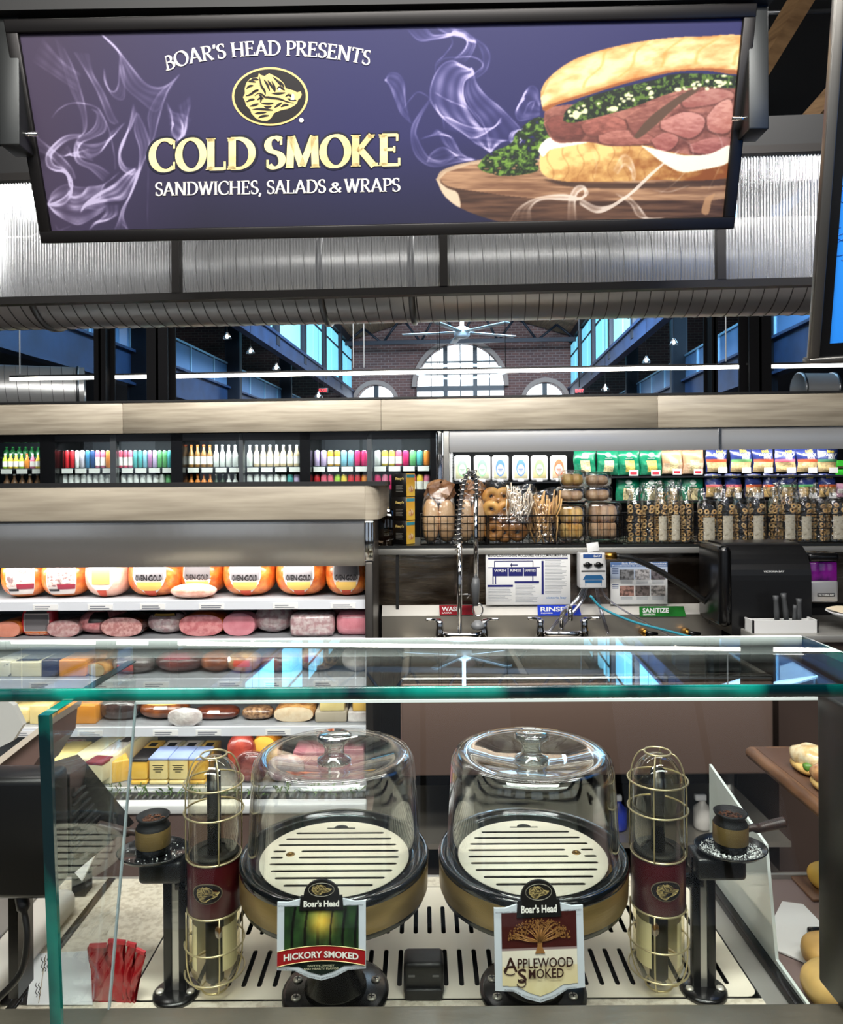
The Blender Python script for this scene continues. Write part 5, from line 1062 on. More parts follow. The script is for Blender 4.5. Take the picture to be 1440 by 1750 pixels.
# three-compartment sink
rimz = P(1000, 1093, 3.28).z; DF = 2.66
sk0 = Vector((P(684, 1170, DF).x, DF, 0)); skw = P(1322, 1170, DF).x-sk0.x; bd = 3.27-DF
sink = thing('compartment_sink', 'large stainless three compartment sink with backsplash along the wall', 'sink', sk0)
ledge0 = P(1000, 1050, 3.28).z; ledge1 = P(1000, 1035, 3.28).z
build('backsplash', MB().box(-.1, skw+.06, bd, bd+.012, rimz-.0, ledge0), M('splash_steel', (176, 170, 158), .4, .85, bump=(6, .1)), sink)
build('splash_ledge', MB().add([(-.1, bd, ledge0), (skw+.06, bd, ledge0), (skw+.06, bd+.05, ledge1), (-.1, bd+.05, ledge1)], [(0, 1, 2, 3)]), M('ledge_white', (224, 220, 212), .3, .3), sink)
bwd = (skw-.08)/3; sst = M('basin_steel', (150, 144, 134), .38, .9, bump=(8, .08))
build('front_rim', MB().rbox(0, skw, 0, .04, rimz-.02, rimz, .008), M('rim_steel', (200, 196, 188), .25, 1), sink)
build('back_rim', MB().box(0, skw+.0, bd-.05, bd, rimz-.004, rimz), steel_dull, sink)
for k in range(4):
    x = .0+k*(skw-.03)/3; build('divider', MB().rbox(x, x+.03, .03, bd-.04, rimz-.3, rimz-.002, .006), sst, sink)
for k in range(3):
    x0 = .03+k*(skw-.03)/3; x1 = x0+(skw-.03)/3-.03; bz = rimz-.24
    b = build('basin', MB().add([(x0, .04, rimz), (x1, .04, rimz), (x1, bd-.05, rimz), (x0, bd-.05, rimz), (x0, .04, bz), (x1, .04, bz), (x1, bd-.05, bz), (x0, bd-.05, bz)], [(4, 5, 6, 7), (0, 1, 5, 4), (1, 2, 6, 5), (2, 3, 7, 6), (3, 0, 4, 7)]), sst, sink)
    dr = build('drain', MB().lathe([(.045, 0), (.05, .004), (.04, .006), (.03, .001)], 24, ((x0+x1)/2, bd*.55, bz)), M('drain_steel', (120, 120, 118), .3, 1), b)
    for q in range(8): build('drain_hole', MB().lathe([(.006, 0), (.006, .0005)], 8, ((x0+x1)/2+.02*cos(q*pi/4), bd*.55+.02*sin(q*pi/4), bz+.006)), black_matt, b)
apz = P(1000, 1326, DF).z
build('apron', MB().rbox(.0, skw, .0, .03, apz, rimz-.02, .012, 3).box(0, .02, .03, bd-.05, apz, rimz-.02).box(skw-.02, skw, .03, bd-.05, apz, rimz-.02), M('apron_steel', (132, 110, 100), .36, .5, bump=(5, .1)), sink)
for x in (.25, skw-.12, skw*.55): build('leg', MB().tube([(x, .12, 0), (x, .12, apz+.01)], .022, 12), steel_dull, sink)
build('lower_shelf', MB().box(-.05, skw+.1, .08, bd, .17, .19), M('under_shelf', (168, 162, 152), .4, .8), sink)
tag(build('kick_wall', MB().box(sk0.x-.4, sk0.x+skw+1.5, 3.37, 3.39, 0, 1.2), M('under_dark', (22, 20, 20), .7)), None, None, kind='structure').name = 'wall_sink'
# glossy panel behind the sink; brown noise paints bread reflections into its colour
tag(build('wall_panel', MB().box(sx0, sx1, DS+.02, DS+.03, ledge1, zsh-.04), M('mirror_dark', (150, 140, 130), .14, .9, noise=(3.5, (66, 54, 44), .35, .6, (1, 1, 3)), bump=(3, .35, (1, 1, 4)))), 'dark polished steel panel behind the faucets and notices', 'panel')
tag(build('panel_post', MB().box(P(676, 990, DS).x, P(681, 990, DS).x, DS-.0, DS+.02, rimz, zsh-.04), black_matt), 'thin dark vertical joint strip left of the faucets', 'strip')
# notices
def notice(x0, x1, y0, y1, name, label, D=DS-.005):
    a = P(x0, y1, D); b = P(x1, y0, D); t = thing(name, label, 'notice', a); W, Hh = b.x-a.x, b.z-a.z
    build('sheet', MB().rbox(0, W, 0, .004, 0, Hh, .001, 1), white_mat, t); return t, W, Hh
navy = M('navy_ink', (24, 28, 104), .5); ink = M('black_ink', (26, 26, 28), .6); greyp = M('print_grey', (150, 152, 158), .7)
t, W, Hh = notice(830, 974, 944, 1034, 'washing_notice', 'white dishwashing procedures notice with a drawing of a three compartment sink')
build('heading', letters(MB(), 'MANUAL DISHWASHING PROCEDURES FOR 3-COMPARTMENT SINK', W*.03, W*.97, Hh*.945, Hh*.05, -.0006, .02), ink, t)
build('rule', MB().box(W*.03, W*.97, -.001, 0, Hh*.875, Hh*.9), navy, t)
sk = build('sink_drawing', MB().box(W*.08, W*.26, -.001, 0, Hh*.55, Hh*.71).box(W*.27, W*.44, -.001, 0, Hh*.55, Hh*.71).box(W*.45, W*.6, -.001, 0, Hh*.55, Hh*.71), navy, t)
build('outline', MB().box(W*.03, W*.64, -.001, 0, Hh*.71, Hh*.725).box(W*.1, W*.56, -.001, 0, Hh*.83, Hh*.845).box(W*.1, W*.108, -.001, 0, Hh*.72, Hh*.84).box(W*.555, W*.563, -.001, 0, Hh*.72, Hh*.84).box(W*.08, W*.092, -.001, 0, Hh*.4, Hh*.55).box(W*.11, W*.122, -.001, 0, Hh*.4, Hh*.55).box(W*.55, W*.562, -.001, 0, Hh*.46, Hh*.55).box(W*.29, W*.38, -.001, 0, Hh*.755, Hh*.775).box(W*.3, W*.31, -.001, 0, Hh*.73, Hh*.8), navy, t)
for s, a, b in (('WASH', .1, .24), ('RINSE', .29, .42), ('SANITIZE', .46, .59)): build('lettering', letters(MB(), s, W*a, W*b, Hh*.66, Hh*.05, -.0016, .02), white_mat, t)
build('subheading', MB().box(W*.02, W*.32, -.001, 0, Hh*.345, Hh*.385).box(W*.34, W*.63, -.001, 0, Hh*.415, Hh*.455).box(W*.66, W*.685, -.001, 0, Hh*.2, Hh*.84), navy, t)
r0 = random.Random(5)
for (a, b, z0, z1) in ((.03, .31, .05, .32), (.35, .62, .05, .39), (.7, .96, .2, .84)):
    z = z1
    while z > z0: build('text_line', MB().box(W*a, W*(a+(b-a)*r0.uniform(.7, 1)), -.0008, 0, Hh*z, Hh*(z+.008)), greyp, t); z -= .028
build('logo', letters(MB(), 'victoria bay', W*.71, W*.95, Hh*.13, Hh*.05, -.0008, .01), M('logo_blue', (40, 110, 170), .5), t)
t, W, Hh = notice(1043, 1140, 960, 1033, 'test_notice', 'sanitizer test procedure notice with six small photographs')
build('header_band', MB().box(0, W, -.0008, 0, Hh*.88, Hh), M('band_blue', (96, 126, 176), .5), t); build('tint', MB().box(0, W, -.0007, 0, Hh*.6, Hh*.88), M('band_pale', (198, 210, 230), .5), t)
build('heading', letters(letters(MB(), 'Sink Sanitizer Test Procedure', W*.2, W*.98, Hh*.965, Hh*.045, -.0015, .02), 'Procedimiento de prueba del saneamiento', W*.03, W*.98, Hh*.91, Hh*.045, -.0015, .02), M('heading_white', (245, 248, 252), .5), t)
cols = [(150, 150, 152), (200, 196, 196), (120, 112, 116), (168, 128, 116), (112, 100, 96), (178, 170, 164)]
for i in range(6):
    a = .16+(i % 3)*.275; z = .58 if i < 3 else .2; f = build('photograph', MB().box(W*a, W*(a+.25), -.0014, 0, Hh*z, Hh*(z+.24)), flat(cols[i], .5, noise=(60, tuple(int(c*.55) for c in cols[i]), .45, .6)), t)
    for k in range(3): build('text_line', MB().box(W*(a+.02), W*(a+.22), -.0012, 0, Hh*(z-.03-k*.028), Hh*(z-.022-k*.028)), greyp, t)
for z in (.84, .8, .76, .72, .46, .42, .38): build('text_line', MB().box(W*.03, W*.14, -.0012, 0, Hh*z, Hh*(z+.015)), M('text_navy', (60, 80, 130), .6), t)
def sticker(x0, x1, y0, y1, col, big, small, label, slant=.25):
    a = P(x0, y1, 3.262); b = P(x1, y0, 3.262); t = thing('sink_sticker', label, 'sticker', a); W, Hh = b.x-a.x, b.z-a.z
    build('plate', MB().prism([(0, 0), (W, 0), (W-slant*Hh, Hh), (-slant*Hh*.2, Hh)], 0, .002), flat(col, .35, noise=(12, tuple(int(c*.8) for c in col), .5, .7)), t)
    build('lettering', letters(MB(), big, W*.06, W*(.62 if big != 'WASH' else .58), Hh*.62, Hh*.46, -.0008, .03), white_mat, t)
    build('small_lettering', letters(MB(), small, W*.07, W*.34, Hh*.22, Hh*.16, -.0008, .03), white_mat, t)
sticker(751, 812, 1034, 1051, (150, 24, 38), 'WASH', 'LAVAR', 'red sink sticker reading wash below the spring faucet')
sticker(919, 993, 1034, 1052, (34, 66, 200), 'RINSE', 'ENJUAGAR', 'blue sink sticker reading rinse above the second faucet')
sticker(1093, 1172, 1036, 1054, (34, 120, 44), 'SANITIZE', 'DESINFECTAR', 'green sink sticker reading sanitize below the test notice')
# faucets
def faucet_base(t, W):
    build('crossbar', MB().tube([(-W/2, 0, 0), (-W*.3, -.02, -.004), (W*.3, -.02, -.004), (W/2, 0, 0)], .012, 10), chrome, t)
    for s in (-1, 1):
        v = build('valve', MB().lathe([(.018, -.03), (.022, -.02), (.02, .01), (.016, .03), (.018, .05), (.008, .06)], 14, (s*W/2, -.005, 0)), chrome, t)
        build('lever', MB().tube([(s*W/2, -.005, .056), (s*(W/2+.03), -.03, .066), (s*(W/2+.06), -.05, .07)], [.009, .007, .006], 8), chrome, v)
fw_ = 75*3.2/F
b0 = P(789, 1082, 3.2)
f1 = thing('spring_faucet', 'tall chrome pre-rinse faucet with coiled spring hose and grey spray head', 'faucet', b0); faucet_base(f1, fw_)
def fl(px, py, D=3.18): return P(px, py, D)-b0
path = [fl(785, 1080), fl(784, 940), fl(783, 905), fl(786, 870), fl(790, 840), fl(796, 815), fl(803, 806), fl(811, 812), fl(814, 835), fl(814, 850)]
build('riser', MB().tube([fl(785, 1080), fl(785, 925)], .011, 10), chrome, f1)
sp = spline([tuple(p) for p in path[1:]], 8); hose = build('inner_hose', MB().tube([tuple(p) for p in sp], .008, 8), M('hose_grey', (70, 70, 72), .4), f1)
hel = []; n = 900; L0 = np.r_[0, np.cumsum(np.linalg.norm(np.diff(sp, axis=0), axis=1))]
for i in range(n):
    s = L0[-1]*i/(n-1); p = Vector([np.interp(s, L0, sp[:, k]) for k in range(3)]); p2 = Vector([np.interp(min(s+.004, L0[-1]), L0, sp[:, k]) for k in range(3)]); d = (p2-p); d = d.normalized() if d.length > 1e-6 else Vector((0, 0, -1))
    u = d.cross(Vector((0, 1, 0))).normalized(); q = d.cross(u); den = 22; a = 2*pi*den*i/(n-1); hel.append(p+(u*cos(a)+q*sin(a))*.017)
build('spring', MB().tube(hel, .0022, 5), M('spring_steel', (206, 206, 202), .2, 1), f1)
build('spray_pipe', MB().tube([fl(813, 845), fl(813, 990)], .0105, 10), chrome, f1)
build('spray_handle', MB().tube([fl(813, 988), fl(812, 1000), fl(812, 1035)], [.014, .019, .014], 12), M('grip_grey', (86, 88, 90), .4), f1)
build('spray_ring', MB().tube([fl(816, 1042)+Vector((.022*cos(a), 0, .028*sin(a))) for a in np.linspace(0, 2*pi, 20, endpoint=False)], .0035, 6, True), chrome, f1)
build('spray_head', MB().lathe([(.02, -.02), (.03, -.008), (.028, .004), (.012, .02)], 16, fl(816, 1068)), M('head_grey', (120, 122, 124), .35), f1)
build('trigger', MB().tube([fl(797, 1022), fl(804, 1016), fl(786, 1016)], .004, 6), chrome, f1)
b1 = P(960, 1080, 3.2); f2 = thing('wall_faucet', 'chrome two handle faucet with bent spout below the rinse sticker', 'faucet', b1); faucet_base(f2, fw_)
build('spout', MB().tube([tuple(q) for q in spline([tuple(P(x, y, d)-b1) for x, y, d in ((959, 1076, 3.2), (959, 1056, 3.18), (964, 1044, 3.12), (972, 1038, 3.02), (974, 1046, 2.98), (974, 1060, 2.98))], 5)], .011, 10), chrome, f2)
for i, x in enumerate((1100, 1172)):
    c = P(x, 1080, 3.24); t = thing('valve', '%s of two brass valves with black levers on the splash back' % ('left', 'right')[i], 'valve', c)
    build('body', MB().lathe([(.012, -.03), (.018, -.02), (.018, .01), (.012, .03)], 12, mat=Matrix.Rotation(pi/2, 4, 'X')), M('brass', (176, 130, 58), .3, 1), t); build('lever', MB().tube([(0, -.03, 0), (.02, -.036, .0), (.05, -.036, -.001)], [.014, .01, .006], 8), black, t)
# chemical dispenser with hoses
a = P(991, 1006, 3.2); b = P(1036, 945, 3.2); W = b.x-a.x; Hh = b.z-a.z
t = thing('chemical_dispenser', 'grey white dispenser box with two black knobs and clear hoses', 'dispenser', a)
build('housing', MB().rbox(0, W, 0, .07, 0, Hh, .006), M('housing_grey', (206, 206, 206), .4), t); build('brand_plate', MB().box(W*.12, W*.82, -.001, 0, Hh*.86, Hh*.97), M('plate_blue', (40, 78, 140), .4), t)
build('brand_plate', letters(MB(), 'BAY', W*.52, W*.78, Hh*.915, Hh*.06, -.002), white_mat, t)
for s in (.28, .68):
    k_ = build('knob', MB().lathe([(.012, 0), (.011, .012), (.004, .014)], 14, mat=Matrix.Translation((W*s, -.001, Hh*.68)) @ Matrix.Rotation(pi/2, 4, 'X')), black, t); build('knob_wing', MB().rbox(W*s-.02, W*s+.02, -.012, -.002, Hh*.68-.005, Hh*.68+.005, .003), black, k_)
build('black_strip', MB().box(W*.05, W*.95, -.001, 0, Hh*.47, Hh*.51), ink, t)
build('sink_symbol', MB().add([(W*.1, -.001, Hh*.25), (W*.9, -.001, Hh*.25), (W*.8, -.001, Hh*.38), (W*.2, -.001, Hh*.38)], [(0, 1, 2, 3)]).box(W*.18, W*.82, -.001, 0, Hh*.16, Hh*.24).box(W*.2, W*.22, -.001, 0, Hh*.08, Hh*.16).box(W*.78, W*.8, -.001, 0, Hh*.08, Hh*.16), M('symbol_blue', (24, 84, 130), .5), t)
build('card', MB().rbox(W*.55, W*1.0, .03, .033, Hh*.95, Hh*1.2, .001, 1, Matrix.Rotation(-.15, 4, 'Y')), white_mat, t)
hs = GLASS('hose_clear', (216, 216, 226), f0=.25, rough=.1, power=2, gain=.6)
for i, pts in enumerate((((1000, 1006), (990, 1024), (970, 1045), (948, 1072), (935, 1086)), ((1005, 1006), (996, 1030), (975, 1056), (955, 1084)), ((1022, 1006), (1026, 1034), (1034, 1060), (1042, 1086)), ((1030, 1006), (1040, 1024), (1070, 1046), (1110, 1068), (1150, 1090)))):
    build('hose', MB().tube([tuple(q) for q in spline([tuple(P(x, y, 3.2-.02*(k > 1))-a+Vector((0, .03, 0))) for k, (x, y) in enumerate(pts)], 6)], .008 if i < 3 else .004, 8), hs, t)
tag(build('blue_hose', MB().tube([tuple(q) for q in spline([tuple(P(x, y, 3.17)) for x, y in ((1008, 1018), (1030, 1040), (1080, 1062), (1140, 1078), (1200, 1094))], 8)], .0055, 8), M('hose_blue', (60, 150, 170), .3)), 'thin blue hose sagging from the dispenser across the splash back', 'hose')
bh_ = thing('black_hose', 'thick black hose running from a brass fitting to the paper towel box', 'hose', P(1040, 950, 3.16))
build('tube', MB().tube([tuple(Vector(q)-P(1040, 950, 3.16)) for q in spline([tuple(P(x, y, 3.16)) for x, y in ((1052, 950), (1085, 956), (1130, 978), (1180, 1010), (1225, 1044), (1256, 1076))], 8)], .013, 10), M('rubber', (18, 18, 18), .4), bh_)
build('fitting', MB().tube([P(1034, 950, 3.16)-P(1040, 950, 3.16), P(1052, 950, 3.16)-P(1040, 950, 3.16)], .016, 8), M('brass', (176, 130, 58), .3, 1), bh_)
# paper towel box, soap dispenser, knives
a = P(1250, 1085, 3.0); b = P(1386, 930, 3.0); W = b.x-a.x; Hh = b.z-a.z
t = thing('towel_dispenser', 'large glossy black paper towel dispenser with rounded top at right', 'dispenser', a)
prof = [(0, 0)]+[(.0, Hh*.6)]+[(.13*(1-cos(q)), Hh*.62+Hh*.38*sin(q)) for q in np.linspace(.1, pi/2, 10)]+[(.24, Hh), (.24, 0)]
vs = [(0, y, z) for y, z in prof]+[(W, y, z) for y, z in prof]; n = len(prof)
build('cover', MB().add(vs, [tuple(range(n)), tuple(range(2*n-1, n-1, -1))]+[(i, i+n, (i+1) % n+n, (i+1) % n) for i in range(n)]), M('towel_black', (20, 20, 21), .3), t)
build('side_cheek', MB().rbox(-.05, .004, -.01, .24, .03, Hh*.99, .03, 3), black, t)
build('lettering', letters(MB(), 'VICTORIA BAY', W*.4, W*.66, Hh*.7, .0075, -.0008, .02), white_mat, t)
a = P(1384, 1030, 3.02); b = P(1433, 945, 3.02); W = b.x-a.x; Hh = b.z-a.z
t = thing('soap_dispenser', 'silver soap dispenser with a purple soap window at right edge', 'dispenser', a)
build('lower_cover', MB().rbox(0, W, 0, .1, 0, Hh*.45, .012, 3), M('soap_silver', (176, 176, 178), .35, .5), t); build('soap_window', MB().rbox(.002, W-.002, .004, .1, Hh*.4, Hh*.82, .008, 2), M('soap_purple', (120, 24, 130), .15, 0, 1, noise=(14, (60, 10, 80), .4, .6)), t)
build('top_cap', MB().rbox(-.004, W+.004, -.002, .11, Hh*.82, Hh, .014, 3), black, t); build('badge', MB().box(W*.25, W*.85, -.001, 0, Hh*.12, Hh*.19), ink, t)
build('badge', letters(MB(), 'VICTORIA BAY', W*.28, W*.82, Hh*.155, Hh*.035, -.002), white_mat, t)
a = P(1286, 1086, 2.9); b = P(1398, 1060, 2.9); W = b.x-a.x; Hh = b.z-a.z
t = thing('knife_holder', 'white plastic holder with grey handled knives under the towel dispenser', 'holder', a)
build('box', MB().box(0, W, 0, .006, 0, Hh).box(0, W, .07, .076, 0, Hh*.9).box(0, .006, 0, .076, 0, Hh).box(W-.006, W, 0, .076, 0, Hh).box(0, W, 0, .076, 0, .006), M('holder_white', (236, 236, 234), .35), t)
for i, (x0, y0, x1, y1) in enumerate(((1328, 1074, 1325, 1018), (1345, 1073, 1338, 1014), (1356, 1075, 1358, 1034), (1364, 1073, 1365, 1023))):
    p = P(x0, y0, 2.93); q = P(x1, y1, 2.93); k_ = thing('kitchen_knife', '%s grey handled knife standing in the white holder' % ('leftmost', 'second', 'third', 'rightmost')[i], 'knife', p, 0, 'knives in the white holder'); d = q-p
    build('handle', MB().tube([d*0.15, d*.5, d*.85, d], [.009, .011, .009, .012] if i != 2 else [.008]*4, 10), M('knife_grip', (70, 72, 74), .5), k_); build('blade', MB().prism([(-.008, -.0), (.008, -.0), (.006, d.length*.18), (-.006, d.length*.18)], -.001, .001), steel, k_)
cb = thing('side_counter', 'stainless side counter at the right carrying the knife holder', 'counter', P(1292, 1086, 2.86)); c_ = P(1292, 1086, 2.86)
build('top', MB().rbox(0, .7, 0, .42, -.03, 0, .004), steel_dull, cb); build('body', MB().box(.1, .7, .03, .42, -c_.z, -.03), M('counter_brown', (92, 76, 70), .35, .5), cb)
for i, (y, r) in enumerate(((1046, 0), (1054, .1))):
    t = thing('paper_tray', '%s at the right edge above the side counter' % ('white plate of folded paper', 'cream paper tray'), 'tray', P(1452, 1086-i*8, 2.98)) if False else None
t = thing('serving_plate', 'shallow white plate with cream paper at the right edge', 'plate', P(1462, 1058, 2.95)); build('plate', MB().lathe([(.03, 0), (.07, .008), (.11, .03), (.107, .032), (.06, .012)], 24), white, t); build('paper', MB().grid(lambda u, v: (-.09+.14*u, -.06+.12*v, .035+.01*sin(4*u)), 6, 6), M('cream_paper', (226, 210, 180), .7), t)
build('foot', MB().lathe([(.03, -.09), (.03, .0)], 16), white, t)
# things under the sink
for i, (x, c, l) in enumerate(((1056, (40, 56, 150), 'blue spray bottle with white trigger under the sink'), (1200, (200, 196, 190), 'white jug standing under the sink beside the right torch'))):
    p = P(x, 1437, 2.85); p.z = .19; t = thing('cleaning_bottle', l, 'bottle', p); build('body', MB().lathe([(.03, 0), (.034, .01), (.034, .08), (.014, .1), (.012, .11)], 14), flat(c, .35), t); build('trigger_head', MB().rbox(-.03, .014, -.012, .012, .11, .135, .005), white, t)
# ================================================================ baskets of bread on the shelf
wire = M('basket_wire', (20, 18, 18), .4, .5)
def basket(x0, x1, y0, y1, label, D=DS+.02, dep=.28):
    a = P(x0, y1, D); b = P(x1, y0, D); W, Hh = b.x-a.x, b.z-a.z; a.z = zsh; t = thing('wire_basket', label, 'basket', a, 0, 'black wire baskets on the bread shelf')
    rim = MB()
    for z in (Hh, .004): rim.tube([(0, 0, z), (W, 0, z), (W, dep, z), (0, dep, z)], .0034, 6, True)
    build('rim', rim, wire, t); g = MB(); n = max(6, int(W/.028))
    for i in range(n+1):
        x = W*i/n
        for y in (0, dep): g.tube([(x, y, .004), (x, y, Hh)], .0017, 5, cap=False)
        g.tube([(x, 0, .004), (x, dep, .004)], .0017, 4, cap=False)
    for k in range(1, 4):
        z = Hh*k/4; g.tube([(0, 0, z), (W, 0, z), (W, dep, z), (0, dep, z)], .0017, 5, True)
    for k in range(1, 8):
        for x in (0, W): g.tube([(x, dep*k/8, .004), (x, dep*k/8, Hh)], .0017, 5, cap=False)
    o = build('wire_grid', g, wire, t); o['kind'] = 'stuff'; return t
for a, b, l in ((719, 832, 'black wire basket of brown bread rolls, nearest the cracker boxes'), (836, 949, 'black wire basket of bagels and pretzel bags behind the spring faucet'), (955, 1064, 'black wire basket holding clear clamshell boxes of rolls'), (1072, 1184, 'black wire basket of ring biscuit bags, left of three'), (1192, 1308, 'black wire basket of ring biscuit bags, middle of three'), (1316, 1452, 'black wire basket of ring biscuit bags, right of three')): basket(a, b, 880, 930, l)
crust = M('roll_crust', (228, 194, 154), .55, noise=(10, (200, 158, 112), .35, .65), bump=(20, .15)); bagel_m = M('bagel_crust', (226, 176, 100), .45, noise=(12, (186, 126, 62), .35, .65)); paper_b = M('brown_paper', (184, 138, 94), .45, 0, .4, noise=(9, (120, 80, 50), .4, .6), bump=(14, 1)); stickm = M('pretzel_stick', (222, 176, 112), .5)
def sl3(px, py, D=DS+.12): q = P(px, py, D); return q
for i, (x0, x1) in enumerate(((723, 776), (784, 829))):
    b = sl3((x0+x1)/2, 930); b.z = zsh+.008; t = thing('roll_bag', '%s bag of long brown bread rolls with a twisted paper top' % ('left', 'right')[i], 'bread', b); w = (x1-x0)*b.y/F/2
    for k in (-1, 1): build('roll', MB().ellipsoid((k*w*.5, 0, .1), w*.52, .055, .1, .75, 16, 14, .03, i*3+k), crust, t)
    for k in (-1, 1): build('roll', MB().ellipsoid((k*w*.5, .09, .09), w*.5, .05, .09, .8, 14, 10, .03, i*3+k+7), crust, t)
    pt = MB().ellipsoid((.01, .02, .235), w*.92, .06, .05, .8, 16, 9, .2, i+3); js = random.Random(i); pt.v = [(p[0]+js.uniform(-.008, .008), p[1]+js.uniform(-.008, .008), p[2]+js.uniform(-.009, .009)) for p in pt.v]; pt.s = [False]*len(pt.s); build('paper_top', pt, paper_b, t); build('film', MB().ellipsoid((0, .01, .11), w*1.08, .075, .125, .6, 20, 14, .02, i), film, t)
def torus(mb, c, R, r, rot, n=10, m=6):
    mb.grid(lambda u, v: tuple(rot @ Vector(((R+r*cos(2*pi*v))*cos(2*pi*u), (R+r*cos(2*pi*v))*sin(2*pi*u), r*sin(2*pi*v)))+Vector(c)), n, m)
from mathutils import Euler
def rr3(s): return Euler((s.uniform(0, 6), s.uniform(0, 6), s.uniform(0, 6))).to_matrix()
b = sl3(850, 872, DS+.1); b.z = zsh+.13; t = thing('bagel_bag', 'clear bag of golden bagels standing above the second basket', 'bread', b); s_ = random.Random(1)
for k, (x, z, y) in enumerate(((-.03, .03, -.02), (.03, .03, -.02), (-.03, .09, 0), (.03, .09, 0))):
    mb = MB(); torus(mb, (x, y, z), .026, .018, Euler((pi/2+.3, 0, s_.uniform(-.4, .4))).to_matrix(), 18, 10); build('bagel', mb, bagel_m, t)
build('film', MB().grid(lambda u, v: ((.065+.01*sin(9*u+4*v))*sin(2*pi*u), -.045*cos(2*pi*u), .17*v+.012*sin(5*u*pi)*v), 26, 10), film, t)
b = sl3(868, 930, DS+.12); b.z = zsh+.008; t = thing('bagel_bag', 'bag of glossy brown bagels lying inside the second basket', 'bread', b)
for k, (x, z) in enumerate(((-.07, .05), (-.02, .04), (.04, .045), (-.06, .11), (.0, .1), (.06, .1))):
    mb = MB(); torus(mb, (x, .02*(k % 2)-.03, z), .028, .02, Euler((pi/2+.2*k, .2, 0)).to_matrix(), 18, 10); build('bagel', mb, M('bagel_dark', (200, 142, 76), .4, noise=(12, (140, 92, 46), .35, .65)), t)
build('film', MB().ellipsoid((0, 0, .075), .11, .08, .08, .7, 22, 12, .05, 3), film, t)
def sticks(name, label, x0, x1, y0, y1, mat, D, seed, n=46, rad=.0035, lean=0):
    a = sl3((x0+x1)/2, y1, D); h = (y1-y0)*D/F; w = (x1-x0)*D/F; t = thing(name, label, 'snack', a, 0); s = random.Random(seed); mb = MB()
    for k in range(n):
        x = s.uniform(-w/2, w/2)*.9; y = s.uniform(-.035, .03); z = s.uniform(.0, h*.55); L = s.uniform(h*.3, h*.5); q = s.uniform(-.9, .9)
        mb.tube([(x, y, z), (x+q*L*.3, y, z+L*.5), (x+q*L*.4+s.uniform(-.01, .01), y, z+L)], rad, 5)
    o = build('sticks', mb, mat, t); o['kind'] = 'stuff'
    build('film', MB().grid(lambda u, v: ((w*.56+.006*sin(11*u+6*v))*sp_(sin(2*pi*u), .6), -.05*sp_(cos(2*pi*u), .6)*(1-.5*v), h*1.0*v+.01*sin(6*pi*u)*v), 26, 10), film, t); t.rotation_euler.y = lean; return t
sticks('noodle_bag', 'white bag of thin noodle snacks leaning out of the second basket', 864, 908, 828, 892, M('noodle_white', (236, 220, 196), .5), DS+.04, 5, 70, .0028, .08)
sticks('pretzel_bag', 'clear bag of brown pretzel sticks at the right of the second basket', 908, 952, 836, 929, stickm, DS+.08, 6, 70, .004)
shell = GLASS('clamshell', (244, 244, 244), f0=.12, rough=.08, power=2.5, gain=.7)
bk_m = [M('bread_gold', (236, 198, 124), .5, noise=(14, (206, 158, 84), .4, .6)), M('bread_tan', (220, 186, 150), .55, noise=(14, (184, 146, 110), .4, .6))]
for i, (x0, x1, y0, y1, m, l) in enumerate(((958, 1004, 866, 928, 0, 'lower left clear clamshell of golden rolls in the third basket'), (1008, 1064, 862, 928, 1, 'lower right clear clamshell of tan rolls in the third basket'), (957, 1003, 832, 858, 1, 'middle left clear clamshell of sliced bread above the third basket'), (1004, 1048, 830, 858, 1, 'middle right clear clamshell of sliced bread above the third basket'), (962, 1003, 803, 832, 0, 'upper left clear clamshell with golden buns on the stack'), (1004, 1046, 806, 831, 1, 'upper right clear clamshell with brown flat bread on the stack'))):
    a = sl3((x0+x1)/2, y1, DS+.09); h = (y1-y0)*a.y/F; w = (x1-x0)*a.y/F/2; t = thing('clamshell_box', l, 'container', a, 0, 'clear boxes in the third basket')
    if i < 2: t.location.z = zsh+.008
    n = 3 if i < 2 else 2
    for k in range(n):
        for j in range(2 if i < 2 else 1):
            build('bread_piece', MB().ellipsoid(((k-(n-1)/2)*w*1.3/n*1.1, .07, h*(.26+.45*j) if i < 2 else h*.42), w*.9/n*1.15, .06, h*(.24 if i < 2 else .36), .8, 14, 10, .05, i*7+k+j), bk_m[m], t)
    build('shell', MB().rbox(-w, w, .0, .14, 0, h, .018, 3), shell, t)
ring_m = M('ring_biscuit', (242, 206, 142), .5, noise=(20, (214, 164, 96), .4, .6)); ringbar = 0
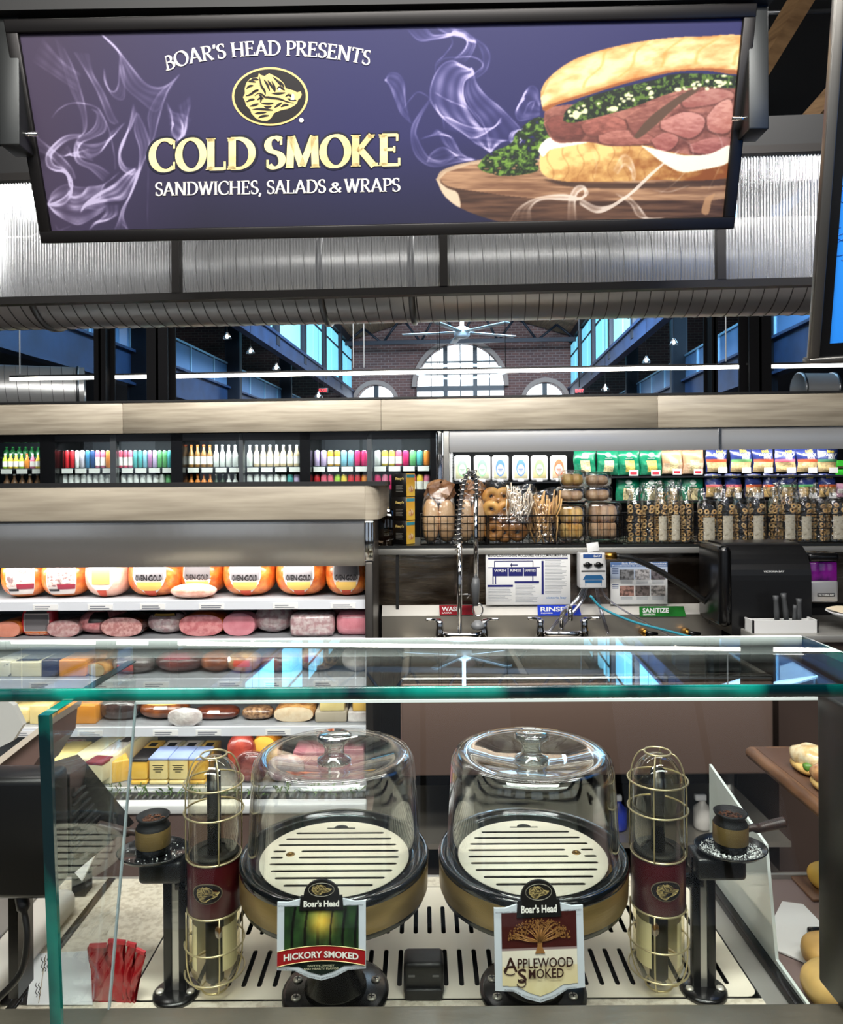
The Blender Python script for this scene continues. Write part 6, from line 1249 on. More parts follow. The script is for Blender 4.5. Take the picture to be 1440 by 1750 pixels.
def ringbag(x0, x1, y1, label, seed, lab=True, ytop=868, D=DS+.03, raise_=0, spill=False):
    a = sl3((x0+x1)/2, 930, D); a.z = zsh+.008+raise_; w = (x1-x0)*a.y/F/2; h = (y1-ytop)*a.y/F; t = thing('biscuit_bag', label, 'snack bag', a, 0, 'bags of ring biscuits'); s = random.Random(seed); mb = MB()
    nz = int(h/.021); nx = max(2, int(2*w/.025))
    for k in range(nz):
        for i in range(nx):
            torus(mb, (-w+.012+(2*w-.024)*i/max(1, nx-1)+s.uniform(-.004, .004), s.uniform(.004, .03), .012+k*.021+s.uniform(-.004, .004)), .0085, .0042, Euler((pi/2+s.uniform(-.7, .7), s.uniform(-.6, .6), 0)).to_matrix(), 9, 5)
    o = build('rings', mb, ring_m, t); o['kind'] = 'stuff'
    if lab: build('label', MB().grid(lambda u, v: (-w*.62+w*1.2*u, -.012-.006*sin(pi*u), h*(.05+.62*v)), 6, 4), M('bag_label', (226, 216, 190), .6, noise=(60, (180, 168, 140), .55, .65)), t)
    ph = s.uniform(0, 6)
    build('film', MB().grid(lambda u, v: ((w*1.02+(v > .8)*.02*(v-.8)/.2*sin(8*pi*u+ph))*sp_(sin(2*pi*u), .7)*(1-.75*max(0, (v-.72)/.28)*(v < .9)), -.018+.03-.04*sp_(cos(2*pi*u), .7)*(1-.7*max(0, (v-.7)/.3)), h*1.42*v+.012*sin(7*u*pi+ph)*(v > .85)), 24, 14), film, t)
    return t
BD = ['leftmost', 'second', 'third', 'fourth', 'fifth']
for i, (x0, x1) in enumerate(((1074, 1098), (1098, 1120), (1120, 1142), (1142, 1164), (1164, 1184))): ringbag(x0, x1, 928, '%s bag of ring biscuits in the left biscuit basket' % BD[i], i, i in (2, 3), 862-(i % 2)*3)
for i, (x0, x1) in enumerate(((1194, 1226), (1228, 1256), (1256, 1280), (1280, 1308))): ringbag(x0, x1, 928, '%s bag of ring biscuits in the middle biscuit basket' % BD[i], 10+i, i != 2, 866-(i % 2)*4)
for i, (x0, x1) in enumerate(((1318, 1334), (1334, 1362), (1362, 1390), (1390, 1414), (1414, 1450))): ringbag(x0, x1, 928, '%s bag of ring biscuits in the right biscuit basket' % BD[i], 20+i, i in (1, 2, 4), 864-(i % 2)*4)
ringbag(1122, 1160, 866, 'bag of ring biscuits lying on top of the left biscuit basket', 31, False, 838, DS+.16, .16)
ringbag(1324, 1360, 866, 'bag of ring biscuits resting on top of the right biscuit basket', 33, False, 838, DS+.16, .16)
# cracker boxes
ckb = M('box_black', (16, 15, 15), .35); cky = M('box_yellow', (240, 200, 80), .4, noise=(7, (222, 130, 30), .42, .6, (.3, .3, 1)))
def cracker(x, y0, y1, label, D=DS+.05, rz_=radians(-34)):
    a = sl3(x, y1, D); h = (y1-y0)*a.y/F; t = thing('cracker_box', label, 'box', a, rz_, 'cracker boxes by the baskets'); w = .085; d = .07
    build('carton', MB().rbox(-w, 0, 0, d, 0, h-.001, .0015, 1), ckb, t)
    build('yellow_side', MB().box(.0, .0012, .002, d-.002, .002, h-.002), cky, t); build('blue_ribbon', MB().box(.0012, .002, .002, d-.004, h*.8, h*.93), M('ribbon_blue', (60, 150, 170), .4), t)
    build('cracker_picture', MB().add([(.0022, .016+.04*(.5+.5*cos(q)), h*.32+h*.14*sin(q)) for q in np.linspace(0, 2*pi, 16, endpoint=False)], [tuple(range(16))]), M('cracker_tan', (236, 206, 160), .5, noise=(60, (190, 110, 50), .45, .6)), t)
    build('script_name', letters(MB(), 'Stacy\'s', -w*.72, -w*.16, h*.75, h*.14, -.0008, .03, slant=.2), M('script_gold', (236, 206, 120), .5), t)
    for k in range(5): build('print_line', MB().box(-w*.68, -w*(.22+.05*(k % 2)), -.0007, 0, h*(.45-k*.06), h*(.47-k*.06)), M('print_dim', (120, 118, 112), .6), t)
for i, (y0, y1) in enumerate(((808, 849), (849, 890), (890, 931))): cracker(694, y0, y1, '%s black and yellow cracker box in the stack beside the deli case' % ('topmost', 'middle', 'lowest')[i])
for i, (y0, y1) in enumerate(((866, 897), (897, 931))):
    a = sl3(652, y1, DS+.02); h = (y1-y0)*a.y/F; t = thing('cracker_box', '%s of two dim yellow cracker boxes behind the tinted end of the deli case' % ('upper', 'lower')[i], 'box', a, 0, 'cracker boxes by the baskets'); build('carton', MB().rbox(-.035, .03, 0, .1, 0, h-.001, .0015, 1), M('box_amber', (176, 124, 60), .45, noise=(7, (226, 190, 120), .45, .6, (.3, .3, 1))), t); build('ribbon', MB().box(-.034, .03, -.001, 0, h*.8, h*.92), MATS['ribbon_blue'] if 'ribbon_blue' in MATS else flat((60, 150, 170)), t)
tag(build('acrylic_divider', MB().rbox(P(640, 900, DS).x, P(672, 900, DS).x, DS+.0, DS+.005, zsh, P(660, 870, DS).z, .001, 1), GLASS('acrylic', (150, 140, 128), f0=.08)), 'tinted acrylic divider beside the cracker boxes', 'divider')

# ================================================================ service counter in front
ZD = .605
cnt = thing('service_counter', 'sunken service counter with pale deck, slotted steel plate and dark front ledge', 'counter', (0, 1.5, 0))
def cpart(name, mb, m, par=cnt):
    o = build(name, mb, m, par)
    if par is cnt: o.matrix_parent_inverse = Matrix.Translation((0, -1.5, 0))
    return o
deck_m = M('speckled_deck', (216, 208, 190), .4, noise=(90, (190, 180, 160), .45, .62)); plate_m = M('slotted_plate', (236, 228, 208), .32, .15, bump=(20, .03))
TL, TR, TF, TB = -.54, .61, 1.335, 1.70
cpart('left_deck', MB().box(-.735, TL-.004, 1.02, 1.745, ZD-.03, ZD), deck_m)
cpart('rear_deck', MB().box(TL-.004, TR+.004, TB+.004, 1.745, ZD-.03, ZD), deck_m)
cpart('front_strip', MB().box(TL-.004, TR+.004, 1.02, TF-.004, ZD-.03, ZD), deck_m)
cpart('side_strip', MB().box(TR+.004, .655, 1.02, 1.745, ZD-.03, ZD), steel_dull)
cpart('well', MB().box(TL-.004, TR+.004, TF-.004, TB+.004, ZD-.09, ZD-.085), black_matt)
cpart('well_wall', MB().box(TL-.006, TL-.002, TF, TB, ZD-.09, ZD-.001).box(TR+.002, TR+.006, TF, TB, ZD-.09, ZD-.001).box(TL, TR, TB+.002, TB+.006, ZD-.09, ZD-.001), black_matt)
def cap(x, y0, y1, r, n=5): return [(x+r*cos(a), y1+r*sin(a)) for a in np.linspace(0, pi, n+1)]+[(x-r*cos(a), y0-r*sin(a)) for a in np.linspace(0, pi, n+1)]
def capx(y, x0, x1, r, n=5): return [(x1+r*sin(a), y-r*cos(a)) for a in np.linspace(0, pi, n+1)]+[(x0-r*sin(a), y+r*cos(a)) for a in np.linspace(0, pi, n+1)]
holes = []
x = TL+.055
while x < TR-.03:
    holes.append(cap(x, 1.372, 1.47, .0046)); holes.append(cap(x, 1.53, 1.62, .0046)); x += .0292
rc = .02; outer = [(TL+rc-rc*cos(a), TF+rc-rc*sin(a)) for a in np.linspace(0, pi/2, 5)]+[(TR-rc+rc*sin(a), TF+rc-rc*cos(a)) for a in np.linspace(0, pi/2, 5)]+[(TR, TB), (TL, TB)]
cpart('slotted_plate', MB().holed(outer, holes, ZD-.0005, ZD+.001), plate_m)
ledge_m = M('dark_ledge', (128, 124, 110), .3, .6, noise=(5, (100, 98, 86), .35, .65), bump=(16, .06, (1, 4, 1)))
cpart('front_ledge', MB().rbox(-1.6, 1.2, .55, 1.008, .79, .828, .004), ledge_m); cpart('front_wall', MB().box(-1.6, 1.2, 1.0, 1.02, 0, .79), ledge_m)
cpart('counter_body', MB().box(-1.6, 1.4, 1.02, 1.74, .0, ZD-.1), M('counter_brown2', (100, 82, 76), .4))
cpart('rear_trim', MB().box(-1.6, 1.4, 1.745, 1.755, ZD-.08, ZD), steel_dull)
cpart('left_rail', MB().rbox(-.752, -.735, 1.02, 1.745, ZD-.03, ZD+.004, .002), black); cpart('left_bay', MB().box(-1.6, -.752, 1.02, 1.745, ZD-.03, ZD-.002), deck_m)
rr_ = cpart('right_rail', MB().rbox(.655, .685, 1.02, 1.745, ZD-.03, ZD+.014, .003), black); cpart('right_bay', MB().box(.685, 1.4, 1.02, 1.745, ZD-.03, ZD-.01), M('bay_mauve', (150, 130, 126), .35, .3))
# ---- glass
gg = thing('glass_guard', 'clear glass guard with green polished edges over the counter', 'glass guard', (0, 1.0, .83)); gi_ = Matrix.Translation((0, -1.0, -.83))
def gpart(name, mb, m):
    o = build(name, mb, m, gg); o.matrix_parent_inverse = gi_; return o
ZT = 1.296; TH_ = .014; GX0, GX1 = -1.2, .612
gpart('top_pane', MB().box(GX0, GX1, .905, 1.178, ZT-TH_, ZT), pane_glass)
gpart('front_edge', MB().rbox(GX0, GX1, .899, .905, ZT-TH_-.0005, ZT+.0005, .001, 1), edge_glass)
gpart('back_edge', MB().rbox(GX0, GX1, 1.178, 1.184, ZT-TH_-.0005, ZT+.0005, .001, 1), M('frosted_edge', (236, 242, 240), .5))
gpart('side_edge', MB().box(GX1, GX1+.004, .899, 1.184, ZT-TH_, ZT), edge_glass)
fpn = MB(); XA, XB = -.432, .60
fpn.add([(XA, 1.0, .83), (XB, 1.0, .83), (XB, 1.10, 1.22), (XA, 1.10, 1.22), (XA, 1.008, .828), (XB, 1.008, .828), (XB, 1.108, 1.218), (XA, 1.108, 1.218)], [(0, 1, 2, 3), (5, 4, 7, 6)]); gpart('front_pane', fpn, front_glass)
gpart('front_pane_edge', MB().add([(XA, 1.10, 1.22), (XB, 1.10, 1.22), (XB, 1.108, 1.2185), (XA, 1.108, 1.2185)], [(0, 1, 2, 3)]).box(XA, XB, 1.0995, 1.1025, 1.217, 1.2215), MATS['frosted_edge'])
gpart('front_pane_edge', MB().add([(XA, .9995, .83), (XA, 1.0995, 1.22), (XA, 1.108, 1.218), (XA, 1.008, .828)], [(0, 1, 2, 3)]).add([(XA-.0012, .9995, .83), (XA+.0012, .9995, .83), (XA+.0012, 1.0995, 1.22), (XA-.0012, 1.0995, 1.22)], [(0, 1, 2, 3)]), M('silver_edge', (170, 186, 190), .3))
sp0 = [(.85, 1.281), (.877, .832), (1.003, .832), (1.098, 1.215), (1.1, 1.281)]
def yz(poly, x0, x1):
    n = len(poly); return MB().add([(x0, y, z) for y, z in poly]+[(x1, y, z) for y, z in poly], [tuple(range(n))[::-1], tuple(range(n, 2*n))]+[(i, (i+1) % n, (i+1) % n+n, i+n) for i in range(n)])
gpart('side_pane', yz(sp0, -.443, -.431), pane_glass)
gpart('side_pane_edge', yz([(.85, 1.281), (.877, .832), (.871, .832), (.843, 1.281)], -.4435, -.4305), edge_glass)
gpart('side_pane_edge', yz([(.843, 1.281), (.843, 1.2815+.001), (1.1, 1.2825), (1.1, 1.281)], -.4435, -.4305), edge_glass)
gpart('side_pane', yz([(1.12, .62), (1.72, .62), (1.72, .88), (1.44, .83), (1.40, .63)], .672, .678), M('pale_glass', (226, 236, 232), .08, 0, 1, alpha=.85))
gpart('corner_post', MB().rbox(.565, .72, .97, 1.05, .83, 1.245, .004), M('post_dark', (22, 22, 22), .35))
gpart('bracket', MB().rbox(.40, .62, 1.20, 1.23, 1.262, 1.276, .002), dark_metal)

# ================================================================ smoking cloches
def cloche(loc, label, mirror):
    t = thing('smoking_platter', 'round platter stand with gold band and steel grille under the %s glass dome' % label, 'stand', loc)
    zr = .858-ZD                        # grille height above the deck
    build('flange', MB().lathe([(.098, 0), (.098, .006), (.09, .01), (.03, .012)], 40), black, t)
    build('pedestal', MB().lathe([(.058, .008), (.056, .02), (.04, .05), (.028, .09), (.026, .15), (.05, .19)], 32), black, t)
    for a in (.35, pi-.35, pi+.5, -.5):
        s_ = build('screw', MB().lathe([(.009, 0), (.0085, .003), (.004, .0045)], 12, (.078*cos(a)*1.0, .078*sin(a)*.75, .01)), M('screw_steel', (216, 212, 200), .35, .6), t)
        build('screw_slot', MB().box(.078*cos(a)-.005, .078*cos(a)+.005, .0585*sin(a)-.001, .0585*sin(a)+.001, .0145, .0152).box(.078*cos(a)-.001, .078*cos(a)+.001, .0585*sin(a)-.005, .0585*sin(a)+.005, .0145, .0152), black_matt, s_)
    build('lower_ring', MB().lathe([(.05, zr-.07), (.155, zr-.068), (.166, zr-.062), (.166, zr-.052)], 56, cap=False), black, t)
    build('gold_band', MB().lathe([(.166, zr-.053), (.171, zr-.05), (.172, zr-.006), (.171, zr-.003)], 64, cap=False), gold, t)
    build('rim', MB().lathe([(.171, zr-.006), (.1735, zr+.004), (.170, zr+.011), (.163, zr+.008), (.160, zr-.002), (.142, zr-.006), (.139, zr-.002)], 64, cap=False), M('rim_black', (16, 18, 20), .12, 0, .6), t)
    build('pan', MB().lathe([(.0001, zr-.02), (.14, zr-.02), (.14, zr-.004)], 48, cap=False), black_matt, t)
    R = .1365; hs_ = []; rows_ = np.linspace(-.098, .088, 9)
    for i, y in enumerate(rows_):
        hw = math.sqrt(R*R-y*y)-.022
        if i in (4, 5):
            s = 1 if mirror else -1; hs_.append(capx(y, min(-s*hw, s*(hw-.052)), max(-s*hw, s*(hw-.052)), .0038)); hs_.append(capx(y, min(s*(hw-.016), s*hw), max(s*(hw-.016), s*hw), .0038))
        else: hs_.append(capx(y, -hw, hw, .0038))
    hs_.append(capx(.108, -.026, .026, .0026)); s = 1 if mirror else -1
    hx, hy = s*.083, (rows_[4]+rows_[5])/2; hs_.append([(hx+.0085*cos(a), hy+.0085*sin(a)) for a in np.linspace(0, 2*pi, 16, endpoint=False)])
    hs_.append([(-s*.01+.01*cos(a), -.121+.0045*sin(a)) for a in np.linspace(0, 2*pi, 12, endpoint=False)])
    gr_ = build('grille', MB().holed([(R*cos(a), R*sin(a)) for a in np.linspace(0, 2*pi, 72, endpoint=False)], hs_, zr-.0008, zr), M('grille_steel', (248, 238, 214), .34, .1), t)
    build('finger_notch', MB().add([(.014*cos(a), .1085+.012*sin(a), zr+.0004) for a in np.linspace(0, pi, 10)], [tuple(range(10))]), black_matt, gr_)
    build('smoke_port', MB().lathe([(.0085, -.002), (.0075, .001), (.004, .0005), (.004, -.004)], 16, (hx, hy, zr), cap=False), M('port_brass', (150, 118, 70), .4, .8), gr_)
    d = thing('glass_dome', 'clear glass dome with knob over the %s smoking platter' % label, 'dome', (loc[0], loc[1], loc[2]+zr+.0005))
    h = .192; o = [(.1585, 0), (.1572, .02), (.1545, .07), (.1515, .125), (.1495, h-.03), (.147, h-.014), (.140, h-.004), (.130, h), (.11, h-.004), (.07, h-.014), (.035, h-.018), (.0001, h-.018)]
    i_ = [(.0001, h-.022), (.035, h-.022), (.07, h-.018), (.11, h-.008), (.128, h-.004), (.137, h-.008), (.1435, h-.017), (.146, h-.032), (.148, .125), (.151, .07), (.1537, .02), (.155, 0)]
    build('dome', MB().lathe(o+i_+[o[0]], 72, cap=False), GLASS('dome_glass', (252, 253, 253), f0=.06, power=3.2, gain=.95), d)
    build('rim_ring', MB().tube([(.1568*cos(a), .1568*sin(a), .0025) for a in np.linspace(0, 2*pi, 64, endpoint=False)], .0022, 6, True), GLASS('rim_glass', (210, 225, 226), f0=.25, power=2, gain=.7), d)
    h -= .019
    build('knob', MB().lathe([(.0001, h+.001), (.031, h+.001), (.031, h+.006), (.019, h+.013), (.0175, h+.026), (.022, h+.036), (.031, h+.042), (.032, h+.049), (.026, h+.053), (.0001, h+.052)], 32, cap=False), GLASS('knob_glass', (238, 244, 244), f0=.16, power=1.6, gain=.8), d)
    return t
pl = P(572, 1467, 1.35); prr = P(909, 1476, 1.35)
cloche((pl.x, 1.35, ZD+.001), 'left', False); cloche((prr.x, 1.35, ZD+.001), 'right', True)

# ================================================================ smoke torches with cup trays
tg_ = GLASS('torch_glass', (250, 248, 236), f0=.07, power=2.6, gain=.9); lq = GLASS('amber_glass', (254, 250, 230), f0=.03, power=3.0, gain=.6)
maroon = M('maroon_enamel', (66, 8, 16), .3, 0, .3)
def capsule(mb, r, z0, z1, sgn, n=32):   # closed dome end at z1
    pr = [(r, z0), (r, z0+(z1-z0)*.3)]+[(r*cos(a)+.0001, z1-sgn*r*1.25+sgn*r*1.25*sin(a)) for a in np.linspace(0, pi/2, 12)]
    return mb.lathe(pr, n, cap=False)
def torch(px, fl_px, side, word):
    c = P(px, 1455, 1.35); fx_ = P(fl_px, 1700, 1.345).x
    t = thing('smoke_torch', 'caged glass smoke torch with maroon band on twin black poles, %s of the domes' % word, 'smoke torch', (c.x, 1.35, ZD+.001))
    zb0, zb1, zt0, zl = .768-ZD, .864-ZD, 1.045-ZD, .622-ZD; R = .0465
    build('band', MB().lathe([(R+.001, zb0), (R+.002, zb0+.004), (R+.002, zb1-.004), (R+.001, zb1)], 40), maroon, t)
    build('upper_glass', capsule(MB(), R, zb1, zt0, 1), tg_, t); build('lower_glass', capsule(MB(), R-.001, zb0, zl, -1), lq, t)
    build('core_rod', MB().lathe([(.0165, zl+.012), (.0165, zb0-.03), (.0155, zb0-.028)], 20), black_matt, t); build('core_rod', MB().lathe([(.0125, zb1), (.0125, zt0-.03)], 20), black, t)
    build('glow_liner', MB().lathe([(.040, zl+.045), (.040, zb0-.02)], 28, cap=False, a0=-pi/2+.62, a1=3*pi/2-.62), M('glow_liner_cream', (252, 248, 224), .3), t)  # added cream liner, imitates the pale glow of the lower glass
    build('floor_disc', MB().lathe([(.0001, zb1+.002), (R-.002, zb1+.002), (R-.004, zb1+.008), (.03, zb1+.006)], 28, cap=False), black_matt, t)
    build('bubble', MB().ellipsoid((.02*(-side), -R+.001, zb0-.022), .007, .003, .012, 1, 12, 8), GLASS('bubble_glass', (230, 200, 160), f0=.2), t)
    rg = lambda r, z, n=40: [(r*cos(a), r*sin(a), z) for a in np.linspace(0, 2*pi, n, endpoint=False)]
    for z, r in ((.9975-ZD, .0535), (.945-ZD, .0535), (zb1, R+.002), (zb0, R+.002), (.706-ZD, .0535), (.653-ZD, .0535)): build('cage_ring', MB().tube(rg(r, z), .0017, 6, True), brass, t)
    build('cage_ring', MB().tube(rg(.0235, zt0+.002, 28), .0019, 6, True), brass, t)
    build('cage_ring', MB().tube(rg(.0235, zl-.002, 28), .0019, 6, True), brass, t)
    for k in range(4):
        a = pi/4+k*pi/2+.35*side; dc, ds = cos(a), sin(a); rr = .0505
        up_ = [(rr*dc, rr*ds, zb1), (rr*dc, rr*ds, zb1+.11)]+[((.0235+(rr-.0235)*cos(q))*dc, (.0235+(rr-.0235)*cos(q))*ds, zb1+.11+(zt0+.002-zb1-.11)*sin(q)) for q in np.linspace(.2, pi/2, 7)]
        build('cage_wire', MB().tube(up_, .0015, 6), brass, t)
        dn = [(rr*dc, rr*ds, zb0), (rr*dc, rr*ds, zb0-.08)]+[((.0235+(rr-.0235)*cos(q))*dc, (.0235+(rr-.0235)*cos(q))*ds, zb0-.08-(zb0-.08-zl+.002)*sin(q)) for q in np.linspace(.2, pi/2, 6)]
        build('cage_wire', MB().tube(dn, .0015, 6), brass, t)
    # emblem on the band
    a0 = -pi/2; ze = (zb0+zb1)/2
    def cyl(u, z, off): q = a0+u/(R+.002); return ((R+.002+off)*cos(q), (R+.002+off)*sin(q), ze+z)
    em_ = build('emblem', MB().add([cyl(.0275*cos(q), .0185*sin(q), .0006) for q in np.linspace(0, 2*pi, 36, endpoint=False)]+[cyl(0, 0, .0006)], [(i, (i+1) % 36, 36) for i in range(36)]), M('emblem_silver', (150, 140, 116), .4, .5), t)
    build('emblem_ground', MB().add([cyl(.0258*cos(q), .0168*sin(q), .0012) for q in np.linspace(0, 2*pi, 36, endpoint=False)]+[cyl(0, 0, .0012)], [(i, (i+1) % 36, 36) for i in range(36)]), bi, em_)
    h_, f_ = MB(), MB(); fn = lambda x, y, lay: cyl((x-730)/1170*.052, -(y-590)/880*.034, .0022+.0008*lay)
    boar(h_, f_, fn, 14); build('boar_head', h_, M('emblem_gold2', (176, 154, 100), .5), em_); build('fur_strokes', f_, bi, em_)
    # poles, bracket, flange, tray
    ox = fx_-c.x
    build('flange', MB().lathe([(.042, 0), (.042, .005), (.036, .009), (.01, .01)], 28, (ox, .0, 0)), black, t)
    for s in (-1, 1): build('screw', MB().lathe([(.0075, 0), (.007, .003), (.003, .004)], 12, (ox+s*.028, -.008, .009)), MATS['screw_steel'], t)
    for s in (-1, 1): build('pole', MB().rbox(ox+s*.014-.0075, ox+s*.014+.0075, -.008, .008, .008, .855-ZD, .002), black, t)
    build('pole_strip', MB().box(ox-.006, ox+.006, -.004, .004, .01, .82-ZD), steel, t)
    tx = P(262 if side < 0 else 1248, 1457, 1.35).x-c.x
    build('bracket', MB().rbox(min(tx-.018*1, ox-.02), max(tx+.018, ox+.02), -.03, .03, .822-ZD, .863-ZD, .008, 3), M('bracket_black', (14, 14, 14), .35), t)
    build('arm', MB().rbox(min(0, ox), max(0, ox), -.008, .008, .80-ZD, .82-ZD, .002), black, t)
    zt_ = .864-ZD; tr_ = build('tray', MB().lathe([(.0001, 0), (.058, 0), (.064, .006), (.0655, .008), (.063, .0085), (.057, .003), (.0001, .003)], 40, (0, 0, 0), cap=False, mat=Matrix.Translation((tx, 0, zt_)) @ Matrix.Diagonal((1, .82, 1, 1))), black, t)
    gn = MB(); s = random.Random(5)
    for k in range(700 if side > 0 else 60):
        q = s.uniform(0, 6.3); r = math.sqrt(s.uniform(.05, 1))*.054; z = zt_+.0035; x, y = tx+r*cos(q), .82*r*sin(q); e = s.uniform(.0006, .0014)
        gn.add([(x-e, y-e, z), (x+e, y-e, z), (x, y+e, z), (x, y, z+e*1.6)], [(0, 1, 3), (1, 2, 3), (2, 0, 3)])
    o = build('glint_grains', gn, M('glint_white', (236, 240, 238), .15), tr_); o['kind'] = 'stuff'  # white grains stand in for glittering reflections on the tray
    cup = thing('smoking_cup', 'gold banded black cup of wood chips with a wooden handle on the %s tray' % word, 'cup', (c.x+tx, 1.35, ZD+.001+zt_+.0045)); r = .0305
    build('base', MB().lathe([(r-.002, 0), (r-.001, .003), (r-.001, .018)], 36), black, cup); build('band', MB().lathe([(r, .014), (r+.0006, .016), (r+.0006, .044), (r, .046)], 40, cap=False), gold, cup)
    build('collar', MB().lathe([(r-.001, .045), (r-.002, .05), (r-.007, .056), (r-.006, .058), (r-.0015, .064), (r-.0005, .067), (r-.003, .068), (r-.009, .058), (.0001, .057)], 36, cap=False), black_matt, cup)
    ch = MB(); s = random.Random(8)
    for k in range(90):
        q = s.uniform(0, 6.3); rr = math.sqrt(s.random())*(r-.01); m_ = Matrix.Translation((rr*cos(q), rr*sin(q), .0595)) @ Euler((s.uniform(-.6, .6), s.uniform(-.6, .6), s.uniform(0, 3))).to_matrix().to_4x4(); ch.box(-.003, .003, -.0008, .0008, -.0004, .0004, m_)
    o = build('wood_chips', ch, M('chips', (110, 66, 38), .7, noise=(300, (60, 34, 20), .4, .6)), cup); o['kind'] = 'stuff'
    hp_ = spline([(side*r*.9, 0, .034), (side*(r+.012), .002, .036), (side*(r+.024), .004, .034), (side*(r+.045), .006, .038), (side*(r+.07), .008, .042), (side*(r+.078), .008, .043)], 5)
    build('handle', MB().tube([tuple(q) for q in hp_], list(np.interp(np.linspace(0, 1, len(hp_)), [0, .15, .3, .45, .85, 1], [.006, .0065, .0085, .0085, .0105, .004])), 14), M('dark_walnut', (62, 42, 34), .4, noise=(30, (40, 26, 20), .4, .6, (1, 6, 6))), cup)
torch(366, 300, -1, 'left'); torch(1124, 1203, 1, 'right')

# ================================================================ flavour cards
def card(px0, px1, py_top, py_bot, D, kind):
    a = P(px0, py_bot, D); b = P(px1, py_top, D); W = b.x-a.x; Hh = (b.z-a.z)
    t = thing('flavour_card', 'shield shaped hickory smoked card on the left platter' if kind == 'h' else 'shield shaped applewood smoked card on the right platter', 'card', ((a.x+b.x)/2, D, a.z)); t.rotation_euler = (-.08, 0, .02 if kind == 'h' else .05)
    hw = W/2; dip = Hh*.14
    shp = [(-hw, dip), (-hw, Hh), (-hw*.75, Hh*.995), (-hw*.5, Hh*1.03), (hw*.5, Hh*1.03), (hw*.75, Hh*.995), (hw, Hh), (hw, dip), (hw*.6, dip*.9), (hw*.3, dip*.3), (0, 0), (-hw*.3, dip*.3), (-hw*.6, dip*.9)]
    build('board', MB().prism(shp, 0, .0035), M('card_silver', (206, 212, 220), .4), t)
    k = .84; inn = [(x*k, Hh*.5+(z-Hh*.5)*.86) for x, z in shp]
    xs = np.linspace(-hw*k, hw*k, 100); zs = np.linspace(Hh*.07, Hh*.95, 110)
    pc = gridmesh('picture', xs, zs, -.0008, VCOL('card_print', .45), t)
    zc = lambda p: (p[:, 2]-Hh*.07)/(Hh*.88)
    # trim the picture to the shield
    me = pc.data; bm = bmesh.new(); bm.from_mesh(me); dead = []
    for f in bm.faces:
        c = f.calc_center_median(); ax = abs(c.x)/hw; low = np.interp(ax, [0, .3*k, .6*k, k], [Hh*.07, Hh*.07+dip*.28, Hh*.07+dip*.8, Hh*.07+dip*.86])
        if c.z < low: dead.append(f)
    bmesh.ops.delete(bm, geom=dead, context='FACES'); bm.to_mesh(me); bm.free()
    if kind == 'h':
        def col(p):
            u = p[:, 0]/hw; v = zc(p); n = fbm(u*9+20, v*9+20, 3); tr = np.abs(np.sin(u*11+np.sin(v*3)))
            glow = np.exp(-((u/.28)**2+((v-.78)/.2)**2)); base_ = np.c_[.05+.10*n, .10+.16*n, .06+.06*n]*(.4+.9*(tr > .35))[:, None]
            c = base_*(1-glow[:, None])+np.c_[.95+0*u, .72+.15*n, .22+.2*n]*glow[:, None]; c = np.where(((tr < .18) & (np.abs(u) > .12))[:, None], c*.35, c); return np.where((v < .22)[:, None], np.c_[.04+.06*n, .10+.05*n, .08+.04*n], c)
    else:
        def col(p):
            u = p[:, 0]/hw; v = zc(p); n = fbm(u*5+9, v*5+4, 8); c = np.where((v > .55)[:, None], np.c_[.24+.04*n, .07+.02*n, .06+.02*n], np.c_[.93-.1*n*(1-v), .89-.12*n, .74-.2*n*(1-v)])
            return np.where(((v < .57) & (v > .36))[:, None], .5*c+.5*np.array((.93, .93, .93)), c)
    paint(pc, col)
    # crown with emblem and script
    cz = Hh*.985
    build('crown', MB().prism([(-hw*.5, Hh*.9), (hw*.5, Hh*.9), (hw*.47, Hh*1.08), (hw*.4, Hh*1.08)]+[(hw*.4*cos(q), Hh*1.1+Hh*.19*sin(q)) for q in np.linspace(0, pi, 16)]+[(-hw*.4, Hh*1.08), (-hw*.47, Hh*1.08)], -.003, .002), M('crown_black', (20, 18, 18), .4), t)
    build('crown_oval', MB().tube([(hw*.29*cos(q), -.0034, Hh*1.165+Hh*.085*sin(q)) for q in np.linspace(0, 2*pi, 28, endpoint=False)], .0006, 5, True), M('oval_grey', (130, 124, 112), .4), t)
    h_, f_ = MB(), MB(); boar(h_, f_, lambda x, y, lay: ((x-760)/1170*hw*.6, -.0034-.0004*lay, Hh*1.165-(y-590)/880*Hh*.16), 14)
    bb = build('emblem', h_, M('emblem_gold2', (176, 154, 100), .5), t); build('fur_strokes', f_, bi, bb)
    build('brand_script', letters(MB(), "Boar's Head", -hw*.4, hw*.4, Hh*.99, Hh*.085, -.0036, .035), cream, t)
    lt = lambda txt, x0, x1, z, h, m, nm='lettering', bend=0, bold=.02: build(nm, letters(MB(), txt, x0, x1, z, h, 0, bold, fn=lambda X, Z: (X, -.0036, Z-bend*(X/hw)**2)), m, t)
    gp_ = M('print_mid', (110, 112, 120), .6)
    lt('ESTABLISHED 1905', -hw*.97, -hw*.53, Hh*.965, Hh*.018, gp_); lt('FAMILY OWNED', hw*.56, hw*.95, Hh*.965, Hh*.018, gp_); 
    build('lettering', letters(MB(), 'INSPIRED BY AUTHENTIC SMOKEHOUSE TRADITION', -hw*.8, hw*.8, dip*.0, Hh*.018, 0, .01, fn=lambda X, Z: (X, -.0014, Z+np.interp(abs(X)/hw, [0, .3, .6, 1], [dip*.22, dip*.5, dip*1.02, dip*1.12]))), gp_, t)
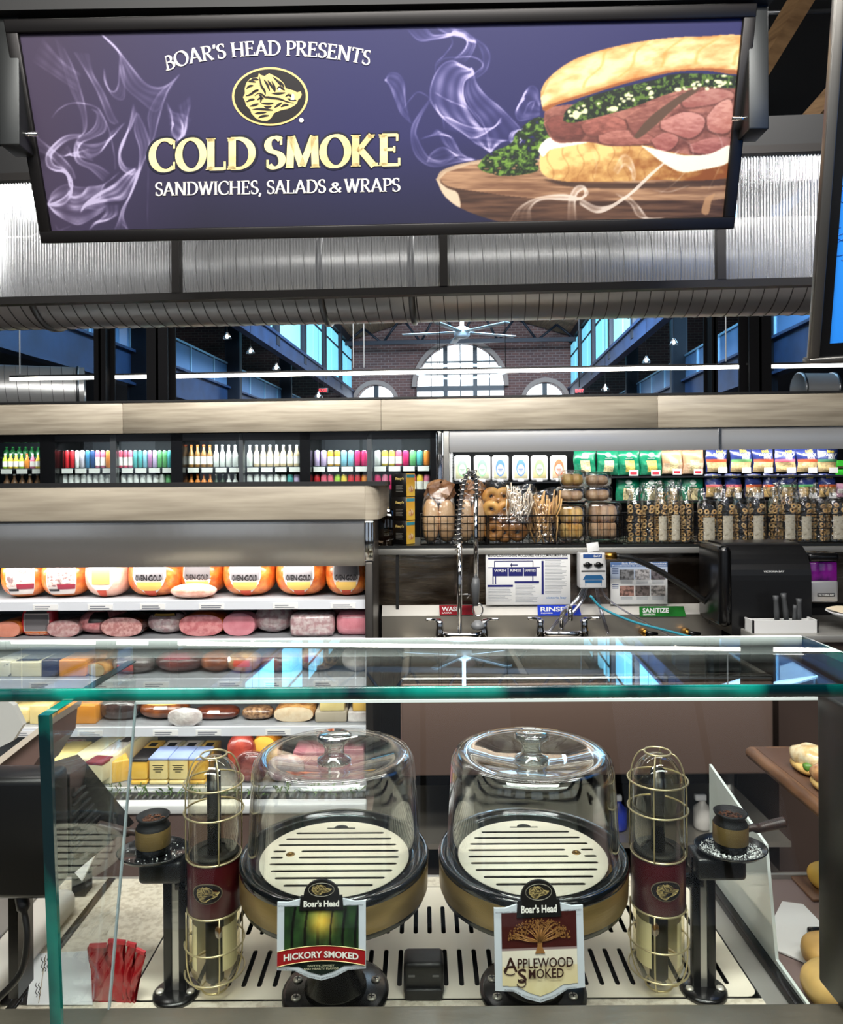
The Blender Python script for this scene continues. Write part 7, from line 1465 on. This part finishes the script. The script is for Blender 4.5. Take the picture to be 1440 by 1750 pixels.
    if kind == 'h':
        rb = MB().grid(lambda u, v: (-hw*.99+1.98*hw*u, -.0025, Hh*.19+Hh*.19*v+Hh*.07*(1-(2*u-1)**2)), 20, 2); build('ribbon', rb, M('ribbon_red', (158, 26, 30), .4), t)
        build('ribbon_trim', MB().tube([(-hw*.99+1.98*hw*u, -.0028, Hh*.19+Hh*.07*(1-(2*u-1)**2)) for u in np.linspace(0, 1, 21)], .0006, 4).tube([(-hw*.99+1.98*hw*u, -.0028, Hh*.38+Hh*.07*(1-(2*u-1)**2)) for u in np.linspace(0, 1, 21)], .0006, 4), goldink, t)
        lt('HICKORY SMOKED', -hw*.84, hw*.84, Hh*.345, Hh*.085, cream, bend=Hh*.055, bold=.03)
        lt('NUTTY, SWEET', -hw*.3, hw*.3, Hh*.2, Hh*.026, M('cream_dim', (196, 190, 160), .5)); lt('AND HEARTY FLAVOR', -hw*.4, hw*.4, Hh*.165, Hh*.026, MATS['cream_dim'])
    else:
        br = M('tree_bronze', (150, 104, 56), .5); tb = MB(); s = random.Random(2); z0 = Hh*.55
        tb.prism([(-hw*.1, z0-Hh*.03), (hw*.12, z0-Hh*.03), (hw*.055, z0+Hh*.04), (hw*.06, z0+Hh*.12), (-hw*.05, z0+Hh*.12), (-hw*.045, z0+Hh*.04)], -.0024, -.0012)
        for k in range(34):
            q = s.uniform(.12, pi-.12); L = s.uniform(.5, 1); ex_, ez = hw*.66*cos(q)*L, Hh*.12+Hh*.19*sin(q)*L
            tb.tube([(s.uniform(-.04, .04)*hw, -.002, z0+Hh*.09), (ex_*.45, -.002, z0+ez*.7), (ex_, -.002, z0+ez)], [.0014, .0008, .0003], 4)
        o = build('tree', tb, br, t); lf = MB()
        for k in range(520):
            q = s.uniform(-.05, pi+.05); L = math.sqrt(s.uniform(.18, 1)); x = hw*.7*cos(q)*L; z = z0+Hh*.13+Hh*.2*sin(q)*L*(1.05 if s.random() < .5 else .95); e = s.uniform(.0006, .0014)
            if z < Hh*.92: lf.add([(x-e, -.0026, z), (x+e*.4, -.0026, z-e), (x+e, -.0026, z+e*.5), (x-e*.3, -.0026, z+e)], [(0, 1, 2, 3)])
        o2 = build('leaves', lf, br, o); o2['kind'] = 'stuff'
        brn = M('brown_ink', (52, 26, 20), .5)
        build('lettering', letters(MB(), 'A', -hw*.8, -hw*.5, Hh*.41, Hh*.15, -.0016, .01).tube([(-hw*.66+hw*.14*cos(q), -.0016, Hh*.35+hw*.09*sin(q)) for q in np.linspace(1.5, 5.5, 14)], .0007, 4), brn, t)
        lt('PPLEWOOD', -hw*.5, hw*.74, Hh*.425, Hh*.105, brn, bold=.012); lt('MOKED', -hw*.26, hw*.52, Hh*.315, Hh*.1, brn, bold=.012)
        build('lettering', letters(MB(), 'S', -hw*.5, -hw*.3, Hh*.29, Hh*.15, -.0016, .015).tube([(-hw*.42+hw*.1*cos(q), -.0016, Hh*.215+hw*.08*sin(q)) for q in np.linspace(-3.0, 2.2, 14)], .0007, 4), brn, t)
card(473, 624, 1546, 1676, 1.158, 'h'); card(846, 1000, 1556, 1714, 1.158, 'a')
# black outlet box on the deck
o = P(724, 1714, 1.325); t = thing('outlet_box', 'small black outlet box on the slotted plate between the platters', 'box', (o.x, 1.335, ZD+.0015))
build('body', MB().rbox(-.037, .037, 0, .05, 0, .062, .008, 3), M('outlet_black', (20, 20, 21), .45), t); build('lower_step', MB().rbox(-.034, .034, -.008, 0, 0, .02, .003), MATS['outlet_black'], t)
for s in (-1, 1): build('socket', MB().box(s*.022-.006, s*.022+.006, -.0008, 0, .038, .042), M('socket_grey', (96, 96, 98), .4), t)

# ================================================================ left side: terminal, scale, bin, papers
a = P(-60, 1332, 1.22); b = P(86, 1540, 1.22)
t = thing('scale_terminal', 'black terminal housing with vents and a hanging cord at left', 'terminal', (a.x, 1.22, b.z)); W = b.x-a.x; Hh = a.z-b.z
build('housing', MB().rbox(0, W, 0, .07, .0, Hh, .012, 3), M('terminal_black', (13, 13, 14), .35), t)
wd = MB(); vs = [(W*.5, .07, Hh*.05), (W, .07, Hh*.02), (W+.0, .07, Hh*.9), (W*.5, .07, Hh*.95), (W*.6, .30, Hh*.0), (W+.03, .28, Hh*.0), (W-.03, .2, Hh*.75), (W*.6, .22, Hh*.8)]
wd.add(vs, [(0, 1, 2, 3), (4, 7, 6, 5), (0, 4, 5, 1), (1, 5, 6, 2), (2, 6, 7, 3), (3, 7, 4, 0)]); build('rear_hood', wd, MATS['terminal_black'], t)
for k in range(7): build('vent', MB().rbox(W-.006, W+.001, .085, .13+.012*k, Hh*(.66-.08*k), Hh*(.685-.08*k), .001, 1), black_matt, t)
c = P(6, 1545, 1.2)-Vector((a.x, 1.22, b.z))
build('cord', MB().tube([tuple(q) for q in spline([(c.x, .03, .002), (c.x+.012, .02, -.03), (c.x+.022, .01, -.07), (c.x+.016, .0, -.12), (c.x-.02, -.01, -.16)], 6)], [.011]*6+[.0055]*19, 10), M('rubber', (18, 18, 18), .4), t)
build('stand_post', MB().box(W*.3, W*.42, .05, .1, ZD+.05-b.z, .01), black, t)
t = thing('counter_scale', 'white rounded scale housing below the black terminal', 'scale', (-.93, 1.4, ZD-.002))
build('body', MB().rbox(-.25, .165, -.12, .22, .0, .055, .02, 3), M('scale_white', (222, 218, 208), .35), t); build('platform', MB().rbox(-.22, .10, -.08, .18, .056, .062, .003), steel_dull, t)
a = P(-30, 1335, 1.65); t = thing('plastic_bin', 'tilted brown plastic bin with pale rim at the left edge', 'bin', a)
pa = [P(x, y, 1.65)-a for x, y in ((-40, 1322), (76, 1240), (72, 1285), (40, 1336), (-40, 1345))]
build('body', MB().prism([(p.x, p.z) for p in pa], .0, .16), M('bin_brown', (104, 84, 78), .35), t)
r_ = [P(x, y, 1.64)-a for x, y in ((-40, 1324), (78, 1234), (74, 1248), (-40, 1338))]; build('rim', MB().prism([(p.x, p.z) for p in r_], -.012, .17), M('rim_pale', (206, 196, 180), .4), t)
build('support', MB().box(pa[4].x, pa[3].x, .02, .14, ZD-a.z, pa[3].z), MATS['bin_brown'], t)
r_ = [P(x, y, 1.6)-a for x, y in ((-40, 1190), (2, 1218), (18, 1252), (0, 1280), (-40, 1300))]; build('inner_sheet', MB().prism([(p.x, p.z) for p in r_], .0, .015), M('sheet_grey', (178, 180, 176), .5), t)
a = P(118, 1500, 1.66); t = thing('paper_pad', 'white paper pad propped behind the vented terminal', 'paper', a); r_ = [P(x, y, 1.66)-a for x, y in ((120, 1446), (160, 1444), (166, 1452), (140, 1506), (128, 1492))]
build('sheets', MB().prism([(p.x, p.z) for p in r_], 0, .012), white_mat, t); build('prop', MB().box(.0, .03, .012, .05, ZD-a.z, -.0), black_matt, t)
def sheet(name, label, corners, m, thick=.002, z=ZD, cat='leaflet'):
    pts = [PZ(x, y, z+thick) for x, y in corners]; o = pts[0].copy(); o.z = z; t = thing(name, label, cat, o); n = len(pts)
    build('sheet', MB().add([p-o for p in pts]+[(p.x-o.x, p.y-o.y, 0) for p in pts], [tuple(range(n)), tuple(range(2*n-1, n-1, -1))]+[(i, (i+1) % n, (i+1) % n+n, i+n) for i in range(n)]), m, t)
    return t, o
t, o = sheet('leaflet', 'black leaflet with small white print lying at the bottom left', [(0, 1716), (52, 1716), (62, 1625), (20, 1625)], M('leaflet_black', (20, 18, 18), .4))
for k in range(5): q0 = PZ(20+k*9, 1712, ZD+.0025)-o; q1 = PZ(27+k*8, 1650, ZD+.0025)-o; build('print_line', MB().tube([q0, q1], .0008, 4), M('print_mid', (110, 112, 120), .6), t)
t, o = sheet('leaflet', 'white printed sheet with handwriting beside the red packets', [(46, 1716), (158, 1716), (158, 1624), (56, 1630)], M('sheet_white', (226, 230, 230), .5), .002, ZD+.0025)
q0 = PZ(66, 1714, ZD+.005)-o; q1 = PZ(78, 1632, ZD+.005)-o; build('rule', MB().tube([q0, q1], .0006, 4), M('print_gold', (150, 130, 90), .6), t)
for k in range(5): build('handwriting', MB().tube([PZ(62+k*5+2*sin(j*2.1), (1704 if k < 2 else 1660)-j*4, ZD+.005)-o for j in range(7)], .0007, 4), ink, t)
red_m = M('red_foil', (150, 16, 26), .22, .3, .5, noise=(26, (206, 196, 196), .62, .7), bump=(22, .9))
for i, (x0, x1, y0, h0, rot) in enumerate(((157, 186, 1716, .075, -.08), (184, 214, 1716, .08, .02), (205, 222, 1714, .078, .25), (214, 232, 1712, .072, .45))):
    c = PZ((x0+x1)/2, 1713, ZD); w = (x1-x0)*c.y/F/2; t = thing('foil_packet', 'glossy red foil packet, %s of four standing at the lower left' % ('leftmost', 'second', 'third', 'rightmost')[i], 'packet', c, -.1*i, 'red foil packets')
    build('pouch', MB().grid(lambda u, v: (-w+2*w*u+.004*sin(5*v+i), -.006*sin(pi*u)*sin(pi*v)-.004*sin(9*v)*sin(7*u), h0*1.35*v+.003*sin(7*u)), 10, 14).grid(lambda u, v: (w-2*w*u, .006*sin(pi*u)*sin(pi*v)+.002, h0*1.35*v), 6, 6), red_m, t); build('seal', MB().box(-w, w, -.002, .003, h0*1.33, h0*1.42), M('seal_red', (176, 40, 50), .3, .3), t); t.rotation_euler = (.0, rot*.5, -.1*i)

# ================================================================ right bay: boards, sandwiches, rolls
a = P(1340, 1372, 1.5); z1 = P(1345, 1345, 1.55).z
t = thing('wooden_tray', 'dark wooden serving tray with rounded corner on a black stand at right', 'tray', (P(1350, 1345, 1.5).x, 1.36, z1))
wt = M('tray_wood', (120, 84, 56), .45, noise=(8, (82, 54, 36), .4, .65, (6, 1, 1)))
build('board', MB().rbox(.0, .34, 0, .36, 0, .028, .014, 3), wt, t); build('inner', MB().rbox(.02, .32, .02, .34, .0275, .029, .0005, 1), M('tray_inner', (92, 62, 44), .5), t)
build('stand', MB().box(.02, .34, .01, .03, -.02, 0).box(.08, .1, .1, .12, ZD-z1-.005, 0).box(.28, .3, .1, .12, ZD-z1-.005, 0), black, t)
t0 = t.location.copy()
for i, (dx, dy, r, c, c2, l) in enumerate(((.065, .10, .036, (214, 170, 120), (150, 84, 44), 'toasted open sandwich with sauce on the wooden tray, front one'), (.075, .20, .038, (240, 226, 190), (206, 170, 110), 'creamy topped sandwich on the wooden tray, rear one'), (.10, .05, .034, (160, 96, 56), (104, 52, 30), 'browned meat topped sandwich at the corner of the wooden tray'))):
    t = thing('open_sandwich', l, 'sandwich', (t0.x+dx, t0.y+dy, t0.z+.029)); build('bread', MB().ellipsoid((0, 0, .012), r, r*1.1, .012, .7, 18, 8, .04, i), bk_m[0], t); build('topping', MB().ellipsoid((0, 0, .032), r*.95, r, .024, .85, 20, 12, .14, i+5), flat(c, .35, noise=(40, c2, .42, .6), coat=.4), t)
    build('herb', MB().ellipsoid((-r*.5, -r*.75, .02), .014, .008, .009, .8, 12, 8, .2, i+9), M('basil', (84, 130, 50), .4), t)
t, o = sheet('paper_sheet', 'sheet of white paper lying in the right bay', [(1300, 1612), (1390, 1650), (1425, 1600), (1372, 1545), (1336, 1540)], white_mat, .003, ZD-.008, 'paper')
for i, (x, y, rx, rz2, D, c, l) in enumerate(((1420, 1520, .05, .03, 1.5, (230, 186, 84), 'yellow roll on a board at the right edge, upper one'), (1420, 1656, .055, .032, 1.35, (206, 164, 96), 'round brown bread roll at the right edge beside the paper'), (1430, 1722, .06, .04, 1.22, (214, 176, 106), 'scored bread roll at the lower right corner'))):
    p = PZ(x, y, ZD-.009); t = thing('bread_roll', l, 'bread', p); build('roll', MB().ellipsoid((0, 0, rz2), rx, rx*.8, rz2, .85, 22, 14, .02, i), flat(c, .45, noise=(12, tuple(int(k*.78) for k in c), .38, .66)), t)
    for k in range(3): build('score', MB().tube([(-rx*.5+k*rx*.4, -rx*.5, rz2*1.72), (-rx*.2+k*rx*.4, .0, rz2*1.99), (0+k*rx*.4, rx*.4, rz2*1.75)], .0014, 5), M('score_dark', (130, 90, 50), .6), t)
    if i == 0: build('board', MB().rbox(-.07, .14, -.05, .06, -.0005, .006, .002, 2), wt, t)
t = thing('binder_clip', 'black clip holding the paper in the right bay', 'clip', PZ(1402, 1602, ZD-.002)); build('clip', MB().rbox(-.025, .02, -.012, .012, 0, .018, .006), black, t); build('wire_arm', MB().tube([(.02, 0, .009), (.035, -.004, .007), (.05, 0, .009)], .002, 6), chrome, t)
